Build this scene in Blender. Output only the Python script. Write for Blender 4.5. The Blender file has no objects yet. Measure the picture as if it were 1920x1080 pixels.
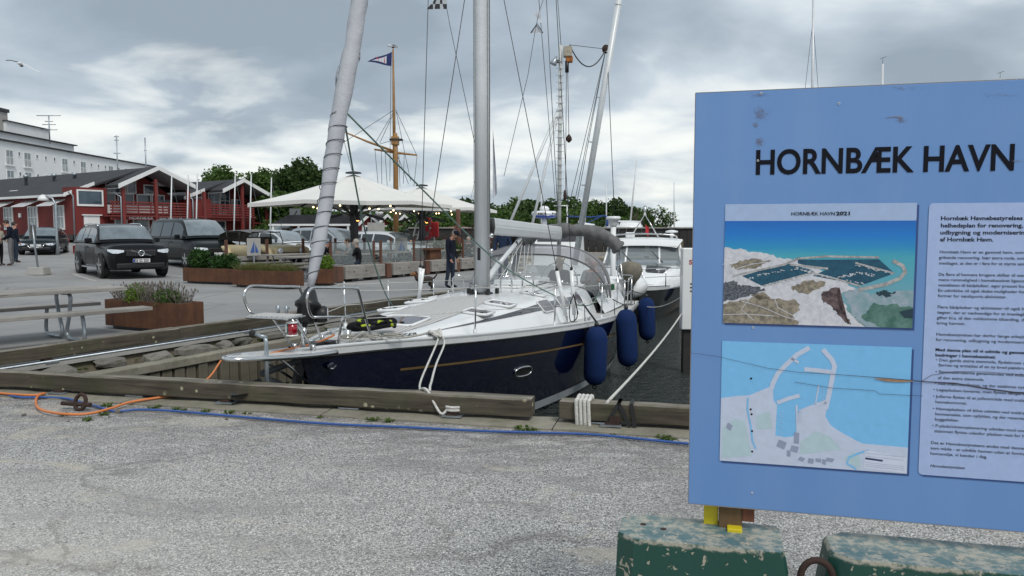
import bpy, bmesh, math, random
from math import sin, cos, pi, radians, sqrt, atan2
from mathutils import Vector, Matrix, Euler

random.seed(7)
S = bpy.context.scene
C = S.collection

# ------------------------------------------------------------------ camera
CAMH = 1.6
PITCH = 0.0757
cam_d = bpy.data.cameras.new("camera")
cam = bpy.data.objects.new("camera", cam_d)
C.objects.link(cam)
cam.location = (0, 0, CAMH)
cam.rotation_euler = (pi / 2 - PITCH, 0, 0)
cam_d.sensor_width = 36
cam_d.lens = 1450 / 1920 * 36
cam_d.clip_start = 0.05
cam_d.clip_end = 2000
S.camera = cam

# ------------------------------------------------------------------ sky and sun
SUN_EL, SUN_AZ = radians(52), radians(150)      # azimuth from +Y clockwise
W = bpy.data.worlds.new("World")
S.world = W
W.use_nodes = True
nt = W.node_tree
nt.nodes.clear()
def wn(t, **k):
    n = nt.nodes.new(t)
    for a, b in k.items():
        setattr(n, a, b)
    return n
wl = nt.links.new
out = wn('ShaderNodeOutputWorld'); bg = wn('ShaderNodeBackground'); bg.inputs[1].default_value = 0.1
wl(bg.outputs[0], out.inputs[0])
sky = wn('ShaderNodeTexSky', sky_type='NISHITA', sun_disc=False, sun_elevation=SUN_EL, sun_rotation=SUN_AZ)
tc = wn('ShaderNodeTexCoord')
sep = wn('ShaderNodeSeparateXYZ'); wl(tc.outputs['Generated'], sep.inputs[0])
def wm(op, a, b=None, c=None, clamp=False):
    n = wn('ShaderNodeMath', operation=op); n.use_clamp = clamp
    for i, v in enumerate((a, b, c)):
        if v is None: continue
        if isinstance(v, (int, float)): n.inputs[i].default_value = v
        else: wl(v, n.inputs[i])
    return n.outputs[0]
zc = wm('MAXIMUM', sep.outputs[2], 0.0)
den = wm('ADD', zc, 0.22)
cx_ = wm('DIVIDE', sep.outputs[0], den); cy_ = wm('DIVIDE', sep.outputs[1], den)
cmb = wn('ShaderNodeCombineXYZ'); wl(cx_, cmb.inputs[0]); wl(cy_, cmb.inputs[1])
def wnoise(scale, detail, rough, dist, off=(0, 0, 0)):
    mp = wn('ShaderNodeMapping'); mp.inputs['Location'].default_value = off
    wl(cmb.outputs[0], mp.inputs[0])
    n = wn('ShaderNodeTexNoise'); n.inputs['Scale'].default_value = scale
    n.inputs['Detail'].default_value = detail; n.inputs['Roughness'].default_value = rough
    n.inputs['Distortion'].default_value = dist
    wl(mp.outputs[0], n.inputs['Vector'])
    return n.outputs[0]
n1 = wnoise(0.95, 7, 0.47, 0.25, (3.1, 1.7, 0))
n2 = wnoise(2.0, 7, 0.5, 0.4, (8.0, 2.0, 4))
n3 = wnoise(0.4, 3, 0.5, 0.0, (1.0, 5.0, 2))
def wramp(fac, stops):
    r = wn('ShaderNodeValToRGB'); wl(fac, r.inputs[0])
    e = r.color_ramp.elements
    while len(e) > 1: e.remove(e[-1])
    e[0].position = stops[0][0]; e[0].color = (*stops[0][1], 1)
    for p, c in stops[1:]:
        x = e.new(p); x.color = (*c, 1)
    return r.outputs[0]
def wmix(f, a, b):
    m = wn('ShaderNodeMix', data_type='RGBA')
    if isinstance(f, (int, float)): m.inputs[0].default_value = f
    else: wl(f, m.inputs[0])
    for i, v in ((6, a), (7, b)):
        if isinstance(v, tuple): m.inputs[i].default_value = (*v, 1)
        else: wl(v, m.inputs[i])
    return m.outputs[2]
base = wramp(wm('ADD', wm('MULTIPLY', n1, 0.6), wm('ADD', wm('MULTIPLY', n2, 0.28), wm('MULTIPLY', n3, 0.12))),
             [(0.40, (2.55, 3.05, 3.55)), (0.47, (3.4, 4.0, 4.55)), (0.535, (4.7, 5.3, 5.8)), (0.61, (6.4, 6.85, 7.1))])
# thin bright gaps between the clouds, commoner low down where many layers are seen edge on
low = wm('SUBTRACT', 1.0, wm('MULTIPLY', wm('ABSOLUTE', wm('SUBTRACT', zc, 0.10)), 7.0), None, True)
gap = wm('MULTIPLY', wm('SUBTRACT', wm('ADD', wm('MULTIPLY', n2, 0.7), wm('ADD', wm('MULTIPLY', n1, 0.3), wm('MULTIPLY', low, 0.13))), 0.565), 7.0, None, True)
c1 = wmix(wm('MULTIPLY', gap, 0.85), base, (7.9, 8.0, 7.6))
hz = wm('SUBTRACT', 1.0, wm('MULTIPLY', zc, 22.0), None, True)
c2 = wmix(wm('MULTIPLY', hz, 0.55), c1, (5.6, 6.4, 6.9))
c3 = wmix(0.06, c2, sky.outputs[0])
wl(c3, bg.inputs[0])

sd = bpy.data.lights.new("sun", 'SUN'); sd.energy = 1.5; sd.angle = radians(20); sd.color = (1, 0.96, 0.9)
sun = bpy.data.objects.new("sun", sd); C.objects.link(sun)
_d = Vector((sin(SUN_AZ) * cos(SUN_EL), cos(SUN_AZ) * cos(SUN_EL), sin(SUN_EL)))
sun.rotation_euler = _d.to_track_quat('Z', 'Y').to_euler()
sun.location = (0, 0, 30)

S.view_settings.view_transform = 'Standard'
S.view_settings.look = 'None'
S.view_settings.gamma = 1
S.view_settings.exposure = 0.38
S.view_settings.use_curve_mapping = False
S.cycles.max_bounces = 8
S.cycles.transparent_max_bounces = 16

# ------------------------------------------------------------------ helpers
def V(*a): return Vector(a)

class MB:
    """collects geometry for ONE mesh object"""
    def __init__(s): s.v = []; s.f = []; s.mi = []; s.sm = []
    def add(s, vs, fs, mi=0, smooth=False):
        o = len(s.v)
        s.v += [tuple(v) for v in vs]
        for f in fs:
            s.f.append([i + o for i in f]); s.mi.append(mi); s.sm.append(smooth)
        return s
    def box(s, c, size, rz=0, mi=0, M=None, taper=1.0):
        x, y, z = [k / 2 for k in size]
        pts = [V(a * x * (taper if d > 0 else 1), b * y * (taper if d > 0 else 1), d * z) for d in (-1, 1) for b in (-1, 1) for a in (-1, 1)]
        R = M if M is not None else Matrix.Rotation(rz, 3, 'Z')
        pts = [R @ p + V(*c) for p in pts]
        return s.add(pts, [(0, 2, 3, 1), (4, 5, 7, 6), (0, 1, 5, 4), (2, 6, 7, 3), (0, 4, 6, 2), (1, 3, 7, 5)], mi)
    def beam(s, a, b, w, h, up=(0, 0, 1), mi=0):
        a, b = V(*a), V(*b); d = (b - a).normalized(); up = V(*up)
        x = d.cross(up).normalized(); z = x.cross(d)
        pts = []
        for p in (a, b):
            for i, j in ((-1, -1), (1, -1), (1, 1), (-1, 1)):
                pts.append(p + x * (i * w / 2) + z * (j * h / 2))
        return s.add(pts, [(3, 2, 1, 0), (4, 5, 6, 7), (0, 1, 5, 4), (1, 2, 6, 5), (2, 3, 7, 6), (3, 0, 4, 7)], mi)
    def tube(s, path, r, n=8, closed=False, cap=True, mi=0, smooth=True, ell=1.0):
        P = [V(*p) for p in path]; k = len(P)
        if not isinstance(r, (list, tuple)): r = [r] * k
        rings = []; prev = None
        for i in range(k):
            if closed: t = P[(i + 1) % k] - P[i - 1]
            else: t = P[min(i + 1, k - 1)] - P[max(i - 1, 0)]
            if t.length < 1e-9: t = V(0, 0, 1)
            t.normalize()
            if prev is None:
                a = V(0, 0, 1) if abs(t.z) < 0.9 else V(1, 0, 0)
                u = t.cross(a).normalized()
            else:
                u = prev - t * prev.dot(t)
                if u.length < 1e-6: u = t.cross(V(0, 0, 1))
                u.normalize()
            w = t.cross(u); prev = u
            rings.append([P[i] + (u * cos(2 * pi * j / n) * ell + w * sin(2 * pi * j / n)) * r[i] for j in range(n)])
        return s.loft(rings, loop=closed, cap=cap and not closed, mi=mi, smooth=smooth)
    def loft(s, rings, ring_closed=True, loop=False, cap=False, mi=0, smooth=True):
        n = len(rings[0]); vs = [p for r in rings for p in r]; fs = []
        m = len(rings)
        for i in range(m if loop else m - 1):
            a = i * n; b = ((i + 1) % m) * n
            for j in range(n if ring_closed else n - 1):
                k = (j + 1) % n
                fs.append((a + j, a + k, b + k, b + j))
        s.add(vs, fs, mi, smooth)
        if cap:
            o = len(s.v) - len(vs)
            s.f.append([o + j for j in reversed(range(n))]); s.mi.append(mi); s.sm.append(False)
            s.f.append([o + (m - 1) * n + j for j in range(n)]); s.mi.append(mi); s.sm.append(False)
        return s
    def grid(s, fn, nu, nv, mi=0, smooth=True, flip=False):
        vs = [fn(i / nu, j / nv) for i in range(nu + 1) for j in range(nv + 1)]; fs = []
        for i in range(nu):
            for j in range(nv):
                a = i * (nv + 1) + j
                f = (a, a + nv + 1, a + nv + 2, a + 1)
                fs.append(f[::-1] if flip else f)
        return s.add(vs, fs, mi, smooth)
    def lathe(s, prof, n=16, c=(0, 0, 0), M=None, mi=0, smooth=True):
        rings = []
        for r, z in prof:
            ring = [V(r * cos(2 * pi * j / n), r * sin(2 * pi * j / n), z) for j in range(n)]
            rings.append([(M @ p if M is not None else p) + V(*c) for p in ring])
        return s.loft(rings, cap=True, mi=mi, smooth=smooth)
    def ball(s, c, r, nu=10, nv=6, mi=0, M=None):
        if not isinstance(r, (list, tuple)): r = (r, r, r)
        rings = []
        for i in range(nv + 1):
            ph = pi * i / nv
            rr = max(sin(ph), 0.02)
            ring = [V(r[0] * rr * cos(2 * pi * j / nu), r[1] * rr * sin(2 * pi * j / nu), r[2] * cos(ph)) for j in range(nu)]
            rings.append([(M @ p if M is not None else p) + V(*c) for p in ring])
        return s.loft(rings[::-1], cap=True, mi=mi)
    def prism(s, poly, a, b, fn, mi=0):
        """poly in (u,v); extruded w from a to b; fn(u,v,w)->xyz"""
        n = len(poly)
        vs = [fn(u, v, a) for u, v in poly] + [fn(u, v, b) for u, v in poly]
        fs = [tuple(range(n))[::-1], tuple(range(n, 2 * n))] + [(i, (i + 1) % n, (i + 1) % n + n, i + n) for i in range(n)]
        return s.add(vs, fs, mi)
    def quad(s, *p, mi=0): return s.add(p, [tuple(range(len(p)))], mi)
    def mesh(s, name, mats):
        me = bpy.data.meshes.new(name)
        me.from_pydata(s.v, [], s.f)
        if not isinstance(mats, (list, tuple)): mats = [mats]
        for m in mats: me.materials.append(m)
        me.polygons.foreach_set('material_index', s.mi)
        me.polygons.foreach_set('use_smooth', s.sm)
        me.update()
        return me
    def build(s, name, mats, parent=None, bevel=0, normals=True, loc=None, rz=0, label=None):
        me = s.mesh(name, mats)
        if normals:
            bm = bmesh.new(); bm.from_mesh(me)
            bmesh.ops.recalc_face_normals(bm, faces=bm.faces)
            bm.to_mesh(me); bm.free()
        return link(name, me, parent, bevel, loc, rz, label)

def link(name, me, parent=None, bevel=0, loc=None, rz=0, label=None):
    o = bpy.data.objects.new(name, me); C.objects.link(o)
    if parent: o.parent = parent
    if loc is not None: o.location = loc
    if rz: o.rotation_euler[2] = rz
    if bevel:
        md = o.modifiers.new('bevel', 'BEVEL'); md.width = bevel; md.segments = 2; md.limit_method = 'ANGLE'; md.angle_limit = radians(40)
    if label: o['label'] = label
    return o

def tag(o, label, cat, group=None):
    o['label'] = label; o['category'] = cat
    if group: o['group'] = group
    return o
def thing(name, label, cat, loc=(0, 0, 0), rz=0, group=None):
    o = bpy.data.objects.new(name, None); C.objects.link(o)
    o.empty_display_size = 0.2
    o.location = loc; o.rotation_euler = (0, 0, rz)
    return tag(o, label, cat, group)
def struct(o): o['kind'] = 'structure'; return o
def stuff(o): o['kind'] = 'stuff'; return o
def copy_tree(o, label=None, loc=None, rz=None, parent=None):
    c = o.copy(); C.objects.link(c)
    if parent: c.parent = parent
    for ch in list(o.children): copy_tree(ch, parent=c)
    if label: c['label'] = label
    if loc is not None: c.location = loc
    if rz is not None: c.rotation_euler[2] = rz
    return c

def rayp(px, py, depth):
    """world point seen at photo pixel (1920x1080) at forward distance Y=depth"""
    a = (px - 960) / 1450; b = (540 - py) / 1450
    d = V(a, cos(PITCH) + b * sin(PITCH), b * cos(PITCH) - sin(PITCH))
    return V(0, 0, CAMH) + d * (depth / d.y)
def onz(px, py, z=0.0):
    a = (px - 960) / 1450; b = (540 - py) / 1450
    d = V(a, cos(PITCH) + b * sin(PITCH), b * cos(PITCH) - sin(PITCH))
    return V(0, 0, CAMH) + d * ((z - CAMH) / d.z)
def lerp(a, b, t): return a + (b - a) * t
def interp(x, tab):
    if x <= tab[0][0]: return tab[0][1]
    for i in range(len(tab) - 1):
        x0, y0 = tab[i]; x1, y1 = tab[i + 1]
        if x <= x1:
            # cubic Hermite with finite-difference slopes
            m = lambda k: ((tab[min(k + 1, len(tab) - 1)][1] - tab[max(k - 1, 0)][1]) / (tab[min(k + 1, len(tab) - 1)][0] - tab[max(k - 1, 0)][0]))
            h = x1 - x0; t = (x - x0) / h
            return ((2*t**3 - 3*t**2 + 1) * y0 + (t**3 - 2*t**2 + t) * h * m(i) + (-2*t**3 + 3*t**2) * y1 + (t**3 - t**2) * h * m(i + 1))
    return tab[-1][1]
def sag(a, b, drop, n=10):
    a, b = V(*a), V(*b)
    return [a.lerp(b, i / n) + V(0, 0, -4 * drop * (i / n) * (1 - i / n)) for i in range(n + 1)]
def smooth_path(pts, sub=5):
    P = [V(*p) for p in pts]; out_ = []
    for i in range(len(P) - 1):
        p0 = P[max(i - 1, 0)]; p1 = P[i]; p2 = P[i + 1]; p3 = P[min(i + 2, len(P) - 1)]
        for k in range(sub):
            t = k / sub
            out_.append(0.5 * ((2 * p1) + (p2 - p0) * t + (2 * p0 - 5 * p1 + 4 * p2 - p3) * t * t + (3 * p1 - p0 - 3 * p2 + p3) * t ** 3))
    out_.append(P[-1]); return out_

# ------------------------------------------------------------------ materials
def lin(r, g, b):
    f = lambda c: (c / 255 / 12.92) if c / 255 <= 0.04045 else ((c / 255 + 0.055) / 1.055) ** 2.4
    return (f(r), f(g), f(b))
class NM:
    def __init__(s, name):
        s.m = bpy.data.materials.new(name); s.m.use_nodes = True
        s.t = s.m.node_tree; s.t.nodes.clear()
        s.out = s.n('ShaderNodeOutputMaterial'); s.b = s.n('ShaderNodeBsdfPrincipled')
        s.l(s.b.outputs[0], s.out.inputs[0])
        s.tc = s.n('ShaderNodeTexCoord')
    def n(s, t, **k):
        x = s.t.nodes.new(t)
        for a, b in k.items(): setattr(x, a, b)
        return x
    def l(s, a, b): s.t.links.new(a, b)
    def co(s, scale=(1, 1, 1), kind='Object', loc=(0, 0, 0), rot=(0, 0, 0)):
        mp = s.n('ShaderNodeMapping'); mp.inputs['Scale'].default_value = scale; mp.inputs['Location'].default_value = loc
        mp.inputs['Rotation'].default_value = rot
        s.l(s.tc.outputs[kind], mp.inputs[0]); return mp.outputs[0]
    def noise(s, vec, scale, detail=4, rough=0.55, dist=0.0):
        n = s.n('ShaderNodeTexNoise'); n.inputs['Scale'].default_value = scale; n.inputs['Detail'].default_value = detail
        n.inputs['Roughness'].default_value = rough; n.inputs['Distortion'].default_value = dist
        s.l(vec, n.inputs['Vector']); return n.outputs[0]
    def voro(s, vec, scale, feature='F1', out='Color'):
        n = s.n('ShaderNodeTexVoronoi'); n.feature = feature; n.inputs['Scale'].default_value = scale
        s.l(vec, n.inputs['Vector']); return n.outputs[out]
    def math(s, op, a, b=None, clamp=False):
        n = s.n('ShaderNodeMath', operation=op); n.use_clamp = clamp
        for i, v in enumerate((a, b)):
            if v is None: continue
            if isinstance(v, (int, float)): n.inputs[i].default_value = v
            else: s.l(v, n.inputs[i])
        return n.outputs[0]
    def ramp(s, fac, stops):
        r = s.n('ShaderNodeValToRGB'); s.l(fac, r.inputs[0]); e = r.color_ramp.elements
        while len(e) > 1: e.remove(e[-1])
        c = stops[0][1]; c = c if isinstance(c, tuple) else (c, c, c)
        e[0].position = stops[0][0]; e[0].color = (*c, 1)
        for p, c in stops[1:]:
            c = c if isinstance(c, tuple) else (c, c, c)
            x = e.new(p); x.color = (*c, 1)
        return r.outputs[0]
    def mix(s, f, a, b, bt='MIX'):
        m = s.n('ShaderNodeMix', data_type='RGBA', blend_type=bt)
        if isinstance(f, (int, float)): m.inputs[0].default_value = f
        else: s.l(f, m.inputs[0])
        for i, v in ((6, a), (7, b)):
            if isinstance(v, tuple): m.inputs[i].default_value = (*v, 1)
            else: s.l(v, m.inputs[i])
        return m.outputs[2]
    def set(s, key, v):
        i = s.b.inputs[key]
        if isinstance(v, tuple): i.default_value = (*v, 1) if len(v) == 3 else v
        elif isinstance(v, (int, float)): i.default_value = v
        else: s.l(v, i)
        return s
    def bump(s, h, strength=0.3, dist=0.01):
        b = s.n('ShaderNodeBump'); b.inputs['Strength'].default_value = strength; b.inputs['Distance'].default_value = dist
        s.l(h, b.inputs['Height']); s.l(b.outputs[0], s.b.inputs['Normal']); return s

def pm(name, col, rough=0.5, metal=0.0, var=0.12, vs=3.0, bump=0.0, bs=30, coat=0.0, rv=0.1, spec=None):
    """a plain surface with slight mottling in colour and gloss"""
    m = NM(name); v = m.co()
    n = m.noise(v, vs, 5, 0.6)
    a = tuple(c * (1 - var) for c in col); b = tuple(min(1, c * (1 + var)) for c in col)
    m.set('Base Color', m.mix(m.ramp(n, [(0.3, 0.0), (0.7, 1.0)]), a, b))
    m.set('Roughness', m.math('ADD', m.math('MULTIPLY', n, rv * 2), rough - rv, True))
    m.set('Metallic', metal)
    if coat: m.set('Coat Weight', coat); m.set('Coat Roughness', 0.04)
    if spec is not None: m.set('Specular IOR Level', spec)
    if bump: m.bump(m.noise(v, bs, 4), bump, 0.01)
    return m.m
def glass(name, tint=(0.8, 0.85, 0.88), alpha=0.25, rough=0.03, edge=0.45):
    """thin clear pane: mostly lets light through, mirrors the sky at grazing angles"""
    m = NM(name)
    tr = m.n('ShaderNodeBsdfTransparent'); tr.inputs[0].default_value = (*tint, 1)
    m.set('Base Color', tuple(c * 0.7 for c in tint)); m.set('Roughness', rough)
    lw = m.n('ShaderNodeLayerWeight'); lw.inputs[0].default_value = 0.35
    f = m.math('ADD', m.math('MULTIPLY', lw.outputs[0], edge), alpha, True)
    mx = m.n('ShaderNodeMixShader'); m.l(f, mx.inputs[0]); m.l(tr.outputs[0], mx.inputs[1]); m.l(m.b.outputs[0], mx.inputs[2])
    m.l(mx.outputs[0], m.out.inputs[0]); return m.m

M = {}
M['white_gel'] = pm('white_gelcoat', (0.78, 0.79, 0.79), 0.25, var=0.03, vs=1.5, coat=0.3)
M['white_paint'] = pm('white_paint', (0.74, 0.74, 0.73), 0.5, var=0.06)
M['navy'] = pm('navy_gelcoat', (0.002, 0.004, 0.020), 0.07, var=0.1, vs=1.2, coat=0.6, rv=0.03)
M['black'] = pm('black_plastic', (0.012, 0.012, 0.013), 0.45, var=0.2)
M['rubber'] = pm('black_rubber', (0.018, 0.018, 0.018), 0.8, var=0.2)
M['steel'] = pm('stainless_steel', (0.62, 0.62, 0.62), 0.16, 1.0, var=0.06)
M['galv'] = pm('galvanised_steel', (0.36, 0.40, 0.43), 0.42, 0.75, var=0.22, vs=14)
M['alu'] = pm('anodised_aluminium', (0.60, 0.62, 0.64), 0.35, 0.1, var=0.06)
M['alu_light'] = pm('bright_aluminium', (0.62, 0.64, 0.65), 0.4, 0.1, var=0.05)
M['wire'] = pm('wire_rope', (0.06, 0.065, 0.07), 0.5, 0.2)
M['rope_white'] = pm('white_rope', (0.62, 0.61, 0.57), 0.8, var=0.25, vs=60, bump=0.6, bs=220)
M['rope_green'] = pm('grey_green_rope', (0.12, 0.2, 0.17), 0.8, var=0.3, vs=60)
M['rope_grey'] = pm('grey_rope', (0.35, 0.34, 0.3), 0.85, var=0.3, vs=60)
M['rope_black'] = pm('black_rope', (0.02, 0.02, 0.022), 0.8, var=0.3, vs=60)
M['fender'] = pm('blue_fender_cover', (0.006, 0.022, 0.09), 0.85, var=0.15, vs=8, bump=0.3, bs=90, spec=0.2)
M['canvas_grey'] = pm('grey_canvas', (0.15, 0.15, 0.15), 0.85, var=0.22, vs=7, bump=1.0, bs=10, spec=0.2)
M['canvas_taupe'] = pm('taupe_canvas', (0.19, 0.175, 0.14), 0.85, var=0.2, vs=7, bump=1.0, bs=10, spec=0.2)
M['sail_grey'] = pm('light_grey_sailcloth', (0.40, 0.41, 0.44), 0.7, var=0.10, vs=3, bump=0.9, bs=13, spec=0.3)
M['navy_cloth'] = pm('navy_cloth', (0.008, 0.011, 0.022), 0.9, var=0.2, vs=9, spec=0.2)
M['jeans'] = pm('dark_jeans', (0.025, 0.035, 0.055), 0.9, var=0.25, vs=9, spec=0.2)
M['blue_cloth'] = pm('blue_jacket_cloth', (0.02, 0.035, 0.075), 0.9, var=0.2, vs=9, spec=0.2)
M['black_cloth'] = pm('black_cloth', (0.008, 0.008, 0.01), 0.9, var=0.2, vs=9, spec=0.2)
M['grey_cloth'] = pm('grey_cloth', (0.16, 0.17, 0.18), 0.9, var=0.15, vs=9, spec=0.2)
M['cream_cloth'] = pm('cream_cloth', (0.5, 0.47, 0.38), 0.9, var=0.12, vs=9, spec=0.2)
M['skin'] = pm('skin', (0.42, 0.22, 0.15), 0.55, var=0.12, vs=14)
M['hair_grey'] = pm('grey_hair', (0.35, 0.32, 0.28), 0.8, var=0.25, vs=40)
M['hair_dark'] = pm('dark_hair', (0.03, 0.02, 0.014), 0.7, var=0.25, vs=40)
M['hair_blond'] = pm('blond_hair', (0.48, 0.4, 0.27), 0.8, var=0.2, vs=40)
M['shoe'] = pm('brown_shoe_leather', (0.05, 0.022, 0.016), 0.5)
M['red_wood'] = None
# ================================================================== special materials
def m_asphalt_near():
    m = NM('aggregate_asphalt'); v = m.co()
    cell = m.voro(v, 118); g = m.n('ShaderNodeSeparateColor'); m.l(cell, g.inputs[0])
    cell2 = m.voro(v, 62); g2 = m.n('ShaderNodeSeparateColor'); m.l(cell2, g2.inputs[0])
    dist = m.voro(v, 118, out='Distance')
    stone = m.ramp(g.outputs[0], [(0.0, (0.14, 0.14, 0.14)), (0.25, (0.34, 0.335, 0.33)), (0.55, (0.55, 0.54, 0.52)), (0.85, (0.78, 0.76, 0.72)), (1.0, (0.88, 0.86, 0.81))])
    stone = m.mix(m.math('MULTIPLY', m.ramp(g2.outputs[1], [(0.72, 0.0), (0.8, 1.0)]), 0.55), stone, (0.55, 0.54, 0.51))
    mort = m.ramp(dist, [(0.25, 1.0), (0.6, 0.45)])
    stone = m.mix(1.0, stone, mort, 'MULTIPLY')
    dust0 = m.n('ShaderNodeSeparateXYZ'); m.l(m.tc.outputs['Object'], dust0.inputs[0])
    worn = m.noise(m.co((0.32, 0.8, 1)), 1.0, 5, 0.6, 0.4)
    # bare dark binder where the top coat has gone, pale sandy dust where it collects
    darkp = m.ramp(m.noise(m.co((0.8, 2.2, 1), loc=(4, 0, 0)), 1.3, 9, 0.72, 0.9), [(0.50, 0.0), (0.62, 1.0)])
    stone = m.mix(m.math('MULTIPLY', darkp, 0.66), stone, m.mix(g.outputs[1], (0.06, 0.055, 0.06), (0.36, 0.345, 0.34)))
    dk = m.math('ADD', m.math('MULTIPLY', dust0.outputs[0], -.2334), m.math('ADD', m.math('MULTIPLY', dust0.outputs[1], -.9724), 6.32))
    nearedge = m.math('SUBTRACT', 1.0, m.math('MULTIPLY', m.math('SUBTRACT', dk, .45), .75), True)
    dk2 = m.ramp(m.noise(m.co((1.0, 2.0, 1), loc=(1, 9, 0)), 2.2, 9, 0.75, 0.8), [(0.42, 0.0), (0.56, 1.0)])
    stone = m.mix(m.math('MULTIPLY', m.math('MULTIPLY', nearedge, dk2), .85), stone, m.mix(g.outputs[1], (0.05, 0.042, 0.042), (0.24, 0.22, 0.21)))
    sandn = m.noise(m.co((0.9, 1.9, 1), loc=(2, 7, 0)), 1.1, 9, 0.65, 1.0)
    sand = m.ramp(sandn, [(0.56, 0.0), (0.66, 1.0)])
    stone = m.mix(m.math('MULTIPLY', sand, 0.75), stone, m.mix(g.outputs[2], (0.36, 0.32, 0.255), (0.52, 0.48, 0.40)))
    dust = m.n('ShaderNodeSeparateXYZ'); m.l(m.tc.outputs['Object'], dust.inputs[0])
    dl = m.math('MULTIPLY', m.math('SUBTRACT', 0.1, dust.outputs[0]), 0.28, True)
    near = m.math('SUBTRACT', 1.0, m.math('MULTIPLY', m.math('SUBTRACT', dust.outputs[1], 3.2), 0.45), True)
    dl = m.math('MULTIPLY', m.math('MULTIPLY', dl, near), m.ramp(worn, [(0.3, 0.4), (0.65, 1.2)]), True)
    stone = m.mix(m.math('MULTIPLY', dl, 0.9), stone, m.mix(g.outputs[0], (0.44, 0.42, 0.385), (0.58, 0.56, 0.52)))
    cw = m.n('ShaderNodeVectorMath', operation='ADD'); nz = m.n('ShaderNodeTexNoise'); nz.inputs['Scale'].default_value = 1.6; nz.inputs['Detail'].default_value = 6; m.l(v, nz.inputs['Vector']); m.l(v, cw.inputs[0]); m.l(nz.outputs['Color'], cw.inputs[1])
    ck = m.ramp(m.voro(cw.outputs[0], .42, 'DISTANCE_TO_EDGE', 'Distance'), [(0., 1.), (.006, .8), (.016, 0.)])
    stone = m.mix(m.math('MULTIPLY', m.math('MULTIPLY', ck, m.ramp(worn, [(.48, 0.), (.56, 1.)])), .38), stone, (.085, .07, .06))
    m.set('Base Color', stone); m.set('Roughness', 0.85)
    m.bump(m.math('SUBTRACT', 1.0, dist), 0.55, 0.004)
    return m.m
def m_asphalt_far():
    m = NM('grey_asphalt'); v = m.co()
    a = m.noise(v, 0.35, 6, 0.6, 0.4); b = m.noise(v, 40, 3, 0.7)
    c = m.mix(m.ramp(a, [(0.35, 0.0), (0.65, 1.0)]), (0.19, 0.19, 0.19), (0.29, 0.285, 0.275))
    c = m.mix(m.math('MULTIPLY', b, 0.35), c, (0.33, 0.33, 0.33))
    cr = m.voro(m.co((1, 1, 1), loc=(3, 3, 0)), 0.35, 'DISTANCE_TO_EDGE', 'Distance')
    c = m.mix(m.ramp(cr, [(0.0, 0.45), (0.012, 0.0)]), c, (0.07, 0.07, 0.07))
    m.set('Base Color', c); m.set('Roughness', 0.88); m.bump(b, 0.2, 0.004); return m.m
def m_wood(name, ca, cb, moss=None, grain=22, rough=0.85, crack=0.5, axis=0, top=None):
    m = NM(name)
    sc = [1, 1, 1]; sc[axis] = 0.06
    v = m.co(tuple(sc)); n = m.noise(v, grain, 6, 0.7, 0.3)
    n2 = m.noise(m.co(), 1.7, 5, 0.6)
    c = m.mix(m.ramp(n, [(0.3, 0.0), (0.7, 1.0)]), ca, cb)
    c = m.mix(m.math('MULTIPLY', m.ramp(n2, [(0.35, 0.0), (0.7, 1.0)]), 0.5), c, tuple(x * 0.45 for x in ca))
    ck = m.ramp(m.noise(m.co(tuple(sc), loc=(5, 5, 5)), grain * 1.9, 2, 0.5), [(0.30, 1.0), (0.36, 0.0)])
    c = m.mix(m.math('MULTIPLY', ck, crack), c, tuple(x * 0.2 for x in ca))
    if top:      # upward faces mixed paler, broken up along the grain
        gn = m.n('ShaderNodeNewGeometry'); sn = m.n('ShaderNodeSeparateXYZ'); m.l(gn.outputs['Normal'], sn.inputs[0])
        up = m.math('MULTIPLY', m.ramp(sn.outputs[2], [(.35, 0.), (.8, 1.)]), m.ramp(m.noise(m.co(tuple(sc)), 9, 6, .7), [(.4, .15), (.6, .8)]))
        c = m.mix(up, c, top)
    if moss:
        mm = m.ramp(m.noise(m.co(), 3.2, 8, 0.7, 0.3), [(0.48, 0.0), (0.62, 1.0)])
        c = m.mix(m.math('MULTIPLY', mm, moss[1]), c, moss[0])
        lich = m.ramp(m.voro(m.co(), 9, out='Distance'), [(0.16, 1.0), (0.20, 0.0)])
        lm = m.ramp(m.noise(m.co(loc=(9, 1, 2)), 1.4, 3), [(0.50, 0.0), (0.56, 1.0)])
        c = m.mix(m.math('MULTIPLY', m.math('MULTIPLY', lich, lm), 0.8), c, (0.46, 0.45, 0.30))
    m.set('Base Color', c); m.set('Roughness', rough); m.bump(n, 0.5, 0.006); return m.m
def m_concrete(name, ca, cb, moss=0.3, mcol=(0.10, 0.11, 0.05)):
    m = NM(name); v = m.co()
    n = m.noise(v, 2.2, 8, 0.65, 0.3); f = m.noise(v, 45, 4, 0.6)
    c = m.mix(m.ramp(n, [(0.3, 0.0), (0.7, 1.0)]), ca, cb)
    c = m.mix(m.math('MULTIPLY', f, 0.4), c, tuple(x * 1.5 for x in cb))
    c = m.mix(m.math('MULTIPLY', m.ramp(m.noise(v, 5, 8, 0.75), [(0.5, 0.0), (0.66, 1.0)]), moss), c, mcol)
    m.set('Base Color', c); m.set('Roughness', 0.9); m.bump(m.math('ADD', n, m.math('MULTIPLY', f, 0.4)), 0.5, 0.012); return m.m
def m_water():
    m = NM('harbour_water')
    v = m.co((1, 1, 1), rot=(0, 0, 0.6))
    a = m.noise(m.co((1.0, 2.0, 1), rot=(0, 0, 0.4)), 3.2, 4, 0.6, 0.6)
    b = m.noise(m.co((1.6, 2.4, 1), rot=(0, 0, -0.5)), 11, 3, 0.5, 0.3)
    m.set('Base Color', (0.022, 0.030, 0.028)); m.set('Roughness', 0.04); m.set('IOR', 1.33)
    m.bump(m.math('ADD', a, m.math('MULTIPLY', b, 0.4)), 0.9, 0.2); return m.m
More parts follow.
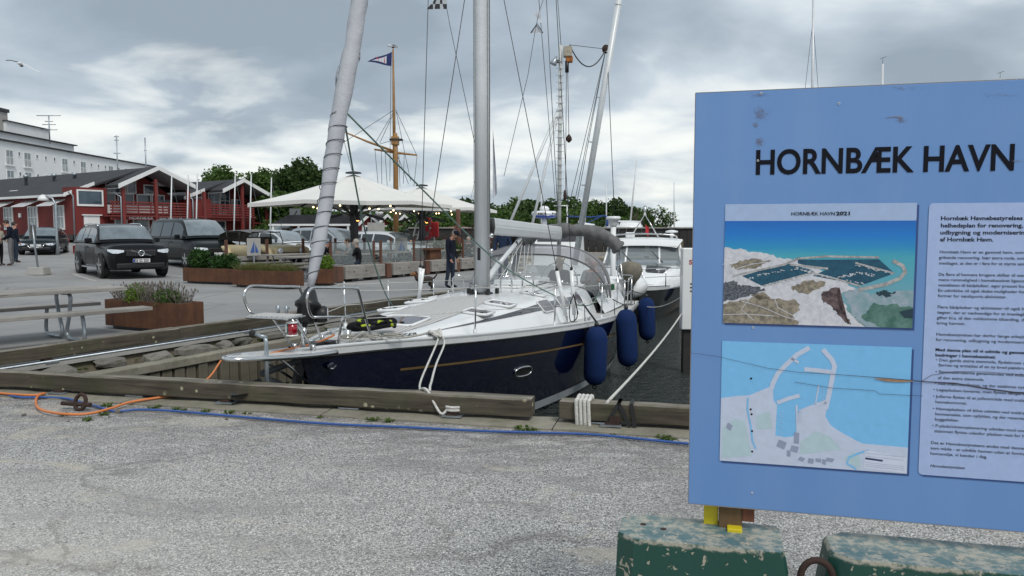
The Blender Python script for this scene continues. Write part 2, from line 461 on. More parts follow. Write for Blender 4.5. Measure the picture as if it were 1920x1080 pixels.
def m_rust():
    m = NM('weathering_steel'); v = m.co()
    n = m.noise(v, 3, 8, 0.7, 0.4); st = m.noise(m.co((6, 6, 0.5)), 3, 5, 0.6)
    c = m.ramp(n, [(0.3, (0.062, 0.026, 0.014)), (0.5, (0.105, 0.042, 0.019)), (0.7, (0.15, 0.062, 0.027))])
    c = m.mix(m.math('MULTIPLY', m.ramp(st, [(0.45, 0.0), (0.7, 1.0)]), 0.45), c, (0.045, 0.022, 0.015))
    m.set('Base Color', c); m.set('Roughness', 0.85); m.bump(n, 0.3, 0.004); return m.m
def m_leaf(name, ca, cb, tr=0.25):
    m = NM(name)
    g = m.n('ShaderNodeNewGeometry')
    n = m.noise(m.co(), 0.55, 3)
    c = m.mix(m.math('ADD', m.math('MULTIPLY', g.outputs['Random Per Island'], 0.65), m.math('MULTIPLY', n, 0.35)), ca, cb)
    m.set('Base Color', c); m.set('Roughness', 0.6); m.set('Specular IOR Level', 0.25)
    t = m.n('ShaderNodeBsdfTranslucent'); m.l(c, t.inputs[0])
    mx = m.n('ShaderNodeMixShader'); mx.inputs[0].default_value = tr
    m.l(m.b.outputs[0], mx.inputs[1]); m.l(t.outputs[0], mx.inputs[2]); m.l(mx.outputs[0], m.out.inputs[0])
    return m.m
def m_stone(name, ca, cb):
    m = NM(name); v = m.co(kind='Object'); n = m.noise(v, 9, 8, 0.7)
    oi = m.n('ShaderNodeObjectInfo')
    c = m.mix(n, ca, cb); c = m.mix(m.math('MULTIPLY', oi.outputs['Random'], 0.5), c, tuple(x * 0.5 for x in ca))
    c = m.mix(m.math('MULTIPLY', m.ramp(m.noise(v, 4, 5), [(0.5, 0.0), (0.6, 1.0)]), 0.5), c, (0.06, 0.07, 0.03))
    m.set('Base Color', c); m.set('Roughness', 0.9); m.bump(n, 0.7, 0.02); return m.m

M['asph_near'] = m_asphalt_near(); M['asph_far'] = m_asphalt_far()
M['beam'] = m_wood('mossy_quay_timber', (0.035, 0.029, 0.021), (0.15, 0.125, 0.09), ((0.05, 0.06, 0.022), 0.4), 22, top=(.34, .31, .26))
M['pile'] = m_wood('wet_sheet_timber', (0.10, 0.088, 0.062), (0.20, 0.18, 0.135), ((0.06, 0.07, 0.03), 0.3), 16, axis=2)
M['grey_wood'] = m_wood('weathered_grey_timber', (0.22, 0.205, 0.185), (0.42, 0.40, 0.37), None, 24)
M['dark_wood'] = m_wood('dark_timber', (0.02, 0.018, 0.018), (0.05, 0.045, 0.042), None, 14)
M['brown_wood'] = m_wood('varnished_spar_wood', (0.26, 0.13, 0.04), (0.42, 0.23, 0.08), None, 14, 0.5, axis=2)
M['post_wood'] = m_wood('brown_post_timber', (0.10, 0.045, 0.03), (0.18, 0.085, 0.055), None, 18, axis=2)
M['kerb'] = m_concrete('old_kerb_concrete', (0.12, 0.108, 0.085), (0.27, 0.25, 0.20), 0.45)
M['conc'] = m_concrete('pale_concrete', (0.24, 0.235, 0.22), (0.38, 0.37, 0.35), 0.15)
M['conc_dark'] = m_concrete('damp_concrete', (0.10, 0.095, 0.08), (0.2, 0.19, 0.16), 0.4)
M['dirt'] = m_concrete('mossy_rubble_soil', (0.045, 0.038, 0.028), (0.12, 0.10, 0.07), 0.6, (0.05, 0.07, 0.02))
M['sand'] = pm('harbour_sand', (0.38, 0.34, 0.27), 0.95, var=0.2, vs=2, bump=0.4)
M['water'] = m_water(); M['rust'] = m_rust()
M['stone'] = m_stone('rubble_stone', (0.13, 0.125, 0.11), (0.30, 0.28, 0.25))
M['leaf'] = m_leaf('green_leaves', (0.03, 0.07, 0.014), (0.10, 0.17, 0.035))
M['leaf_dark'] = m_leaf('dark_green_leaves', (0.02, 0.048, 0.012), (0.065, 0.11, 0.026))
M['leaf_lime'] = m_leaf('lime_green_leaves', (0.07, 0.14, 0.015), (0.18, 0.28, 0.035))
M['leaf_hedge'] = m_leaf('glossy_hedge_leaves', (0.018, 0.05, 0.012), (0.05, 0.12, 0.025))
M['leaf_grass'] = m_leaf('tufty_grass_blades', (0.07, 0.09, 0.02), (0.22, 0.21, 0.075))
M['lavender'] = m_leaf('dry_lavender_stems', (0.12, 0.105, 0.085), (0.26, 0.225, 0.20))
M['bark'] = pm('tree_bark', (0.08, 0.065, 0.05), 0.9, var=0.3, vs=8, bump=0.6)
M['iron'] = pm('rusty_iron', (0.05, 0.028, 0.022), 0.8, 0.3, var=0.35, vs=20, bump=0.4)
M['hose'] = pm('blue_hose', (0.03, 0.09, 0.30), 0.45, var=0.12)
M['cable'] = pm('orange_cable', (0.62, 0.20, 0.06), 0.5, var=0.1)
M['line_paint'] = pm('worn_white_road_paint', (0.42, 0.42, 0.40), 0.8, var=0.3, vs=5)

# ================================================================== quay geometry
E = V(0.4586, 0.8886, 0)            # along the left quay edge, away from the camera
NL = V(-0.8886, 0.4586, 0)          # from that edge inland
Q0 = V(-5.84, 8.83, 0)
ND = V(0.9724, -0.2334, 0)          # along the near quay edge, to the right
NN = V(-0.2334, -0.9724, 0)         # from the water towards the camera
N0 = V(-0.27, 6.57, 0)
# corner where the two edges meet
_a = (Q0 - N0); _den = (-ND.x) * (-E.y) - (-E.x) * (-ND.y)
def _isect(p, d, q, e):
    k = ((q.x - p.x) * e.y - (q.y - p.y) * e.x) / (d.x * e.y - d.y * e.x)
    return p + d * k
CN = _isect(N0, ND, Q0, E)
WZ = -1.2
def ground_z(q):
    return interp(q, [(0, 0), (14.5, 0.0), (22, 0.19), (34, 0.24), (41, 0.75), (46, 0.92), (60, 0.95), (400, 1.2)])
def gpt(px, py):
    """ground point of the inland square seen at a pixel"""
    z = 0.0
    for _ in range(12):
        p = onz(px, py, z); z = ground_z((p - Q0).dot(NL))
    return V(p.x, p.y, z)
def gz(x, y): return ground_z((V(x, y, 0) - Q0).dot(NL))

mb = MB()       # near quay surface
a = N0 + ND * -60 + NN * 0.36; b = N0 + ND * 60 + NN * 0.36
mb.quad(a, a + NN * 40, b + NN * 40, b)
struct(mb.build('ground', M['asph_near']))
# inland square (sheet that rises gently away from the harbour)
A_ = [0, .5, 2, 5, 9, 13, 15, 17, 19, 21, 23, 26, 30, 34, 36, 38, 40, 42, 44, 46, 50, 60, 80, 120, 200, 400]
B_ = [-60, -30, -10, 0, 10, 20, 40, 70, 100, 160, 250, 500]
base0 = CN
def sq(i, j):
    p = base0 + NL * A_[i] + E * B_[j]
    return p
vs = []; fs = []
KE = 17.5                               # the left quay ends here and its edge turns away to the left
QE = Q0 + E * KE
D2 = V(-0.30, 0.954, 0)
def edge2_at(y): return QE + D2 * ((y - QE.y) / D2.y)
_p50 = edge2_at(50.0); Q50 = (_p50 - Q0).dot(NL)
rows = [(q, False) for q in A_ if q < Q50] + [(Q50, False), (Q50, True)] + [(q, True) for q in A_ if q > Q50]
for q, full in rows:
    st = _isect(Q0 + NL * q, E, CN, ND)
    if full: bs = [0, 8, 15, 25, 40, 60, 90, 130, 200, 300, 400, 500]
    else:
        e = (_isect(Q0 + NL * q, E, QE, D2) - st).length; bs = [e * i / 11 for i in range(12)]
    for bb in bs:
        p = st + E * bb
        vs.append((p.x, p.y, ground_z(q) - 0.004))
nb = 12
for i in range(len(rows) - 1):
    if rows[i][0] == rows[i + 1][0]: continue
    for j in range(nb - 1):
        fs.append((i * nb + j, (i + 1) * nb + j, (i + 1) * nb + j + 1, i * nb + j + 1))
mb = MB().add(vs, fs, 0, True)
struct(mb.build('square', M['asph_far']))
mb = MB(); w0 = CN + NL * 3
mb.quad(w0 - E * 6, w0 - E * 6 + ND * 200, w0 + E * 70 + ND * 200, w0 + E * 70)
for i, v in enumerate(mb.v): mb.v[i] = (v[0], v[1], WZ)
struct(mb.build('water', M['water']))
mb = MB(); a = V(_p50.x, 50, 0.10); b = V(10, 50, 0.5); c = V(260, 50, 0.9)
mb.quad(a, b, b + V(60, 300, 0.8), a + E * 350); mb.quad(b, c, c + V(60, 300, 0.5), b + V(60, 300, 0.8))
mb.quad(a, b, V(10, 50, -2), V(_p50.x, 50, -2)); mb.quad(b, c, V(260, 50, -2), V(10, 50, -2))
struct(mb.build('far_shore', M['sand']))
mb = MB(); mb.quad(QE, _p50, _p50 + V(0, 0, -3), QE + V(0, 0, -3)); mb.quad(QE, QE - NL * 0.35, QE - NL * 0.35 + V(0, 0, -3), QE + V(0, 0, -3))
struct(mb.build('quay_end_wall', M['conc_dark']))

# near quay: kerb coping in cast lengths, wall below
kerb = thing('quay_kerb', 'rough concrete kerb along the near quay edge beneath the timber beams', 'kerb')
kerb['kind'] = 'structure'
rnd = random.Random(3)
x = -9.0; i = 0
while x < 7:
    L = rnd.uniform(1.7, 2.2)
    mb = MB()
    nseg = 10
    def cs(u, v, x=x, L=L):
        # cross-section: front bottom, front top, back top, back bottom
        prof = [(0.37, -0.10), (0.36, 0.012), (0.0, 0.024), (-0.01, -0.35)]
        k = int(round(v * 3)); pr = prof[k]
        wob = 0.012 * sin((x + u * L) * 5.1) + 0.01 * sin((x + u * L) * 13.7 + 1)
        d = pr[0] + (wob if k in (0, 1) else wob * 0.5)
        p = N0 + ND * (x + 0.004 + u * (L - 0.008)) + NN * d
        return V(p.x, p.y, pr[1] + (0.004 * sin((x + u * L) * 9) if k in (1, 2) else 0))
    mb.grid(cs, nseg, 3, smooth=False)
    mb.build('coping', M['kerb'], kerb)
    x += L; i += 1
mb = MB(); a = N0 + ND * -6 ; b = N0 + ND * 12
mb.quad(a + V(0, 0, -0.2), b + V(0, 0, -0.2), b + V(0, 0, -2.4), a + V(0, 0, -2.4))
struct(mb.build('quay_wall', M['conc_dark']))

def bolt_plate(parent, p, rz):
    b1 = MB(); b1.box((p[0], p[1], p[2] + 0.006), (0.17, 0.13, 0.012), rz)
    b1.build('base_plate', M['galv'], parent)
    b1 = MB(); b1.lathe([(0.014, 0.012), (0.014, 0.026)], 6, p)
    b1.build('nut', M['iron'], parent)
def post_foot(parent, p, rz, h):
    bolt_plate(parent, p, rz)
    MB().box((p[0], p[1], p[2] + h / 2), (0.09, 0.08, h), rz).build('support_post', M['iron'], parent)
near_rz = atan2(ND.y, ND.x)
def quay_beam(label, s0, s1, d, feet, h=0.15, w=0.15, z=0.125):
    """timber beam along the near quay, from s0 to s1 metres along its edge"""
    L = s1 - s0; mid = N0 + ND * ((s0 + s1) / 2) + NN * d
    t = thing('quay_beam', label, 'timber beam', (mid.x, mid.y, 0), near_rz, 'timber beams along the near quay edge')
    rr = random.Random(int(s0 * 10)); n = max(8, int(L / 0.25))
    mb = MB()
    def cs(u, v):
        k = int(round(v * 8)) % 8
        c = [(-1, -.9), (-.92, -1), (.92, -1), (1, -.9), (1, .88), (.9, 1), (-.9, 1), (-1, .88)][k]
        X = -L / 2 + u * L
        return V(X, c[0] * w / 2 + 0.004 * sin(X * 3.3 + k), z + c[1] * h / 2 + 0.004 * sin(X * 2.1 + k * 2) + 0.003 * sin(X * 11 + k))
    rings = [[cs(i / n, j / 8) for j in range(8)] for i in range(n + 1)]
    mb.loft(rings, cap=True, smooth=False)
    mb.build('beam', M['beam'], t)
    for f in feet:
        post_foot(t, (f - (s0 + s1) / 2, -0.06, 0.022), 0.05, z - h / 2 - 0.02)
    return t
def s_at(px):
    """metres along the near edge for a photo column"""
    p = _isect(V(0, 0, 0), V((px - 960) / 1450, 1, 0), N0 + NN * 0.1, ND)
    return (p - N0).dot(ND)
quay_beam('long mossy timber beam lying along the near quay edge before the blue bow', -10, s_at(1000), 0.10, [s_at(x) for x in (112, 425, 852)])
quay_beam('shorter timber beam wound with white rope, left of the blue sign', s_at(1053), 7.5, 0.10, [s_at(1150), s_at(1500)])
for px, lab in ((250, 'bare steel base plate on the kerb, left part of the quay'), (654, 'bare steel base plate on the kerb under the dark blue hull'), (1125, 'bare steel base plate on the kerb below the white rope coils')):
    p = N0 + ND * s_at(px) + NN * 0.1
    t = thing('base_plate', lab, 'steel plate', (p.x, p.y, 0.024), near_rz, 'loose base plates on the kerb')
    MB().box((0, 0, 0.008), (0.19, 0.13, 0.014)).build('plate', M['galv'], t, bevel=0.003)
    MB().box((0, 0, 0.016), (0.03, 0.025, 0.004)).build('slot', M['black'], t)

# left quay: ground edge, timber beam, rubble strip, capping and sheet timber wall
lz = atan2(E.y, E.x)
mb = MB()
a = Q0 + E * -3.0; b = Q0 + E * KE
mb.quad(a + V(0, 0, -0.006), b + V(0, 0, -0.006), b - NL * 0.02 + V(0, 0, -0.12), a - NL * 0.02 + V(0, 0, -0.12))
mb.quad(a - NL * 0.02 + V(0, 0, -0.12), b - NL * 0.02 + V(0, 0, -0.12), b - NL * 0.25 + V(0, 0, -0.30), a - NL * 0.25 + V(0, 0, -0.30))
struct(mb.build('rubble_bank', M['dirt']))
rr = random.Random(11)
rockmeshes = []
for k in range(5):
    mb = MB(); mb.ball((0, 0, 0), (0.5, 0.5, 0.5), 8, 5)
    for i, v in enumerate(mb.v):
        f = 1 + 0.22 * rr.uniform(-1, 1); mb.v[i] = tuple(max(-0.38, min(0.38, c * f)) for c in v)
    me = mb.mesh('rock', M['stone']); me.polygons.foreach_set('use_smooth', [False] * len(me.polygons)); rockmeshes.append(me)
bank = thing('stone_edge', 'band of rough grey stones below the left quay timber', 'stone edging', tuple(Q0), lz)
bank['kind'] = 'structure'
k = -2.0
while k < KE - 0.6:
    o = link('stone', rr.choice(rockmeshes), bank)
    w = rr.uniform(0.25, 0.75)
    o.location = (k + w / 2, -0.10 - rr.uniform(0, 0.10), -0.13 + rr.uniform(-0.05, 0.02)); o.scale = (w * 1.15, 0.28, rr.uniform(0.14, 0.26))
    o.rotation_euler = (rr.uniform(-.2, .5), rr.uniform(-.1, .1), rr.uniform(-.15, .15))
    k += w * rr.uniform(0.8, 1.6)
# concrete footing visible under the beam
mb = MB()
mb.box((KE / 2 - 1.5, 0.02, -0.03), (KE + 3, 0.16, 0.05)); mb.build('footing', M['conc'], bank)
lb = thing('quay_beam', 'long green-stained timber beam along the left quay edge behind the bow', 'timber beam', tuple(Q0), lz, 'timber beams along the left quay edge')
seg = [(-3, 2.4), (2.41, 8.3), (8.31, 14.2), (14.21, 17.45)]
labs = ['long green-stained timber beam on the left quay edge beside the picnic table', 'timber beam on the left quay edge in front of the large rusty planter',
        'timber beam on the left quay edge behind the bow pulpit', 'timber beam on the left quay edge farthest along, ending behind the mast']
bpy.data.objects.remove(lb)
for (u0, u1), lab in zip(seg, labs):
    p = Q0 + E * u0
    t = thing('quay_beam', lab, 'timber beam', tuple(p), lz, 'timber beams along the left quay edge')
    L = u1 - u0; n = 14; mb = MB()
    rings = []
    for i in range(n + 1):
        X = L * i / n
        rings.append([V(X, 0.10 + c[0] * 0.09 + 0.005 * sin(X * 3 + j), 0.115 + c[1] * 0.08 + 0.005 * sin(X * 2 + j * 2)) for j, c in enumerate([(-1, -.9), (-.92, -1), (.92, -1), (1, -.9), (1, .88), (.9, 1), (-.9, 1), (-1, .88)])])
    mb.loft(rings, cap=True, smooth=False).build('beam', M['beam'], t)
    x = 1.2
    while x < L:
        MB().box((x, 0.04, 0.015), (0.1, 0.1, 0.04)).build('support_post', M['iron'], t)
        MB().box((x, 0.0, -0.004), (0.16, 0.14, 0.014)).build('base_plate', M['galv'], t)
        x += 2.3
mb = MB(); mb.tube([Q0 + E * -3 - NL * 0.05 + V(0, 0, 0.01), Q0 + E * KE - NL * 0.05 + V(0, 0, 0.01)], 0.018, 6)
tag(mb.build('water_pipe', M['galv']), 'thin grey pipe running below the left quay timber', 'pipe')
# sheet timber wall with concrete capping
cap_off = 0.36
wall = thing('sheet_timber_wall', 'wall of upright wet timber boards under a pale concrete cap at the left quay', 'quay wall', tuple(Q0 - NL * cap_off), lz)
mb = MB()
x = -3.0
while x < 17.3:
    L = 2.9
    MB().box((x + L / 2, 0, -0.215), (L - 0.01, 0.24, 0.11)).build('capping', M['kerb'], wall, bevel=0.012)
    x += L
MB().box((7.2, 0.10, -1.1), (20, 0.03, 1.7)).build('backing', M['conc_dark'], wall)
pm_ = MB().box((0, 0, 0), (0.155, 0.09, 2.0)).mesh('board', M['pile'])
x = -2.6; k = 0
while x < 17.3:
    o = link('board', pm_, wall, 0.008)
    o.location = (x, -0.05 + rr.uniform(-0.012, 0.012) + (0.02 if k % 2 else 0), -1.275 + rr.uniform(-0.01, 0.0))
    x += 0.192; k += 1
# ================================================================== lettering
def text(name, s, size, mat, parent, Mx, ext=0.0006, bold=0.0, shear=0.0, align='LEFT', xs=1.0, space=1.0, wmax=None):
    cu = bpy.data.curves.new('t', 'FONT'); cu.body = s; cu.size = size; cu.extrude = ext; cu.offset = bold * size; cu.shear = shear
    cu.align_x = align; cu.space_character = space; cu.resolution_u = 5 if size > .05 else 2
    o = bpy.data.objects.new('t', cu); C.objects.link(o)
    dg = bpy.context.evaluated_depsgraph_get(); dg.update()
    me = bpy.data.meshes.new_from_object(o.evaluated_get(dg))
    bpy.data.objects.remove(o); bpy.data.curves.remove(cu)
    if wmax and len(me.vertices):
        w = max(v.co.x for v in me.vertices) - min(v.co.x for v in me.vertices); xs = wmax / w
    if xs != 1.0: me.transform(Matrix.Diagonal((xs, 1, 1, 1)))
    me.transform(Mx); me.materials.clear(); me.materials.append(mat)
    o = bpy.data.objects.new(name, me); C.objects.link(o)
    if parent: o.parent = parent
    return o
def frame(o, x, z):
    """matrix taking text x/y axes onto given vectors at origin o"""
    x = V(*x).normalized(); z = V(*z).normalized(); n = x.cross(z)
    m = Matrix((x, z, n)).transposed().to_4x4(); m.translation = V(*o); return m
# ================================================================== the blue sailboat
# local frame: x towards the camera side of the hull, y aft, z up; origin at the stem head
BH = radians(19); BP = V(-2.18, 7.75, 0)
boat = thing('sailboat', 'large sailing yacht with dark blue hull and white deck moored bow to the quay', 'sailboat', tuple(BP), -BH)
bx = V(cos(BH), -sin(BH), 0); by = V(sin(BH), cos(BH), 0)
def bw(x, y, z): return BP + bx * x + by * y + V(0, 0, z)     # local -> world
BM = Matrix.Translation(BP) @ Matrix.Rotation(-BH, 4, 'Z')
SH = [(0, .36), (1, .325), (2.5, .235), (4.55, .11), (6.75, -.01), (9, -.09), (11.3, -.10)]
BD = [(0, .03), (.45, .24), (.9, .44), (1.6, .73), (2.5, 1.02), (3.5, 1.27), (4.5, 1.46), (5.6, 1.61), (6.75, 1.70), (8, 1.73), (9, 1.71), (10.2, 1.64), (11.3, 1.53)]
BWL = [(0, 0.01), (.8, .13), (1.7, .38), (2.7, .68), (3.7, .96), (4.8, 1.2), (6, 1.38), (7.3, 1.46), (8.6, 1.42), (9.8, 1.2), (11.3, .85)]
def hull(y, f, side=1, off=0.0):
    """f: 0 at the sheer, 1 at the waterline; y measured at the sheer"""
    zs = interp(y, SH); z = zs + (WZ - zs) * f
    yy = y + max(0, 1 - y / 6.0) * 0.62 * f ** 0.9 - max(0, (y - 9) / 2.3) * 0.5 * f
    g = f ** 1.35
    hb = interp(y, BD) * (1 - g) + interp(y, BWL) * g
    if f > 1: hb *= max(0.0, 1 - (f - 1) * 2.2)
    return V(side * (hb + off), yy, z)
ys = [0, .08, .2, .35, .55, .8, 1.1, 1.5, 2, 2.6, 3.3, 4, 4.8, 5.6, 6.4, 7.2, 8, 8.8, 9.6, 10.4, 11.0, 11.3]
fl = [0.03, .08, .15, .25, .36, .48, .6, .72, .82, .92, 1.0, 1.12, 1.3, 1.44]
mb = MB()
for sd in (1, -1):
    rings = [[hull(y, f, sd) for f in fl] for y in ys]
    mb.loft(rings, ring_closed=False, smooth=True)
t0 = [hull(11.3, f, 1) for f in fl]; t1 = [hull(11.3, f, -1) for f in fl]
mb.add(t0 + t1[::-1], [tuple(range(len(fl) * 2))])
mb.build('hull', M['navy'], boat)
def strip(name, m, f0, f1, y0, y1, off, sides=(1, -1), taper=0.0, n=40):
    mb = MB()
    for sd in sides:
        rings = []
        for i in range(n + 1):
            y = lerp(y0, y1, i / n)
            rings.append([hull(y, f0(y), sd, off), hull(y, f1(y), sd, off)])
        mb.loft(rings, ring_closed=False)
    return mb.build(name, m, boat)
M['gold'] = pm('gold_cove_stripe', (0.22, 0.14, 0.055), 0.45, 0.2)
M['boot'] = pm('grey_boot_stripe', (0.34, 0.37, 0.39), 0.3, coat=0.2)
M['antifoul'] = pm('dark_bottom_paint', (0.012, 0.016, 0.02), 0.8)
dz = lambda d: (lambda y: d / (interp(y, SH) - WZ))
strip('cove_stripe', M['gold'], dz(.31), dz(.338), 1.15, 11.2, 0.004)
fw = lambda d: (lambda y: 1 - d / (interp(y, SH) - WZ))
strip('boot_stripe', M['boot'], fw(.19), fw(.055), 0.02, 11.3, 0.004)
strip('bottom_paint', M['antifoul'], fw(.052), fw(-.2), 0.02, 11.3, 0.003)
strip('rubbing_strake', M['white_gel'], dz(0.0), dz(.055), 0, 11.3, 0.006)
mb = MB()
for sd in (1, -1):
    mb.tube([hull(y, 0.045, sd, 0.008) for y in ys], 0.010, 6)
mb.build('strake_trim', M['black'], boat)
# toe rail
mb = MB()
for sd in (1, -1):
    mb.tube([hull(y, 0, sd, -0.03) + V(0, 0, 0.028) for y in ys], 0.02, 6)
mb.build('toe_rail', M['alu_light'], boat)
# hull window: steel oval frame and dark pane
def on_hull(y, d, off): return hull(y, d / (interp(y, SH) - WZ), 1, off)
for yc in (3.62,):
    ring = []; inner = []
    for i in range(20):
        a = 2 * pi * i / 20
        c_, s_ = cos(a), sin(a)
        ring.append(on_hull(yc + 0.235 * (abs(c_) ** .8) * (1 if c_ > 0 else -1), 0.585 + 0.07 * (abs(s_) ** .75) * (1 if s_ > 0 else -1), 0.012))
    mb = MB(); mb.tube(ring, 0.014, 6, closed=True); wf = mb.build('hull_window', M['steel'], boat)
    c0 = on_hull(yc, 0.585, 0.006)
    mb = MB(); mb.add([c0] + [p.lerp(c0, 0.05) for p in ring], [(0, i + 1, (i + 1) % 20 + 1) for i in range(20)]); mb.build('pane', M['black'], wf)

# deck
def m_teak():
    m = NM('weathered_teak_deck')
    s_ = m.n('ShaderNodeSeparateXYZ'); m.l(m.tc.outputs['Object'], s_.inputs[0])
    n = m.noise(m.co((8, 1, 1)), 5, 5, 0.6)
    fr = m.math('FRACT', m.math('MULTIPLY', s_.outputs[0], 17.0))
    ln = m.ramp(m.math('ABSOLUTE', m.math('SUBTRACT', fr, 0.5)), [(0.0, 1.0), (0.05, 1.0), (0.09, 0.0)])
    c = m.mix(n, (0.42, 0.41, 0.40), (0.58, 0.57, 0.56)); c = m.mix(m.math('MULTIPLY', ln, 0.75), c, (0.10, 0.095, 0.09))
    m.set('Base Color', c); m.set('Roughness', 0.85); return m.m
M['teak'] = m_teak()
M['nonslip'] = pm('grey_nonslip_deck', (0.50, 0.50, 0.49), 0.8, var=0.08, vs=30, bump=0.4, bs=160)
yd = [y for y in ys]
mb = MB()
rings = []
for y in yd:
    e = hull(y, 0, 1).x; z = interp(y, SH)
    rings.append([V(-e + (2 * e) * j / 10, y, z + 0.03 * (1 - (2 * j / 10 - 1) ** 2)) for j in range(11)])
mb.loft(rings, ring_closed=False)
mb.build('deck', M['nonslip'], boat)
mb = MB(); rings = []
for i in range(14):
    y = lerp(0.5, 2.3, i / 13); e = max(0.02, hull(y, 0, 1).x - 0.16); z = interp(y, SH)
    rings.append([V(-e + 2 * e * j / 8, y, z + 0.012 + 0.03 * (1 - (2 * j / 8 - 1) ** 2)) for j in range(9)])
mb.loft(rings, ring_closed=False)
mb.build('teak_foredeck', M['teak'], boat)
# coachroof: white moulded sides with a teak laid top running forward into the foredeck
CW = [(1.3, .42), (2.2, .70), (3.2, .93), (4.2, 1.08), (5.2, 1.18), (6.5, 1.26), (7.8, 1.26), (8.3, 1.22)]
CZ = [(1.3, .03), (1.9, .11), (2.7, .21), (3.6, .31), (4.6, .41), (5.6, .50), (6.6, .57), (7.6, .62), (8.3, .64)]
def roof(y, u):
    """u 0 centre, 1 shoulder, 2 foot of the side"""
    w = interp(y, CW); h = interp(y, CZ); z0 = interp(y, SH) + 0.012
    if u <= 1: return V(w * 0.72 * u, y, z0 + h * (1 - 0.16 * u * u))
    t = u - 1
    return V(w * (0.72 + 0.28 * t ** 0.8), y, z0 + h * 0.84 * (1 - t ** 1.5) + 0.002)
mb = MB(); cy = [1.3, 1.45, 1.7, 2, 2.4, 2.9, 3.5, 4.1, 4.8, 5.5, 6.2, 6.9, 7.6, 8.3]
us = [0, .2, .4, .6, .8, .9, 1, 1.12, 1.25, 1.4, 1.6, 1.8, 2.0]
rings = [[V(-roof(y, u).x, roof(y, u).y, roof(y, u).z) for u in reversed(us[1:])] + [roof(y, u) for u in us] for y in cy]
mb.loft(rings, ring_closed=False)
mb.add(rings[-1], [tuple(range(len(rings[-1])))]); mb.add(rings[0], [tuple(range(len(rings[0])))])
mb.build('coachroof', M['white_gel'], boat)
mb = MB(); rings = []
for i in range(16):
    y = lerp(1.36, 4.75, i / 15); wmx = lerp(0.93, 0.42, (i / 15) ** 1.3)
    rings.append([V(roof(y, abs(u)).x * (1 if u >= 0 else -1), y, roof(y, abs(u)).z + 0.006) for u in [wmx * k / 6 for k in range(-6, 7)]])
mb.loft(rings, ring_closed=False); mb.build('teak_roof_panel', M['teak'], boat)
# long dark side window band and portlights
M['tint'] = pm('smoked_window', (0.05, 0.047, 0.052), 0.08, var=0.1, coat=0.5)
M['hatch'] = pm('smoked_hatch_acrylic', (0.12, 0.10, 0.11), 0.06, var=0.25, vs=4, coat=0.5)
def side_patch(y0, y1, ua, ub, sd=1, off=0.004, n=14):
    rings = []
    for i in range(n + 1):
        y = lerp(y0, y1, i / n); a_ = ua(i / n); b_ = ub(i / n); r = []
        for k in range(4):
            p = roof(y, lerp(a_, b_, k / 3)); r.append(V(sd * (p.x + off), p.y, p.z + off))
        rings.append(r)
    return rings
for sd in (1, -1):
    mb = MB(); mb.loft(side_patch(2.05, 5.05, lambda t: lerp(1.50, 1.31, t), lambda t: lerp(1.53, 1.56, t), sd), ring_closed=False)
    mb.loft(side_patch(5.05, 7.3, lambda t: lerp(1.31, 1.36, t), lambda t: 1.56, sd), ring_closed=False)
    mb.build('window_band', M['tint'], boat)
    for y0, y1 in ((5.12, 5.6), (6.0, 6.5), (6.95, 7.4)):
        a = side_patch(y0, y1, lambda t: 1.22, lambda t: 1.66, sd, 0.012, 4)
        mb = MB(); mb.loft(a, ring_closed=False); pl = mb.build('portlight', M['hatch'], boat)
        loopp = [a[0][0], a[0][3], a[4][3], a[4][0]]
        q = []
        for i in range(4):
            q += [loopp[i].lerp(loopp[(i + 1) % 4], 0.12), loopp[i].lerp(loopp[(i + 1) % 4], 0.88)]
        mb = MB(); mb.tube(q, 0.014, 6, closed=True); mb.build('frame', M['white_gel'], pl)
def hatch(yc, xc, w, l, m=None):
    def p(x, y, d=0):
        wv = abs(x) / (interp(y, CW) * .72); r = roof(y, min(wv, 1.15))
        return V(x, y, r.z + d)
    loopp = [(xc - w / 2, yc - l / 2), (xc + w / 2, yc - l / 2), (xc + w / 2, yc + l / 2), (xc - w / 2, yc + l / 2)]
    q = []
    for i in range(4):
        a, b = loopp[i], loopp[(i + 1) % 4]
        for t in (0.08, 0.5, 0.92): q.append(p(lerp(a[0], b[0], t), lerp(a[1], b[1], t), 0.02))
    mb = MB(); mb.tube(q, 0.02, 8, closed=True); h = mb.build('hatch', M['white_gel'], boat)
    mb = MB(); mb.grid(lambda u, v: p(xc + (u - .5) * w, yc + (v - .5) * l, 0.028), 3, 3); mb.build('pane', M['hatch'], h)
    for sx in (-.25, .25):
        MB().box(tuple(p(xc + sx * w, yc - l * .36, 0.04)), (0.05, 0.02, 0.02)).build('handle', M['black'], h)
hatch(2.25, 0.0, 0.62, 0.62); hatch(3.35, 0.66, 0.36, 0.34); hatch(4.25, 0.66, 0.40, 0.34); hatch(3.35, -0.66, 0.36, 0.34); hatch(4.25, -0.66, 0.4, 0.34)
hatch(6.4, 0.0, 0.56, 0.5); hatch(5.7, 0.72, 0.4, 0.16)
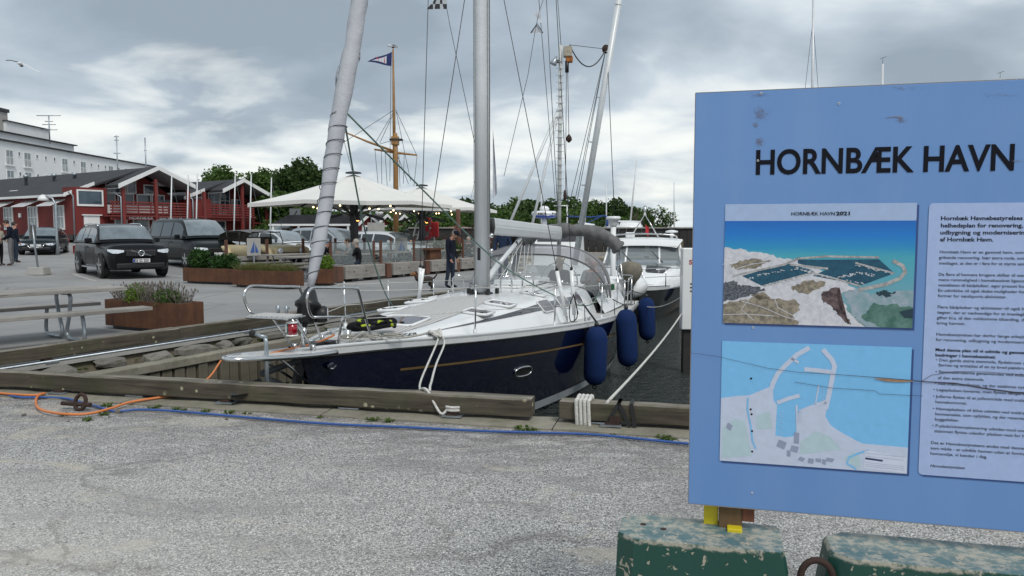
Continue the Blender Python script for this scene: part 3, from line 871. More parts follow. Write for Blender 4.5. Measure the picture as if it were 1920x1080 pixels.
# sliding hatch garage and rails on the roof
mb = MB()
for sd in (1, -1):
    pts = [V(sd * .78, y, roof(y, .95).z + (0.075 if 0 < k < 6 else -0.01)) for k, y in enumerate([5.55, 5.6, 6.0, 6.4, 6.8, 7.2, 7.25])]
    mb.tube(pts, 0.014, 6)
mb.build('grab_rail', M['steel'], boat)
mb = MB(); mb.box((0, 7.3, roof(7.3, 0).z + 0.04), (0.8, 1.0, 0.09)); mb.build('companionway_hatch', M['white_gel'], boat, bevel=0.02)
for sd in (-1, 1):
    mb = MB()
    for x0 in (0.24, 0.62):
        x = sd * x0
        zz = roof(5.5, .3).z
        mb.tube([V(x, 5.42, zz - .02), V(x, 5.42, zz + .22), V(x + .03, 5.48, zz + .27), V(x + .12, 5.52, zz + .27), V(x + .15, 5.54, zz + .22), V(x + .15, 5.55, zz - .02)], 0.014, 6)
    mb.build('mast_rail', M['steel'], boat)
# winch and jammers
for sd in (1, -1):
    mb = MB(); zz = roof(7.0, .8).z; mb.lathe([(.055, zz), (.05, zz + .05), (.035, zz + .07), (.045, zz + .11), (.01, zz + .12)], 12, (sd * .72, 7.5, 0)); mb.build('winch', M['steel'], boat)
mb = MB(); zz = roof(5.0, .4).z
mb.lathe([(.19, zz - .02), (.17, zz + .035), (.10, zz + .05)], 16, (0, 5.2, 0)); mb.build('mast_collar', M['black'], boat)

# ------------------------------------------------------------------ mast, boom, vang
MY = 5.2
mz0 = roof(MY, 0).z
ring = [V(.118 * cos(a) * 1.0, .15 * sin(a), 0) for a in [2 * pi * i / 20 for i in range(20)]]
mb = MB(); mb.loft([[p + V(0, MY, z) for p in ring] for z in (mz0, 4, 9, 15.6)], cap=True, smooth=True); mast = mb.build('mast', M['alu'], boat)
mb = MB()
for sx in (-1, 1): mb.box((sx * .05, MY + .15, 8.2), (.014, .10, 14.5))
mb.build('sail_slot', M['alu_light'], mast)
rv_ = MB().box((0, 0, 0), (.006, .014, .014)).mesh('rivet', M['black'])
for k in range(60): link('rivet', rv_, mast, 0, (.1135, MY + .045, 1.0 + k * .12))
mb = MB(); mb.box((.098, MY + .085, 8.2), (.02, .012, 14.5)); mb.build('side_groove', M['black'], mast)
mb = MB(); mb.box((.0, MY - .152, 1.2), (.05, .008, .2)); mb.build('mast_label', M['black'], mast)
mb = MB()
for x, y, r in ((.125, MY - .06, .005), (-.128, MY - .03, .005), (.13, MY - .0, .004), (-.05, MY - .165, .005)):
    mb.tube([V(x, y, mz0 + .1), V(x, y, 15)], r, 4)
mb.build('halyard', M['rope_grey'], mast)
for k, zz in enumerate((1.25, 1.5)):
    mb = MB(); Mx = Matrix.Rotation(pi / 2, 3, 'Y'); mb.lathe([(.045, 0), (.04, .04), (.03, .06), (.04, .1), (.01, .11)], 10, (.08, MY, zz), Mx); mb.build('mast_winch', M['steel'], mast)
for i, (x, y) in enumerate(((.16, 5.05), (-.2, 5.1), (.22, 5.3), (-.1, 4.98))):
    mb = MB(); zz = roof(5, .2).z; mb.box((x, y, zz + .05), (.05, .08, .09)); mb.build('deck_block', M['black'], boat, bevel=.01)
# boom
boom_z = 1.52
mb = MB(); rg = [(-.065, -.13), (.065, -.13), (.085, -.02), (.07, .12), (-.07, .12), (-.085, -.02)]
mb.loft([[V(u, y, boom_z + .14 * (9.85 - y) / 4.3 + v * 1.12) for u, v in rg] for y in (5.58, 9.85)], cap=True, smooth=False); boom = mb.build('boom', M['alu_light'], boat, bevel=.02)
mb = MB(); mb.loft([[V(u * 1.05, y, boom_z + .14 + v * s_ * 1.1) for u, v in rg] for y, s_ in ((5.42, .8), (5.6, 1.04))], cap=True); mb.build('end_cap', M['black'], boom, bevel=.02)
MB().box((0, 5.37, boom_z + .14), (.07, .12, .1)).build('gooseneck', M['steel'], boom)
mb = MB()
for sx in (-1, 1): mb.beam((sx * .083, 5.6, boom_z + .16), (sx * .083, 9.8, boom_z + .02), .004, .012)
mb.build('seam', M['alu'], boom)
mb = MB(); mb.tube([V(0, 5.34, .72), V(0, 6.0, 1.02)], .05, 12); mb.tube([V(0, 5.9, .97), V(0, 7.15, 1.42)], .04, 12); mb.build('boom_vang', M['alu_light'], boat)
for k, y in enumerate((6.9, 7.35, 7.8)):
    mb = MB(); mb.ball((0.02, y, boom_z - .19), (.025, .05, .06), 8, 6); mb.build('sheet_block', M['black'], boat)
    mb = MB()
    for dx in (-.02, .03): mb.tube([V(dx, y, boom_z - .2), V(dx * 3 + .05 * k, 6.9 + .35 * k - .3, roof(7.2, 0).z + .1)], .006, 5)
    mb.build('main_sheet', M['rope_white'], boat)
mb = MB(); mb.tube([V(.06, 7.1, boom_z - .15), V(.09, 6.2, .95), V(.1, 5.5, .65)], .006, 5); mb.tube([V(-.06, 7.1, boom_z - .15), V(-.09, 6.2, .9), V(-.1, 5.5, .65)], .006, 5)
mb.build('vang_line', M['rope_white'], boat)

# ------------------------------------------------------------------ furled headsail, furler
ST0 = V(0, .15, .62); STD = V(0, 5.02, 14.9).normalized()
def stay(z): return ST0 + STD * ((z - ST0.z) / STD.z)
rad = [(0.98, .035), (1.12, .055), (1.3, .078), (1.9, .09), (2.6, .105), (3.2, .112), (5, .105), (8, .085), (13, .05)]
mb = MB(); rings = []
zs_ = [0.98 + i * (13 - .98) / 90 for i in range(91)]
a1 = STD.cross(V(1, 0, 0)).normalized(); a2 = STD.cross(a1)
for i, z in enumerate(zs_):
    r = .84 * interp(z, rad) * (1 + .04 * sin(i * 2.1) + .02 * sin(i * 5.3))
    c0 = stay(z); rg_ = []
    for j in range(18):
        th = 2 * pi * j / 18
        rr_ = r * (1 + .09 * cos(th - z * 3.1) + .045 * cos(3 * th + z * 11) + .03 * sin(5 * th - z * 17))
        rg_.append(c0 + (a1 * cos(th) + a2 * sin(th)) * rr_)
    rings.append(rg_)
mb.loft(rings, cap=True); gen = mb.build('furled_headsail', M['sail_grey'], boat)
mb = MB()
path = []
z = 1.08
while z < 2.85:
    th = (z - .9) / .155 * 2 * pi
    path.append(stay(z) + (a1 * cos(th) + a2 * sin(th)) * (interp(z, rad) * .90 + .003)); z += .155 / 14
mb.tube(path, .0045, 5); mb.build('sheet_wraps', M['wire'], gen)
for z0_, th0 in ((2.95, .4), (4.2, 2.0), (3.45, 5.0)):
    mb = MB()
    def fold(u, v, z0_=z0_, th0=th0):
        th = th0 + u * 2.2; z = z0_ + v * .09 + u * .35
        return stay(z) + (a1 * cos(th) + a2 * sin(th)) * (interp(z, rad) * .94 + .012 * sin(pi * v))
    mb.grid(fold, 12, 4); mb.build('sail_fold', M['sail_grey'], gen)
# furler drum
def sc(z, r): return (r, z)
Rm = STD.to_track_quat('Z', 'Y').to_matrix()
mb = MB(); mb.lathe([(.07, -.17), (.095, -.16), (.1, -.02), (.13, 0.0), (.135, .04), (.1, .07), (.06, .17), (.04, .2)], 20, tuple(stay(.80)), Rm); fu = mb.build('furler_drum', M['black'], boat)
mb = MB(); mb.lathe([(.083, .105), (.07, .145)], 20, tuple(stay(.80)), Rm); mb.build('band', M['alu_light'], fu)
mb = MB(); Mx = Matrix.Rotation(pi / 2, 3, 'Y') ; mb.lathe([(.085, 0), (.09, .1), (.075, .13)], 18, (.05, .26, .72), Matrix.Rotation(.5, 3, 'Z') @ Mx); mb.build('motor_housing', M['black'], fu)
mb = MB(); mb.lathe([(.07, .131), (.06, .137)], 18, (.05, .26, .72), Matrix.Rotation(.5, 3, 'Z') @ Mx); mb.build('motor_cap', M['alu'], fu)
mb = MB(); mb.tube([V(0, .1, .38), stay(.66)], .03, 10); mb.build('stay_toggle', M['steel'], fu)

# ------------------------------------------------------------------ bowsprit platform, anchor, pulpit
mb = MB()
out_ = smooth_path([(.30, .27, .335), (.28, -.1, .36), (.24, -.55, .405), (.14, -.9, .44), (0, -1.02, .45), (-.14, -.9, .44), (-.24, -.55, .405), (-.28, -.1, .36), (-.3, .27, .335)], 5)
mb.tube(out_, .024, 10); mb.build('platform_rail', M['steel'], boat)
mb = MB()
for k in range(5):
    x = -.2 + k * .1
    ye = -.97 if k == 2 else (-.88 if k in (1, 3) else -.56)
    mb.beam((x, .3, .34), (x, ye, .34 + (.3 - ye) * .085), .085, .02)
mb.build('platform_board', M['white_gel'], boat)
mb = MB(); mb.tube([V(.12, -.45, .38), V(.06, .12, .02)], .014, 8); mb.tube([V(-.12, -.45, .38), V(-.06, .12, .02)], .014, 8); mb.build('platform_strut', M['steel'], boat)
MB().box((0, .02, .12), (.05, .12, .5), M=Matrix.Rotation(-.35, 3, 'X')).build('stem_fitting', M['black'], boat, bevel=.008)
for sd in (1,):
    mb = MB(); c0 = hull(.30, .12, 1, .006)
    mb.tube([c0 + V(.005, -.05, -.02), c0 + V(.005, 0, -.03), c0 + V(0.01, .05, .0)], .012, 6); mb.ball(c0, (.012, .10, .05), 12, 6, mi=1); mb.build('side_bracket', [M['steel'], M['navy']], boat)
# anchor slung under the platform
mb = MB()
mb.tube([V(0, .42, .26), V(0, .0, .27), V(0, -.55, .24)], [.03, .03, .035], 8)
def fluke(u, v):
    x = (v - .5) * 2
    y = -.98 + u * .62; wd = .02 + .17 * sin(min(1, u * 1.25) * pi * .62)
    return V(x * wd, y, .15 - .10 * u + .10 * abs(x) ** 1.5 * u - .03 * (1 - u))
mb.grid(fluke, 10, 8); mb.grid(lambda u, v: fluke(u, v) + V(0, 0, -.014 - .05 * (1 - abs(v - .5) * 2) * sin(u * pi)), 10, 8, flip=True)
mb.loft([[V(x, y, z) for x, z in ((-.012, z0_), (.012, z0_), (.012, z1_), (-.012, z1_))] for y, z0_, z1_ in ((-.46, .02, .2), (-.28, -.18, .12), (-.1, -.24, .0))], cap=True)
mb.build('anchor', pm('dull_grey_iron', (.07, .075, .08), .6, .3, var=.3, vs=8), boat)
mb = MB(); mb.box((0, .3, .39), (.14, .2, .06)); mb.box((.02, .52, .385), (.18, .16, .05)); mb.build('anchor_roller', M['black'], boat, bevel=.01)
mb = MB(); mb.lathe([(.055, 0), (.05, .02), (.035, .03), (.05, .09), (.012, .1)], 12, (0.0, .98, .37)); mb.build('windlass', M['steel'], boat)
# pulpit: one open steel frame each side
for sd in (1, -1):
    mb = MB()
    top = smooth_path([(sd * .31, -.16, .745), (sd * .345, -.27, .80), (sd * .36, -.33, .95), (sd * .355, -.26, 1.03), (sd * .35, -.1, 1.03), (sd * .35, .25, 1.0), (sd * .355, .56, .975), (sd * .362, .62, .94), (sd * .34, .80, .62), (sd * .33, .97, .35)], 5)
    mb.tube(top, .0145, 8)
    mb.tube([V(sd * .31, -.16, .745), V(sd * .32, .3, .70), V(sd * .34, .81, .635)], .013, 8)
    mb.tube([V(sd * .33, .34, .70), V(sd * .17, .50, .36)], .0135, 8)
    mb.tube([V(sd * .14, -.2, .735), V(sd * .11, .12, .37)], .012, 8)
    p_ = mb.build('pulpit', M['steel'], boat)
    for x, y in ((.33, .98), (.17, .51), (.11, .13)):
        mb = MB(); mb.lathe([(.028, interp(y, SH) + .01), (.024, interp(y, SH) + .07)], 10, (sd * x, y, 0)); mb.build('foot', M['steel'], p_)
mb = MB(); mb.box((-.08, -.22, .742), (.50, .30, .022)); mb.build('pulpit_seat', M['steel'], boat, bevel=.008)
mb = MB(); mb.box((-.08, -.22, .757), (.44, .26, .012)); mb.build('pulpit_seat_slat', M['teak'], boat)
for sx in (-.05, .05):
    mb = MB(); mb.tube([V(-.10 + sx, -.08, .76), V(-.10 + sx, -.08, .84)], .016, 8); mb.build('clamp', M['galv'], boat)
MB().box((-.10, -.08, .815), (.16, .02, .02)).build('clamp_bar', M['galv'], boat)
# navigation light
def m_light():
    m = NM('red_and_green_lens'); s_ = m.n('ShaderNodeSeparateXYZ'); m.l(m.tc.outputs['Object'], s_.inputs[0])
    f = m.math('GREATER_THAN', s_.outputs[0], -0.012)
    m.set('Base Color', m.mix(f, (0.0, 0.10, 0.07), (0.30, 0.0, 0.012))); m.set('Roughness', 0.08); m.set('Coat Weight', 0.6); return m.m
NLp = (.13, -.25, .635)
mb = MB(); mb.lathe([(.05, -.055), (.05, .055)], 18); nl = mb.build('navigation_light', m_light(), boat, loc=NLp)
for zz in (-.068, .056):
    mb = MB(); mb.lathe([(.058, zz), (.058, zz + .013)], 18); mb.build('cap', M['white_gel'], nl)
MB().box((-.06, .02, 0), (.04, .04, .08)).build('bracket', M['white_gel'], nl)

# ------------------------------------------------------------------ stanchions and lifelines
def stanch(y, h=.62):
    for sd in (1, -1):
        e = hull(y, 0, 1).x - .075; z = interp(y, SH) + .03
        mb = MB(); mb.tube([V(sd * e, y, z), V(sd * (e + .012), y, z + h)], .0125, 8); mb.ball((sd * (e + .012), y, z + h), .016, 6, 4)
        s_ = mb.build('stanchion', M['steel'], boat)
        mb = MB(); mb.lathe([(.034, z - .01), (.028, z + .01), (.022, z + .07)], 10, (sd * e, y, 0)); mb.build('base', M['alu_light'], s_)
for y in (2.5, 4.6, 6.85, 8.95): stanch(y)
mb = MB()
for sd in (1, -1):
    for hh in (.6, .31):
        pts = [V(sd * (.36 if hh > .5 else .345), .62 if hh > .5 else .8, .95 if hh > .5 else .63)] + [V(sd * (hull(y, 0, 1).x - .064), y, interp(y, SH) + .03 + hh) for y in (2.5, 4.6, 6.85, 8.95, 9.7)]
        for a, b in zip(pts, pts[1:]): mb.tube(sag(a, b, .012, 4), .0045, 5)
mb.build('lifeline', M['rope_white'], boat)
# stern rail
for sd in (1, -1):
    z = interp(10, SH) + .02; e = 1.56
    mb = MB()
    mb.tube(smooth_path([(sd * e, 9.75, z), (sd * (e + .02), 9.73, z + .55), (sd * (e + .02), 9.85, z + .63), (sd * (e - .06), 10.7, z + .63), (sd * (e - .16), 11.15, z + .62), (sd * (e - .5), 11.25, z + .62)], 4), .0145, 8)
    mb.tube([V(sd * (e - .06), 10.5, z), V(sd * (e - .05), 10.5, z + .63)], .0145, 8)
    mb.tube([V(sd * (e + .01), 9.75, z + .32), V(sd * (e - .1), 10.9, z + .32)], .011, 8)
    mb.tube([V(sd * (e - .5), 11.2, z), V(sd * (e - .5), 11.25, z + .62)], .0145, 8)
    mb.build('stern_rail', M['steel'], boat)
# cleats, chainplates
for y, sd in ((1.75, 1), (1.75, -1), (6.2, 1), (10.6, 1)):
    mb = MB(); e = hull(y, 0, 1).x - .11; z = interp(y, SH) + .02
    mb.tube([V(sd * e, y - .11, z + .06), V(sd * e, y - .05, z + .05), V(sd * e, y + .05, z + .05), V(sd * e, y + .11, z + .06)], [.01, .014, .014, .01], 8)
    mb.box((sd * e, y, z + .02), (.03, .09, .05)); mb.build('cleat', M['steel'], boat)
# shrouds: covered lower ends, wires to the spreaders and mast
MT = V(0, MY, 15.4)
CP = [(1.42, 5.62), (1.30, 5.30)]
def shroud(name, x, y, top, cov, m=None):
    mb = MB(); z0_ = interp(y, SH) + .03; a = V(x, y, z0_); b = V(*top); mb.tube([a, b], .0065, 6); s_ = mb.build(name, m or M['wire'], boat)
    if cov:
        d = (b - a).normalized(); mb = MB(); mb.tube([a + d * .12, a + d * .86], .032, 12); mb.tube([a + d * .86, a + d * .94], [.032, .008], 10, mi=1); mb.build('shroud_cover', [M['white_gel'], M['black']], s_)
    mb = MB(); mb.box((x, y, z0_ + .0), (.09, .09, .02)); mb.box((x, y, z0_ + .05), (.02, .03, .12)); mb.build('chainplate', M['steel'], s_)
for sd in (1, -1):
    shroud('cap_shroud', sd * 1.42, 5.75, (sd * 1.05, 5.55, 6.6), True)
    shroud('lower_shroud', sd * 1.36, 5.5, (sd * .09, 5.25, 6.55), True)
    mb = MB(); mb.tube([V(sd * 1.05, 5.55, 6.6), V(sd * .8, 5.5, 11), V(sd * .05, 5.2, 15.3)], .0065, 6); mb.tube([V(sd * 1.05, 5.55, 6.6), V(sd * .08, 5.2, 11)], .0065, 6); mb.build('upper_shroud', M['wire'], boat)
    mb = MB(); mb.tube([V(0, 5.22, 6.6), V(sd * 1.06, 5.56, 6.62)], [.035, .02], 8, ell=1); mb.build('spreader', M['alu'], boat)
    mb = MB(); mb.tube([V(0, 5.22, 11), V(sd * .82, 5.5, 11.02)], [.03, .018], 8); mb.build('spreader', M['alu'], boat)
# babystay like inner lines seen crossing the mast
mb = MB(); mb.tube([V(-.3, 11.2, .5), V(0, 5.4, 15.2)], .006, 6); mb.build('backstay', M['wire'], boat)
# green headsail sheets
cl = stay(2.88) + V(.03, .09, 0)
mb = MB(); mb.tube(smooth_path([cl, bw(0, 0, 0) * 0 + V(.35, 3.9, 1.46), V(.62, 5.0, .90), V(1.12, 6.5, .33), V(1.3, 7.4, .20), V(1.28, 8.2, .35)], 6), .0105, 6)
mb.build('headsail_sheet', M['rope_green'], boat)
mb = MB(); mb.tube(smooth_path([cl - V(.05, 0, 0), V(-.50, 2.3, 1.55), V(-1.0, 3.9, .48), V(-1.2, 5.2, .15), V(-1.3, 7.5, .1)], 6), .0105, 6)
mb.build('headsail_sheet', M['rope_green'], boat)

# ------------------------------------------------------------------ sprayhood
M['vinyl'] = glass('clear_vinyl', (0.84, 0.86, 0.87), 0.03, 0.08, .22)
M['hood_cloth'] = pm('grey_hood_cloth', (0.20, 0.195, 0.20), 0.8, var=0.1, bump=0.2)
HZ = roof(7.6, 0).z
def arch(y, w, h, n=24, foot=None, p=2.6, sw=.38):
    z0_ = foot if foot is not None else interp(y, SH) + .28
    pts = []
    for i in range(n + 1):
        t = -1 + 2 * i / n; a = t * pi / 2
        x = w * (abs(sin(a)) ** (2 / p)) * (1 if a > 0 else -1); z = z0_ + (h - z0_) * (abs(cos(a)) ** (2 / p))
        pts.append(V(x, y + sw * abs(t) ** 2.6, z))
    return pts
A1 = arch(7.05, 1.24, HZ + .05, p=3.4, sw=1.1); A2 = arch(7.7, 1.36, HZ + .52, p=3.0, sw=.95); A3 = arch(8.35, 1.36, HZ + .70, p=3.0, sw=.55); A4 = arch(8.9, 1.36, HZ + .66, p=3.0, sw=.12)
hood = MB(); hood.loft([A1, A2], ring_closed=False); hood = hood.build('sprayhood_window', M['vinyl'], boat)
mb = MB(); mb.loft([A2, [a.lerp(b, .5) + V(0, 0, .05) for a, b in zip(A2, A3)], A3], ring_closed=False); mb.build('sprayhood_top', glass('greyed_vinyl', (0.60, 0.60, 0.63), 0.30, 0.3, .3), boat)
mb = MB(); mb.loft([A3, A4], ring_closed=False); mb.build('sprayhood_roof', M['hood_cloth'], boat)
mb = MB()
for A in (A2, A3): mb.tube([p + V(0, 0, .006) for p in A], .014, 6)
mb.tube(A1, .012, 6)
for i in (4, 9, 15, 20): mb.tube([A1[i], A2[i]], .011, 6)
mb.build('sprayhood_frame', M['hood_cloth'], boat)
mb = MB(); mb.tube([p + V(0, -.01, .02) for p in A2[2:-2]], .007, 5); mb.build('sprayhood_piping', M['black'], boat)
# cockpit: coaming, seats, wheel
mb = MB()
for sd in (1, -1):
    mb.loft([[V(sd * x, y, z) for x, z in ((1.0, -.1), (1.05, .22), (1.2, .25), (1.38, -.05))] for y in (8.3, 9.3, 10.6)], ring_closed=False, smooth=False)
mb.build('coaming', M['white_gel'], boat)
mb = MB()
for k in range(9): mb.box((.62 + k * .11, 10.9, -.065), (.09, .7, .02))
mb.build('stern_slat', M['teak'], boat)
mb = MB(); mb.tube([V(.42 * cos(a), 9.9, .45 + .42 * sin(a)) for a in [2 * pi * i / 24 for i in range(24)]], .016, 6, closed=True)
for k in range(3): mb.tube([V(0, 9.9, .45), V(.42 * cos(k * 2.1), 9.9, .45 + .42 * sin(k * 2.1))], .01, 6)
mb.box((0, 10.0, .15), (.25, .2, .5)); mb.build('steering_wheel', M['steel'], boat)
# folded bimini roll aft of the boom
mb = MB(); pts = smooth_path([(-1.05, 10.45, 1.32), (-.6, 10.35, 1.52), (0, 10.3, 1.58), (.55, 10.35, 1.55), (.95, 10.4, 1.43), (1.22, 10.5, 1.18)], 6)
mb.tube(pts, [.145 + .014 * sin(i * 2.2) + .02 * sin(i * .7) for i in range(len(pts))], 16)
for i_, v_ in enumerate(mb.v): mb.v[i_] = tuple(V(*v_) + V(0, .012 * sin(v_[0] * 37 + v_[2] * 25), .014 * sin(v_[0] * 29 + v_[1] * 31)))
mb.mi = mb.mi; mb.build('folded_bimini', M['canvas_grey'], boat)
mb = MB()
for sd in (1, -1):
    mb.tube([V(sd * 1.22, 10.5, 1.2), V(sd * 1.42, 10.2, .0)], .014, 8); mb.tube([V(sd * 1.2, 10.5, 1.2), V(sd * 1.36, 9.6, .0)], .012, 8)
mb.build('bimini_frame', M['steel'], boat)
# rope tails, coil and harness on the foredeck
rr = random.Random(5)
for j in range(3):
    mb = MB(); pts = [V(.12 + .2 * j + .13 * cos(a) * (1 - a / 40), .82 + .13 * j + .10 * sin(a), .40 + .003 * a) for a in [i * .5 for i in range(26)]]
    mb.tube(pts, .009, 6); mb.build('rope_tail', M['rope_grey'], boat)
mb = MB(); mb.tube(smooth_path([(.2, .7, .38), (.28, .85, .46), (.35, .95, .38), (.5, 1.2, .36), (.62, 1.6, .36), (.66, 1.75, .38)], 5), .012, 6); mb.build('rope_tail', M['rope_grey'], boat)
def m_vest():
    m = NM('black_and_yellow_webbing'); n = m.noise(m.co(), 9, 1)
    m.set('Base Color', m.mix(m.ramp(n, [(0.55, 0.0), (0.57, 1.0)]), (0.012, 0.012, 0.016), (0.42, 0.52, 0.03))); m.set('Roughness', .8); return m.m
tag(boat, 'large sailing yacht with dark blue hull and white deck moored bow to the quay', 'sailboat')
jk = thing('life_jacket', 'black and yellow life jacket lying bunched on the foredeck', 'life jacket', tuple(bw(.12, 1.38, .42)), .4)
mv = m_vest()
for k in range(6):
    mb = MB(); pts = []
    for i in range(13):
        a = 2 * pi * i / 12 * rr.uniform(.6, .95) + k
        pts.append(V((.24 - .02 * k) * cos(a) + rr.uniform(-.02, .02), (.13 - .01 * k) * sin(a) + rr.uniform(-.02, .02), .03 + .018 * k + .03 * abs(sin(a * 1.5))))
    mb.tube(smooth_path(pts, 3), .026, 7); mb.build('strap', mv if k % 2 else M['black_cloth'], jk)
for c_, r_ in (((-.2, .0, .05), (.13, .08, .06)), ((.2, .04, .08), (.09, .07, .06))): mb = MB(); mb.ball(c_, r_, 10, 6); mb.build('pad', M['black_cloth'], jk)
# yacht name on the deck edge
M['ink'] = pm('dark_lettering', (0.008, 0.009, 0.014), 0.7, spec=.12)
e1 = hull(1.28, 0, 1) + V(-.23, 0, .05); e2 = hull(1.72, 0, 1) + V(-.24, 0, .05)
dxv = (e2 - e1).normalized()
text('boat_name', 'BLUEFOOT', .085, M['ink'], boat, frame(e1 , (dxv.x, dxv.y, dxv.z), (-dxv.y, dxv.x, .55)), bold=.02, wmax=.47)

# ------------------------------------------------------------------ fenders
def fender(label, px, y, out_, ztop, Lf, r, tilt=0.0):
    """hangs outside the near rail; boat-local position"""
    t = thing('fender', label, 'fender', tuple(bw(out_, y, ztop)), -BH, 'blue covered fenders on the near side of the yacht')
    mb = MB(); pr = [(.02, 0), (r * .55, -.03), (r * .85, -.10), (r, -.2), (r, -Lf + .2), (r * .88, -Lf + .09), (r * .5, -Lf + .02), (.03, -Lf)]
    mb.lathe(pr[::-1], 20); b = mb.build('cover', M['fender'], t); b.rotation_euler = (tilt * .4, tilt, 0)
    c1 = MB(); c1.lathe([(.035, -.02), (.04, .03), (.022, .07)], 10); c1.build('eye', M['black'], t)
    c2 = MB(); c2.tube([V(.03 * cos(a), 0, -Lf - .03 + .03 * sin(a)) for a in [2 * pi * i / 10 for i in range(10)]], .012, 6, closed=True); e = c2.build('lower_eye', M['black'], b)
    rt = bw(hull(y, 0, 1).x - .06, y, interp(y, SH) + .34) - V(*t.location)
    q = Matrix.Rotation(BH, 3, 'Z') @ rt
    c3 = MB(); c3.tube([V(0, 0, .05), q], .009, 6); c3.tube([V(.02, 0, .05), q + V(.02, .04, -.02), q + V(.03, .06, -.3), q + V(.02, .02, -.38)], .008, 6); c3.build('lanyard', M['rope_black'], t)
    return t
fender('left and nearest of three dark blue fenders, hanging lowest beside the hull', 1097, 5.72, 1.80, .02, .98, .19, .03)
fender('middle one of three dark blue fenders along the yacht side', 1160, 7.65, 1.92, .12, 1.08, .195, -.05)
fender('rightmost blue fender at the stern quarter, over the open water', 1215, 10.3, 1.87, .12, .95, .185, -.04)

# ------------------------------------------------------------------ dinghy on the stern with covered outboard
dg_ = thing('dinghy', 'white inflatable dinghy slung across the yacht stern', 'dinghy', tuple(bw(.25, 12.0, .16)), -BH)
mb = MB(); mb.tube(smooth_path([(-1.5, .35, 0), (-1.0, -.25, 0.02), (0, -.34, .02), (.8, -.28, .02), (1.05, .25, .02), (.8, .8, .02), (-1.0, .75, 0)], 6), .24, 14); mb.build('tube', M['white_gel'], dg_)
mb = MB(); mb.tube(smooth_path([(-1.0, -.46, .06), (0, -.56, .06), (.75, -.5, .06), (1.27, .22, .06)], 6), .018, 6); mb.build('rubbing_strip', M['canvas_grey'], dg_)
ob = thing('outboard_motor', 'outboard motor under a taupe canvas cover on the yacht stern rail', 'outboard motor', tuple(bw(1.28, 11.6, .42)), -BH)
mb = MB(); rings = []
for z, rx, ry in ((-.16, .09, .10), (-.05, .15, .17), (.05, .23, .25), (.2, .28, .30), (.32, .26, .28), (.40, .17, .19), (.43, .05, .06)):
    rings.append([V(rx * cos(a) * (1 + .04 * sin(a * 5 + z * 9)), ry * sin(a) * (1 + .05 * cos(a * 4)), z) for a in [2 * pi * i / 20 for i in range(20)]])
mb.loft(rings, cap=True); mb.build('cover', M['canvas_taupe'], ob)
mb = MB(); mb.box((0, .02, -.5), (.1, .2, .7)); mb.box((0, -.15, -.15), (.2, .1, .25)); mb.build('shaft', M['black'], ob, bevel=.02)
# green rope coil on the rail
gc = thing('rope_coil', 'green rope coil hung on the yacht stern rail', 'rope', tuple(bw(1.15, 9.6, .42)), -BH)
for k in range(3):
    mb = MB(); mb.tube([V(.14 * cos(a), .06 * sin(a), -.04 * k + .01 * sin(3 * a)) for a in [2 * pi * i / 18 for i in range(18)]], .022, 6, closed=True); mb.build('turn', pm('green_rope', (.02, .10, .045), .8, var=.3, vs=40) if k == 0 else bpy.data.materials['green_rope'], gc)
# black hanging line by the near shroud
mb = MB(); p0 = bw(1.5, 5.35, .55)
mb.tube(smooth_path([p0, p0 + V(-.06, 0, -.2), p0 + V(-.04, 0, -.42), p0 + V(.06, 0, -.36), p0 + V(.05, 0, -.15), p0 + V(0, 0, .02), p0 + V(.08, 0, -.3)], 5), .009, 6)
tag(mb.build('hanging_line', M['rope_black']), 'black line looped over the lifeline near the first fender', 'rope')

# ------------------------------------------------------------------ mooring lines
ck = bw(hull(1.75, 0, 1).x - .05, 1.75, interp(1.75, SH) + .07)
foot = N0 + ND * s_at(852) + NN * .12
topb = N0 + ND * s_at(798) + NN * .04 + V(0, 0, .215)
mb = MB(); mb.tube(smooth_path([ck, ck + V(.04, -.12, -.06), lerp(ck, topb, .45) + V(-.12, 0, -.25), lerp(ck, topb, .8) + V(-.10, 0, -.14), topb + V(-.06, .02, .0), topb + V(0, -.09, 0), lerp(topb, foot, .5) + V(.0, -.12, -.06), foot + V(-.05, -.03, .09)], 6), .0115, 7)
for z in (.075, .10): mb.tube([foot + V(.075 * cos(a), .075 * sin(a), z) for a in [2 * pi * i / 12 for i in range(12)]], .013, 6, closed=True)
tag(mb.build('mooring_line', M['rope_white']), 'white mooring line over the timber beam, made fast round a kerb post', 'rope', 'mooring lines')
mb = MB(); t2 = N0 + ND * s_at(795) + NN * -.02 + V(0, 0, .19)
mb.tube(smooth_path([ck + V(.02, .03, 0), ck + V(.12, -.1, -.08), lerp(ck, t2, .4) + V(.03, 0, -.12), lerp(ck, t2, .75) + V(.0, 0, -.08), t2, t2 + V(.03, -.05, -.2)], 6), .0115, 7)
tag(mb.build('mooring_line', M['rope_white']), 'second white mooring line, dropping behind the timber beam', 'rope', 'mooring lines')
mb = MB()
for k in range(7):
    pts = [ck + V(.07 * cos(a + k) * (1 + .2 * sin(k)), .09 * sin(a), .03 * sin(2 * a + k) + .004 * k) for a in [2 * pi * i / 12 for i in range(12)]]
    mb.tube(pts, .013, 6, closed=True)
tag(mb.build('rope_knot', M['rope_white']), 'white rope knotted round the bow cleat beside the yacht name', 'rope')
st = bw(hull(10.6, 0, 1).x, 10.6, interp(10.6, SH) + .05)
mb = MB(); tp = N0 + ND * s_at(1142) + V(0, 0, .19); fa = rayp(1278, 588, 15.0)
mb.tube(sag(tp, fa, .06, 14), .0135, 7); mb.tube([tp, tp + NN * .16 + V(0, 0, .012)], .013, 6)
tag(mb.build('mooring_line', M['rope_white']), 'tight white mooring line slanting from the right beam across the water', 'rope', 'mooring lines')
fb = rayp(1288, 548, 15.0)
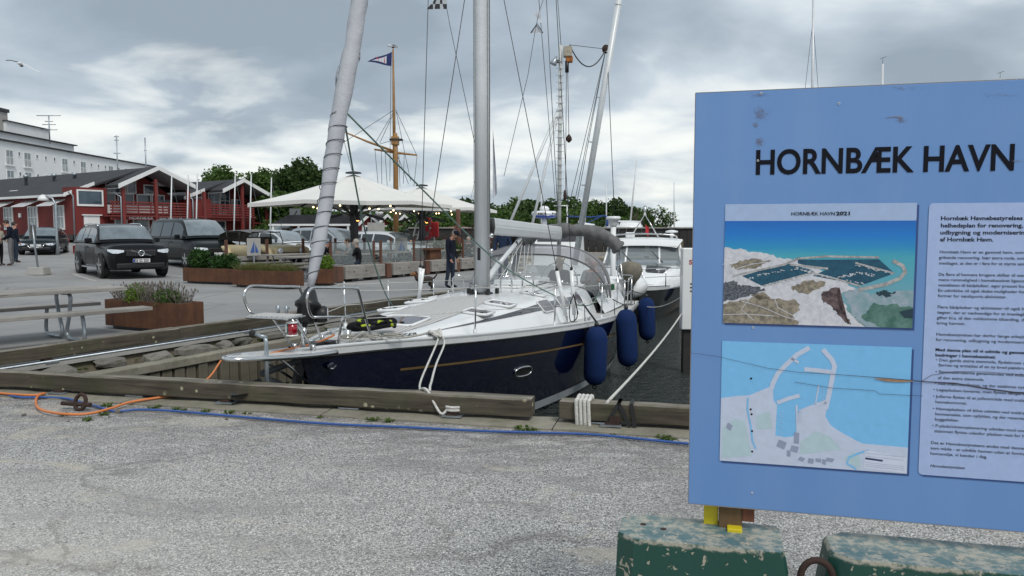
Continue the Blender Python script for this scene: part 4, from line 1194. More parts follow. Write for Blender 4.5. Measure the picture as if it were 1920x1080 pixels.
mb = MB(); mb.tube(sag(st, fb, .18, 12), .011, 6)
tag(mb.build('mooring_line', M['rope_white']), 'slack pale line from the yacht stern to the white mooring post', 'rope', 'mooring lines')
# coils round the right beam
for k in range(4):
    pass
t = thing('rope_coil', 'four turns of white laid rope round the end of the right beam', 'rope', tuple(N0 + ND * s_at(1098) + NN * .10), near_rz)
for k in range(4):
    mb = MB(); x = -.055 + .033 * k
    q = [(-.092, .035), (-.092, .205), (-.07, .222), (.07, .222), (.094, .205), (.094, .03), (.07, .012), (-.07, .012)]
    mb.tube(smooth_path([(x + .008 * (j % 2), a, b) for j, (a, b) in enumerate([(-u, v) for u, v in q + q[:1]])], 3), .0155, 8); mb.build('turn', M['rope_white'], t)
mb = MB(); mb.tube([V(.05, -.09, .05), V(.06, -.11, -.0)], .0145, 7); mb.build('tail', M['rope_white'], t)
t = thing('webbing_strap', 'black straps crossed over the right timber beam', 'strap', tuple(N0 + ND * s_at(1165) + NN * .10), near_rz)
for (x0, x1) in ((-.10, .0), (.09, .0), (.13, .10)):
    mb = MB()
    mb.beam((x0, -.088, .02), (x1, -.088, .21), .028, .004, up=(0, 1, 0)); mb.beam((x1, -.09, .208), (x1, .09, .208), .028, .004)
    mb.build('strap', M['rope_black'], t)
mb = MB(); mb.box((-.03, -.06, .05), (.08, .08, .1)); mb.build('wrapped_foot', M['iron'], t)
mb = MB(); a = N0 + ND * s_at(1232) + V(0, 0, -.02); mb.tube([a, a + ND * .3 + V(0, .1, -.22)], .016, 6); tag(mb.build('dark_line', M['rope_black']), 'dark line hanging below the right timber beam', 'rope')

# ------------------------------------------------------------------ blue hose and orange cable on the kerb
def gp(px, py, z=0.02): return onz(px, py, z)
hp = [(-60, 735), (0, 738), (40, 745), (90, 745), (130, 748), (160, 757), (185, 763), (215, 771), (260, 768), (330, 771), (480, 784), (620, 795), (760, 801), (900, 808), (1000, 811), (1100, 814), (1180, 821), (1290, 832), (1500, 850)]
mb = MB(); mb.tube(smooth_path([gp(*p) for p in hp], 4), .0105, 8); tag(mb.build('hose', M['hose']), 'blue hose running along the front of the concrete kerb', 'hose')
op = [(-60, 730), (0, 737), (60, 741), (84, 737), (72, 742), (67, 752), (72, 765), (95, 773), (140, 777), (175, 774), (210, 765), (240, 755), (280, 748), (332, 741)]
mb = MB(); mb.tube(smooth_path([gp(x, y, .034) for x, y in op], 5), .0115, 8); tag(mb.build('power_cable', M['cable']), 'orange power cable looping over the iron ring on the quay', 'cable')
mb = MB(); pe = [gp(332, 741, .03), rayp(345, 738, 7.3), rayp(392, 708, 7.6), rayp(420, 672, 8.0), bw(-.15, -.6, .38), bw(-.05, -.1, .40), bw(.02, .3, .41), bw(.1, .55, .47)]
mb.tube(smooth_path(pe, 5), .0105, 8); tag(mb.build('power_cable', M['cable']), 'orange power cable rising from behind the beam onto the bow platform', 'cable')
# iron ring with bar
rp = gp(145, 765, .02)
t = thing('mooring_ring', 'rusty iron ring and bar set into the quay by the orange cable', 'mooring ring', tuple(rp), near_rz)
mb = MB(); mb.tube([V(-.16, 0, .035), V(.14, 0, .035)], .02, 8); mb.build('bar', M['iron'], t)
mb = MB(); mb.tube([V(.055 * cos(a) + .035, .02 * sin(a), .055 + .065 * sin(a)) for a in [2 * pi * i / 18 for i in range(18)]], .017, 8, closed=True); mb.build('ring', M['iron'], t)

# galvanised upright with shackle by the bow
p = N0 + ND * s_at(500) + NN * .02
p = rayp(500, 680, 7.12); t = thing('mooring_pole', 'slim grey steel upright with a tee top in front of the bow', 'pole', (p.x, p.y, -.3), near_rz)
mb = MB(); mb.tube([V(0, 0, -.5), V(0, 0, .86), V(-.01, 0, .90)], .020, 10); mb.build('post', M['galv'], t)
mb = MB(); mb.tube([V(.01, 0, .90), V(-.10, -.02, .93)], .016, 8); mb.build('arm', M['galv'], t); mb = MB(); mb.ball((-.13, -.02, .94), (.035, .03, .03), 8, 6); mb.build('rubber_knob', M['rubber'], t)

# weeds and moss at the kerb, loose stones
def blade_cluster(n, r, h, w, seed):
    rr = random.Random(seed); mb = MB()
    for _ in range(n):
        a = rr.uniform(0, 2 * pi); d = r * sqrt(rr.random()) * .5; lean = rr.uniform(.2, 1.1); hh = h * rr.uniform(.5, 1)
        b = V(cos(a) * d, sin(a) * d, 0); o = V(cos(a), sin(a), 0) * lean * hh; s_ = V(-sin(a), cos(a), 0) * w * rr.uniform(.6, 1.2)
        m1 = b + o * .45 + V(0, 0, hh * .65); e_ = b + o + V(0, 0, hh * (.8 - .4 * lean))
        mb.add([b - s_ * .4, b + s_ * .4, m1 + s_, m1 - s_, e_], [(0, 1, 2, 3), (3, 2, 4)])
    return mb.mesh('blades', M['weed'])
M['weed'] = m_leaf('weed_leaves', (0.035, 0.075, 0.012), (0.12, 0.17, 0.04))
wm_ = [blade_cluster(34, .10, .07, .010, k) for k in range(3)] + [blade_cluster(16, .12, .045, .02, 9)]
weeds = [(163, 789, .7), (120, 779, .7), (200, 763, 1.0), (290, 765, 1.0), (330, 768, .6), (385, 773, .8), (430, 775, .8), (463, 776, .7), (195, 778, .7), (700, 789, .9), (728, 791, .8), (810, 780, .8), (980, 806, 1.0), (1000, 809, .8), (1245, 824, .9), (1260, 826, .8), (345, 770, .5), (600, 784, .5), (1120, 811, .4), (1150, 815, .4)]
names = ['beside the orange cable loop', 'left of the iron ring', 'just right of the iron ring', 'between the ring and the boat post', 'small one by the hose', 'below the mossy beam', 'near the first beam post', 'against the first beam post foot', 'under the orange cable', 'before the dark blue hull', 'right beside its twin before the hull', 'next to the second beam post', 'in the gap between the two beams', 'by the hose in the beam gap', 'left of the blue sign', 'against the blue sign edge', 'tiny one at the kerb left', 'tiny one under the hull', 'tiny one below the rope coils', 'tiny one below the black straps']
for i, (x, y, s_) in enumerate(weeds):
    o = link('weed', wm_[i % 4], None, 0, tuple(gp(x, y, .0)), i * 1.3); o.scale = (s_ * .95, s_ * .95, s_ * .75)
    tag(o, 'green weed on the kerb, ' + names[i], 'weed', 'weeds growing along the near kerb')
rr = random.Random(77)
mb = MB()
for k in range(150):
    q = Q0 + E * rr.uniform(-1.5, 16) - NL * rr.uniform(.04, .24); me = wm_[k % 4]; sc_ = rr.uniform(.25, .8); a = rr.uniform(0, 6)
    T_ = Matrix.Translation(q + V(0, 0, -.13 - rr.uniform(0, .08))) @ Matrix.Rotation(a, 4, 'Z') @ Matrix.Scale(sc_, 4); mb.add([T_ @ v_.co for v_ in me.vertices], [tuple(p_.vertices) for p_ in me.polygons])
stuff(mb.build('bank_grass', M['weed'], normals=False))
rr = random.Random(21); mb = MB()
for k in range(5200):
    u = rr.random()
    if u < .25: x = rr.uniform(-5.2, 2.2); p = N0 + ND * rr.uniform(-5.5, 2) + NN * (0.38 + abs(rr.gauss(0, .12)))
    else:
        py = rr.uniform(790, 1085); p = onz(rr.uniform(-30, 1950), py, 0)
    r = rr.uniform(.002, .0055) * (1.5 if rr.random() < .06 else 1)
    a = rr.uniform(0, 6); c_, s2 = cos(a) * r, sin(a) * r
    mb.add([p + V(c_, s2, 0), p + V(-s2, c_, 0), p + V(-c_, -s2, 0), p + V(s2, -c_, 0), p + V(0, 0, r * .9)], [(0, 1, 4), (1, 2, 4), (2, 3, 4), (3, 0, 4)], rr.choice((0, 0, 1, 2)))
stuff(mb.build('gravel', [pm('grit_a', (.42, .41, .39), .9), pm('grit_b', (.16, .16, .17), .9), pm('grit_c', (.55, .5, .42), .9)], normals=False))
for k, (x, y, r) in enumerate(((222, 772, .045), (45, 778, .03), (205, 782, .02), (1700 / 4, 786, .02), (128, 790, .015))):
    o = link('pebble', rockmeshes[k % 5], None, 0, tuple(gp(x, y, r * .3)), k); o.scale = (r * 1.6, r * 1.2, r); o.data = o.data
    tag(o, ['white stone lying beside the iron bar', 'pale stone at the left edge of the quay', 'small stone under the orange cable', 'small stone below the mossy beam', 'tiny dark stone left on the asphalt'][k], 'stone')

# ================================================================== blue information sign on green concrete blocks
SX = V(.9685, -.249, 0); SO = V(.5607, 2.4, .731); SHt = 1.284; SNv = V(-.249, -.9685, 0)
def suv(px, py):
    a = (px - 960) / 1450; b = (540 - py) / 1450
    d = V(a, cos(PITCH) + b * sin(PITCH), b * cos(PITCH) - sin(PITCH)); o = V(0, 0, CAMH)
    t = (SO - o).dot(SNv) / d.dot(SNv); p = o + d * t - SO
    return p.dot(SX), p.z
sgn = thing('information_sign', 'large blue harbour information board with photo, map and text, headed HORNBÆK HAVN', 'sign', tuple(SO), atan2(SX.y, SX.x))
def m_signblue():
    m = NM('blue_printed_board'); v = m.co()
    n = m.noise(v, 2.2, 3)
    c = m.mix(n, (0.115, 0.25, 0.53), (0.14, 0.285, 0.58))
    fd = m.ramp(m.noise(m.co((2.5, 1, .5), loc=(3, 0, 1)), 2.0, 6, .6), [(.4, 0.), (.7, 1.)])
    c = m.mix(m.math('MULTIPLY', fd, .22), c, (.26, .36, .55))
    d = m.ramp(m.noise(m.co((9, 9, 3.5), loc=(1.3, 0, 2)), 1.6, 9, 0.75), [(0.66, 0.0), (0.70, 1.0)])
    c = m.mix(m.math('MULTIPLY', d, 0.35), c, (0.16, 0.15, 0.19))
    m.set('Base Color', c); m.set('Roughness', 0.35); m.set('Coat Weight', 0.25); m.bump(n, 0.05, 0.01); return m.m
SW = 1.62
M['signblue'] = m_signblue()
mb = MB(); mb.box((SW / 2, .009, SHt / 2), (SW, .018, SHt)); mb.build('board', M['signblue'], sgn, bevel=.0015)
mb = MB()
for a, b, c_, d_ in ((SW / 2, SHt + .0008, SW, .0016), (SW / 2, -.0008, SW, .0016)): mb.box((a, .009, b), (c_, .0185, d_))
mb.box((-.0008, .009, SHt / 2), (.0016, .0185, SHt)); mb.build('raw_edge', pm('raw_board_edge', (.30, .27, .24), .8), sgn)
def patch(name, px0, py0, px1, py1, y, m, parent=sgn, r=0.0, th=.0012):
    """flat print: corners given by photo pixels of its left-top and right-bottom"""
    u0, v0 = suv(px0, py0); u1, v1 = suv(px1, py1)
    return rect(name, u0, v1, u1, v0, y, m, parent, r, th)
def rect(name, u0, v0, u1, v1, y, m, parent, r=0.0, th=.0012):
    pl = []
    if r:
        for cx, cz, a0 in ((u1 - r, v1 - r, 0), (u0 + r, v1 - r, 90), (u0 + r, v0 + r, 180), (u1 - r, v0 + r, 270)):
            for k in range(6): a = radians(a0 + k * 18); pl.append((cx + r * cos(a), cz + r * sin(a)))
    else: pl = [(u0, v0), (u1, v0), (u1, v1), (u0, v1)]
    mb = MB(); mb.prism(pl, -y, -y - th, lambda u, v, w: V(u, w, v)); return mb.build(name, m, parent)
def stext(name, s, px, py, size, m=None, bold=0.0, wmax_px=None, parent=sgn, y=.0032, shear=0.0):
    """text with its baseline starting at photo pixel (px,py)"""
    u, v = suv(px, py); wmax = None
    if wmax_px: wmax = suv(wmax_px, py)[0] - u
    return text(name, s, size, m or M['ink'], parent, frame((u, -y, v), (1, 0, 0), (0, 0, 1)), bold=bold, wmax=wmax, shear=shear, ext=.0003)
u0, v0 = suv(1414, 326); u1, v1 = suv(1897, 322)
cap = suv(1440, 279)[1] - suv(1440, 326)[1]
fs_ = cap / .729
o = text('heading', 'HORNBÆK HAVN', fs_, M['ink'], sgn, frame((u0, -.0012, v0 - .001), (1, 0, 0), (0, 0, 1)), bold=.022, wmax=u1 - u0, ext=.0004)

# aerial photo panel --------------------------------------------------
pu0, pv1 = suv(1360, 383); pu1 = suv(1719, 386)[0]; pv0 = suv(1357, 605)[1]
PWd = pu1 - pu0; PHt = pv1 - pv0
def sh(name, c): return pm(name, c, .4, var=.05, vs=40)
shadow = None
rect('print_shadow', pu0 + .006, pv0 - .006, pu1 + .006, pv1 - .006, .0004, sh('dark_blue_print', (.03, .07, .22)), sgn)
pic = rect('aerial_photo', pu0, pv0, pu1, pv1, .0012, sh('pale_sky_print', (.36, .47, .68)), sgn)
def pf(x, y): return (pu0 + x * PWd, pv1 - y * PHt)          # fractions, y down
def rough(pts, amp=.010, k=7):
    if len(pts) < 5 or amp == 0: return pts
    r_ = random.Random(len(pts) * 7 + int(pts[0][0] * 999)); o_ = []
    for (a, b), (c, d) in zip(pts, pts[1:] + pts[:1]):
        edge = (a <= 0 and c <= 0) or (a >= 1 and c >= 1) or (b >= 1 and d >= 1)
        for i in range(k): t = i / k; q = 0 if edge else amp * (i > 0); o_.append((max(0, min(1, lerp(a, c, t) + r_.uniform(-q, q))), max(0, min(1, lerp(b, d, t) + r_.uniform(-q, q) * 1.3))))
    return o_
def ppoly(name, pts, layer, m, par=pic):
    pts = rough(pts) if name != 'harbour_basin' else pts
    mb = MB(); mb.prism([pf(*p) for p in pts], -.0024 - layer * .0003, -.0026 - layer * .0003, lambda u, v, w: V(u, w, v)); return mb.build(name, m, par)
def m_sea():
    m = NM('printed_sea'); s_ = m.n('ShaderNodeSeparateXYZ'); m.l(m.tc.outputs['Object'], s_.inputs[0])
    y = m.math('DIVIDE', m.math('SUBTRACT', pv1, s_.outputs[2]), PHt); n = m.noise(m.co((3, 1, 20)), 6, 5)
    y = m.math('ADD', y, m.math('MULTIPLY', m.math('SUBTRACT', n, .5), .06))
    c = m.ramp(y, [(.13, (.008, .13, .48)), (.26, (.01, .19, .58)), (.36, (.02, .27, .52)), (.43, (.06, .36, .46)), (.60, (.10, .36, .46)), (.8, (.18, .36, .42)), (.95, (.10, .22, .18))])
    m.set('Base Color', c); m.set('Roughness', .4); return m.m
def m_land(name, a, b, sc=60):
    m = NM(name); n = m.noise(m.co(), sc, 6, .7); m.set('Base Color', m.mix(m.ramp(n, [(.4, 0.), (.6, 1.)]), a, b)); m.set('Roughness', .4); return m.m
ppoly('sea', [(0, .14), (1, .14), (1, 1), (0, 1)], 0, m_sea())
sandm = m_land('printed_sand', (.52, .52, .57), (.66, .66, .69)); dune = m_land('printed_dunes', (.15, .13, .10), (.34, .29, .22), 70)
ppoly('beach', [(0, .37), (.10, .375), (.22, .41), (.33, .455), (.40, .455), (.62, .60), (.72, .70), (.64, .72), (.64, .80), (.70, .92), (.76, 1), (0, 1)], 1, sandm)
ppoly('shallow_water', [(.64, .72), (.72, .70), (.80, .73), (1, .70), (1, 1), (.76, 1), (.70, .92)], 1, m_land('printed_shallows', (.20, .32, .36), (.34, .40, .46), 25))
ppoly('shallow_water', [(.80, .80), (1, .83), (1, 1), (.84, 1), (.74, .92)], 2, m_land('printed_green_water', (.04, .13, .10), (.12, .23, .2), 25))
ppoly('harbour_basin', [(.10, .60), (.34, .49), (.47, .54), (.49, .56), (.21, .68)], 2, m_land('printed_basin', (.006, .06, .11), (.012, .09, .15)))
ppoly('harbour_basin', [(.40, .46), (.82, .45), (.90, .56), (.74, .66), (.48, .59), (.55, .54), (.40, .49)], 2, bpy.data.materials['printed_basin'])
mole = m_land('printed_mole', (.26, .26, .26), (.46, .45, .44), 60)
def pline(name, pts, w, layer, m, par=pic):
    P = [V(*pf(*p), 0) for p in pts]; mb = MB(); L = []; R = []
    for i, p in enumerate(P):
        t = (P[min(i + 1, len(P) - 1)] - P[max(i - 1, 0)]).normalized(); n = V(-t.y, t.x, 0) * w / 2; L.append(p + n); R.append(p - n)
    y = -.0026 - layer * .0003
    mb.loft([[V(a.x, y, a.y), V(b.x, y, b.y)] for a, b in zip(L, R)], ring_closed=False, smooth=False); return mb.build(name, m, par)
pline('mole', [(.05, .60), (.33, .50), (.40, .45), (.55, .43), (.82, .435)], .006, 3, mole)
pline('mole', [(.89, .46), (.94, .50), (.955, .55), (.93, .60), (.86, .65), (.72, .70)], .011, 3, mole)
pline('mole', [(.70, .48), (.90, .56)], .005, 3, mole); pline('mole', [(.22, .68), (.48, .565), (.62, .62), (.73, .67)], .005, 3, mole); pline('mole', [(.36, .50), (.56, .53)], .006, 3, mole)
for pts in ([(.0, .84), (.10, .80), (.20, .76), (.24, .78), (.40, .80), (.42, .87), (.38, .92), (.42, 1), (0, 1)], [(.03, .50), (.12, .46), (.26, .47), (.2, .52), (.08, .55)], [(.37, .70), (.44, .63), (.55, .64), (.52, .70), (.45, .74)], [(.15, .76), (.22, .73), (.26, .78), (.2, .8)]):
    ppoly('dunes', pts, 3, dune)
ppoly('seaweed', [(.53, .72), (.62, .68), (.62, .74), (.63, .85), (.69, .98), (.66, .97), (.59, .84), (.54, .80)], 3, m_land('printed_seaweed', (.05, .03, .035), (.16, .11, .11)))
for pts in ([(.81, .72), (.86, .70), (.91, .72), (.87, .75), (.82, .74)], [(.93, .87), (1, .84), (1, .92), (.96, .92)]): ppoly('seaweed', pts, 3, sh('printed_dark_weed', (.012, .04, .06)))
for pts in ([(.10, .81), (.22, .86), (.33, .93), (.43, .97)], [(.0, .93), (.12, .92), (.28, .93)], [(.14, .80), (.10, .88), (.17, .97)], [(.28, .78), (.30, .86), (.38, .92)], [(.07, .54), (.15, .50), (.24, .48)]): pline('path', pts, .0018, 4, sandm)
rr = random.Random(4); mb = MB(); roof_m = m_land('printed_roofs', (.03, .035, .05), (.16, .17, .2), 200)
ppoly('houses', [(0, .66), (.05, .64), (.1, .68), (.2, .69), (.23, .72), (.1, .78), (0, .82)], 3, roof_m)
def boats(line, n, lay):
    for _ in range(n):
        t = rr.random(); k = min(int(t * (len(line) - 1)), len(line) - 2); f = t * (len(line) - 1) - k
        x = lerp(line[k][0], line[k + 1][0], f) + rr.uniform(-.012, .012); y = lerp(line[k][1], line[k + 1][1], f) + rr.uniform(-.008, .008)
        u, v = pf(x, y); L = rr.uniform(.002, .0045); y_ = -.0045
        mb.quad(V(u - L, y_, v), V(u, y_, v - L * .35), V(u + L, y_, v), V(u, y_, v + L * .35))
boats([(.14, .62), (.25, .57), (.40, .53), (.48, .56)], 50, 4); boats([(.24, .67), (.36, .63), (.48, .57)], 40, 4); boats([(.70, .49), (.78, .52), (.88, .56)], 30, 4); boats([(.62, .60), (.72, .56), (.80, .58)], 50, 4); boats([(.50, .58), (.60, .61), (.75, .65)], 30, 4); boats([(.0, .50), (.04, .56), (.08, .62)], 20, 4)
stuff(mb.build('printed_boats', sh('printed_white', (.62, .64, .68)), pic))
stext('photo_title', 'HORNBÆK HAVN', 1483, 404, .0135 / .729 * .8, wmax_px=1564, parent=pic, y=.0036)
stext('photo_title', '2021', 1567, 403.5, .0135 / .729 * .8, bold=.03, wmax_px=1593, parent=pic, y=.0036)

# map panel ------------------------------------------------------------
mu0, mv1 = suv(1354, 639); mu1 = suv(1709, 660)[0]; mv0 = suv(1350, 863)[1]
MWd = mu1 - mu0; MHt = mv1 - mv0
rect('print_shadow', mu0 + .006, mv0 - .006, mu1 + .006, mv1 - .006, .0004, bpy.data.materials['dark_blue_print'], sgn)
mp_ = rect('harbour_map', mu0, mv0, mu1, mv1, .0012, sh('map_sea_print', (.19, .49, .80)), sgn)
def mf(x, y): return (mu0 + x * MWd, mv1 - y * MHt)
def mpoly(name, pts, layer, m):
    mb = MB(); mb.prism([mf(*p) for p in pts], -.0024 - layer * .0003, -.0026 - layer * .0003, lambda u, v, w: V(u, w, v)); return mb.build(name, m, mp_)
def mline(name, pts, w, layer, m):
    P = [V(*mf(*p), 0) for p in pts]; mb = MB(); L = []; R = []
    for i, p in enumerate(P):
        t = (P[min(i + 1, len(P) - 1)] - P[max(i - 1, 0)]).normalized(); n = V(-t.y, t.x, 0) * w / 2; L.append(p + n); R.append(p - n)
    y = -.0026 - layer * .0003
    mb.loft([[V(a.x, y, a.y), V(b.x, y, b.y)] for a, b in zip(L, R)], ring_closed=False, smooth=False); return mb.build(name, m, mp_)
lm = sh('map_land_print', (.52, .58, .72)); gm = sh('map_green_print', (.44, .57, .62)); bl = sh('map_building_print', (.28, .32, .44)); seam_ = bpy.data.materials['map_sea_print']
mpoly('land', [(0, .475), (.09, .45), (.156, .44), (.27, .36), (.285, .37), (.29, .47), (.31, .51), (.305, .76), (.36, .77), (.42, .75), (.425, .565), (.565, .46), (.575, .52), (.57, .58), (.60, .65), (.655, .70), (.735, .76), (.77, .78), (1, .79), (1, 1), (0, 1)], 1, lm)
mline('mole', [(.277, .38), (.285, .33), (.31, .25), (.35, .18), (.41, .09), (.475, .03)], .014, 2, lm)
mline('mole', [(.545, .04), (.595, .12), (.61, .17), (.60, .26), (.585, .40), (.57, .52)], .014, 2, lm)
mline('mole', [(.45, .205), (.52, .21), (.60, .22)], .013, 2, lm); mline('mole', [(.31, .49), (.37, .45), (.43, .42)], .012, 2, lm)
mline('mole', [(.43, .555), (.51, .50), (.57, .46)], .012, 2, lm); mline('mole', [(.38, .12), (.42, .155)], .008, 2, lm); mline('pier', [(.53, .33), (.515, .49)], .004, 2, lm)
mline('pier', [(.415, .50), (.425, .75)], .006, 2, lm)
for pts in ([(.01, .72), (.08, .64), (.14, .66), (.18, .94), (.01, .98)], [(.2, .6), (.27, .56), (.29, .70), (.2, .72)], [(.44, .80), (.52, .70), (.6, .74), (.66, .84), (.44, .9)], [(.67, .92), (.72, .85), (.76, .88), (.76, .99)]): mpoly('park', pts, 2, gm)
mline('stream', [(.15, .46), (.148, .56), (.17, .7), (.18, .82), (.20, .88)], .005, 3, seam_); mline('stream', [(.80, .83), (.75, .86), (.70, .90), (.69, .95), (.74, .99)], .006, 3, seam_)

for x, y, w, h, r in ((.05, .71, .03, .05, .4), (.34, .83, .045, .06, .3), (.42, .77, .028, .09, 0), (.41, .86, .04, .05, .2), (.38, .90, .02, .05, 0), (.60, .93, .04, .03, .3), (.50, .95, .03, .04, .1), (.45, .94, .03, .03, .4), (.54, .94, .03, .03, .0), (.57, .95, .02, .04, .2)):
    pts = [(x + (a * cos(r) - b * sin(r)) * w / 2, y + (a * sin(r) * 1.3 + b * cos(r)) * h / 2 * 1.0) for a, b in ((-1, -1), (1, -1), (1, 1), (-1, 1))]
    mpoly('building_mark', pts, 3, bl)
mpoly('legend', [(.78, .83), (.995, .87), (.995, .995), (.78, .98)], 3, sh('map_white_print', (.60, .65, .78)))
mpoly('legend_mark', [(.785, .89), (.875, .90), (.875, .915), (.785, .905)], 4, sh('legend_ink', (.03, .04, .12)))
for yy in (.855, .88, .93, .945, .96): mline('legend_line', [(.785, yy), (.985, yy + .012)], .0008, 4, bl)
for x, y in ((.165, .30), (.167, .555), (.172, .595), (.177, .735), (.18, .905)):
    u, v = mf(x, y); mb = MB(); mb.prism([(u + .0032 * cos(a), v + .0032 * sin(a)) for a in [2 * pi * i / 12 for i in range(12)]], -.0033, -.0036, lambda a, b, w: V(a, w, b)); mb.build('dot', M['ink'], mp_)
for k in range(34):
    t = k / 34; x, y = (.43 + .0 * t, .54 + .24 * t) if k < 14 else ((.335, .56 + .22 * (k - 14) / 10) if k < 24 else (.55, .35 + .15 * (k - 24) / 10))
    mline('berth', [(x, y), (x - .012 if k % 2 else x + .012, y + .004)], .0012, 4, lm)

# text panel -----------------------------------------------------------
tu0, tv1 = suv(1742, 381); tv0 = suv(1721, 889)[1]
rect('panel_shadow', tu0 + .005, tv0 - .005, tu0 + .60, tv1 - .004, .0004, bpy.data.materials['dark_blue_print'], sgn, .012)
txp = rect('text_panel', tu0, tv0, tu0 + .595, tv1, .0012, sh('pale_blue_print', (.37, .47, .72)), sgn, .012)
lines = [(1763, 412, 'Hornbæk Havnebestyrelses', 1, 1916), (1763, 425.5, 'helhedsplan for renovering,', 1, 1917), (1762, 438.5, 'udbygning og modernisering', 1, 1927), (1762, 451.5, 'af Hornbæk Havn.', 1, 1862),
 (1761, 474, 'Hornbæk Havn er en gammel havn, som', 0, 1918), (1760, 484.5, 'gribende renovering. Især østre mole, som', 0, 1922), (1760, 495, 'medtaget, at den er i fare for at styrte sammen', 0, 1938),
 (1759, 516, 'Da flere af havnens brugere skifter til større', 0, 1930), (1759, 526, 'mere rummelighed i havnebassinet ligesom', 0, 1924), (1758.5, 536, 'ventelisten til bådpladser, øger presset for', 0, 1921), (1758, 546, 'En udvidelse vil også skabe muligheder for', 0, 1921), (1758, 556, 'former for vandsports aktiviteter.', 0, 1887),
 (1757, 577, 'Flere bådpladser og aktiviteter vil også bi', 0, 1921), (1756.5, 587, 'tægter, der er nødvendige for at imødegå', 0, 1921), (1756, 597, 'gifter bl.a. til den voldsomme tilsanding, der', 0, 1928), (1755.5, 607, 'kring havnen.', 0, 1809),
 (1754.5, 628, 'Havnebestyrelsen har derfor længe arbejdet', 0, 1928), (1754, 638, 'for renovering, udbygning og modernisering', 0, 1928),
 (1753, 657, 'Med denne plan vil vi udvide og gennem', 2, 1925), (1753, 667, 'bedringer i havnebassinet:', 2, 1866),
 (1754, 676, '• Den gamle østre stenmole, flydebroen og', 0, 1927), (1759, 685.5, 'fjernes og erstattes af en ny bred pælebro', 0, 1922),
 (1753, 698, '• Stenmaterialerne genanvendes ved indby', 0, 1924), (1758, 709.5, 'af den østre stenmole.', 0, 1845),
 (1752, 720, '• Alle træbroer fornys, og der etableres nye', 0, 1921),
 (1749, 731.5, '• Legepladsen bevares, men flyttes længere', 0, 1921),
 (1748.5, 744, '• Jollerne flyttes til et jolleområde med trailer', 0, 1925), (1753, 754.5, 'havnekontoret.', 0, 1812),
 (1748, 767, '• Havnepladsen vil blive udvidet ved inddrag', 0, 1925), (1752.5, 777, 'havnearealet, som opfyldes, og der reserveres', 0, 1930), (1752, 787, 'byggefelter.', 0, 1798),
 (1747, 799, '• P-plads/vinteropbevaring udvides mod nord', 0, 1926), (1751, 809, 'stationen flyttes udenfor pladsen vest for ha', 0, 1925),
 (1744.5, 831, 'Det er Havnebestyrelsens ønske med denne', 0, 1919), (1744, 841, 'som måde - at udvikle havnen uden at forringe', 0, 1928), (1743.5, 851, 'havnemiljø, vi kender i dag.', 0, 1850), (1743, 874, 'Havnebestyrelsen', 3, 1808)]
for (px, py, s_, b, pe_) in lines:
    sz = {0: .0125, 1: .0165, 2: .0128, 3: .0125}[b]
    stext('text_line', s_, px, py + 1, sz, bold=(.025 if b in (1, 2) else .004), wmax_px=pe_, parent=txp, y=.0026, shear=.25 if b == 3 else 0)

# split across the board: cracks, bare wood, scuffs, screw holes
crk = pm('crack_dark', (.06, .055, .07), .9); rawp = pm('torn_raw_wood', (.33, .19, .10), .9, var=.3, vs=60)
def sline(name, pts, w, m, y=.0052):
    mb = MB(); P = [suv(*p) for p in pts]; n = len(P)
    L = []; R = []
    for i in range(n):
        a = V(*P[max(i - 1, 0)], 0); b = V(*P[min(i + 1, n - 1)], 0); t = (b - a).normalized(); nn = V(-t.y, t.x, 0) * (w[i] if isinstance(w, list) else w) / 2
        L.append(V(P[i][0], -y, P[i][1]) + V(nn.x, 0, nn.y)); R.append(V(P[i][0], -y, P[i][1]) - V(nn.x, 0, nn.y))
    mb.loft([[a, b] for a, b in zip(L, R)], ring_closed=False, smooth=False); return mb.build(name, m, sgn)
sline('crack', [(1293, 661), (1340, 667), (1380, 676), (1440, 690), (1500, 698), (1560, 701), (1640, 707), (1700, 712), (1730, 715), (1790, 718), (1840, 727), (1900, 735), (1960, 738)], [.0008, .001, .001, .0012, .0012, .0012, .0016, .0022, .003, .0035, .004, .004, .004], crk)
sline('crack', [(1490, 716), (1560, 727), (1640, 732), (1648, 738), (1730, 742)], .0012, crk)
sline('crack', [(1728, 714), (1745, 703), (1790, 696), (1850, 697), (1930, 703)], .0014, crk)
sline('bare_wood', [(1640, 709), (1660, 712), (1690, 714), (1712, 714)], [.002, .008, .006, .002], rawp, .0054)
sline('scratch', [(1660, 221), (1680, 219), (1692, 221)], [.001, .003, .006], pm('scuff', (.2, .2, .26), .8), .0014)
scuff = bpy.data.materials['scuff']; rr = random.Random(8)
mb = MB()
for (cx, cy, rx, ry, n) in ((1424, 178, 16, 5, 60), (1426, 214, 12, 11, 170), (1417, 235, 5, 5, 40), (1424, 266, 8, 10, 130), (1690, 226, 10, 4, 60), (1690, 165, 30, 3, 40), (1880, 178, 30, 3, 30), (1905, 302, 10, 3, 30)):
    for _ in range(n):
        u, v = suv(cx + rr.gauss(0, rx * .5), cy + rr.gauss(0, ry * .5)); r = rr.uniform(.0005, .0017)
        mb.quad(V(u - r, -.0017, v), V(u, -.0017, v - r * .6), V(u + r * 1.3, -.0017, v), V(u, -.0017, v + r * .6))
stuff(mb.build('scuffs', scuff, sgn))
for px, py in ((1427, 175), (1573, 194), (1421, 301), (1410, 924), (1412, 614)):
    u, v = suv(px, py); mb = MB(); Mx = Matrix.Rotation(pi / 2, 3, 'X'); mb.lathe([(.0032, 0), (.0032, .0022)], 12, (u, 0, v), Mx); mb.lathe([(.0018, .002), (.0018, .0026)], 10, (u, 0, v), Mx, mi=1); mb.build('screw', [M['white_paint'], M['black']], sgn)
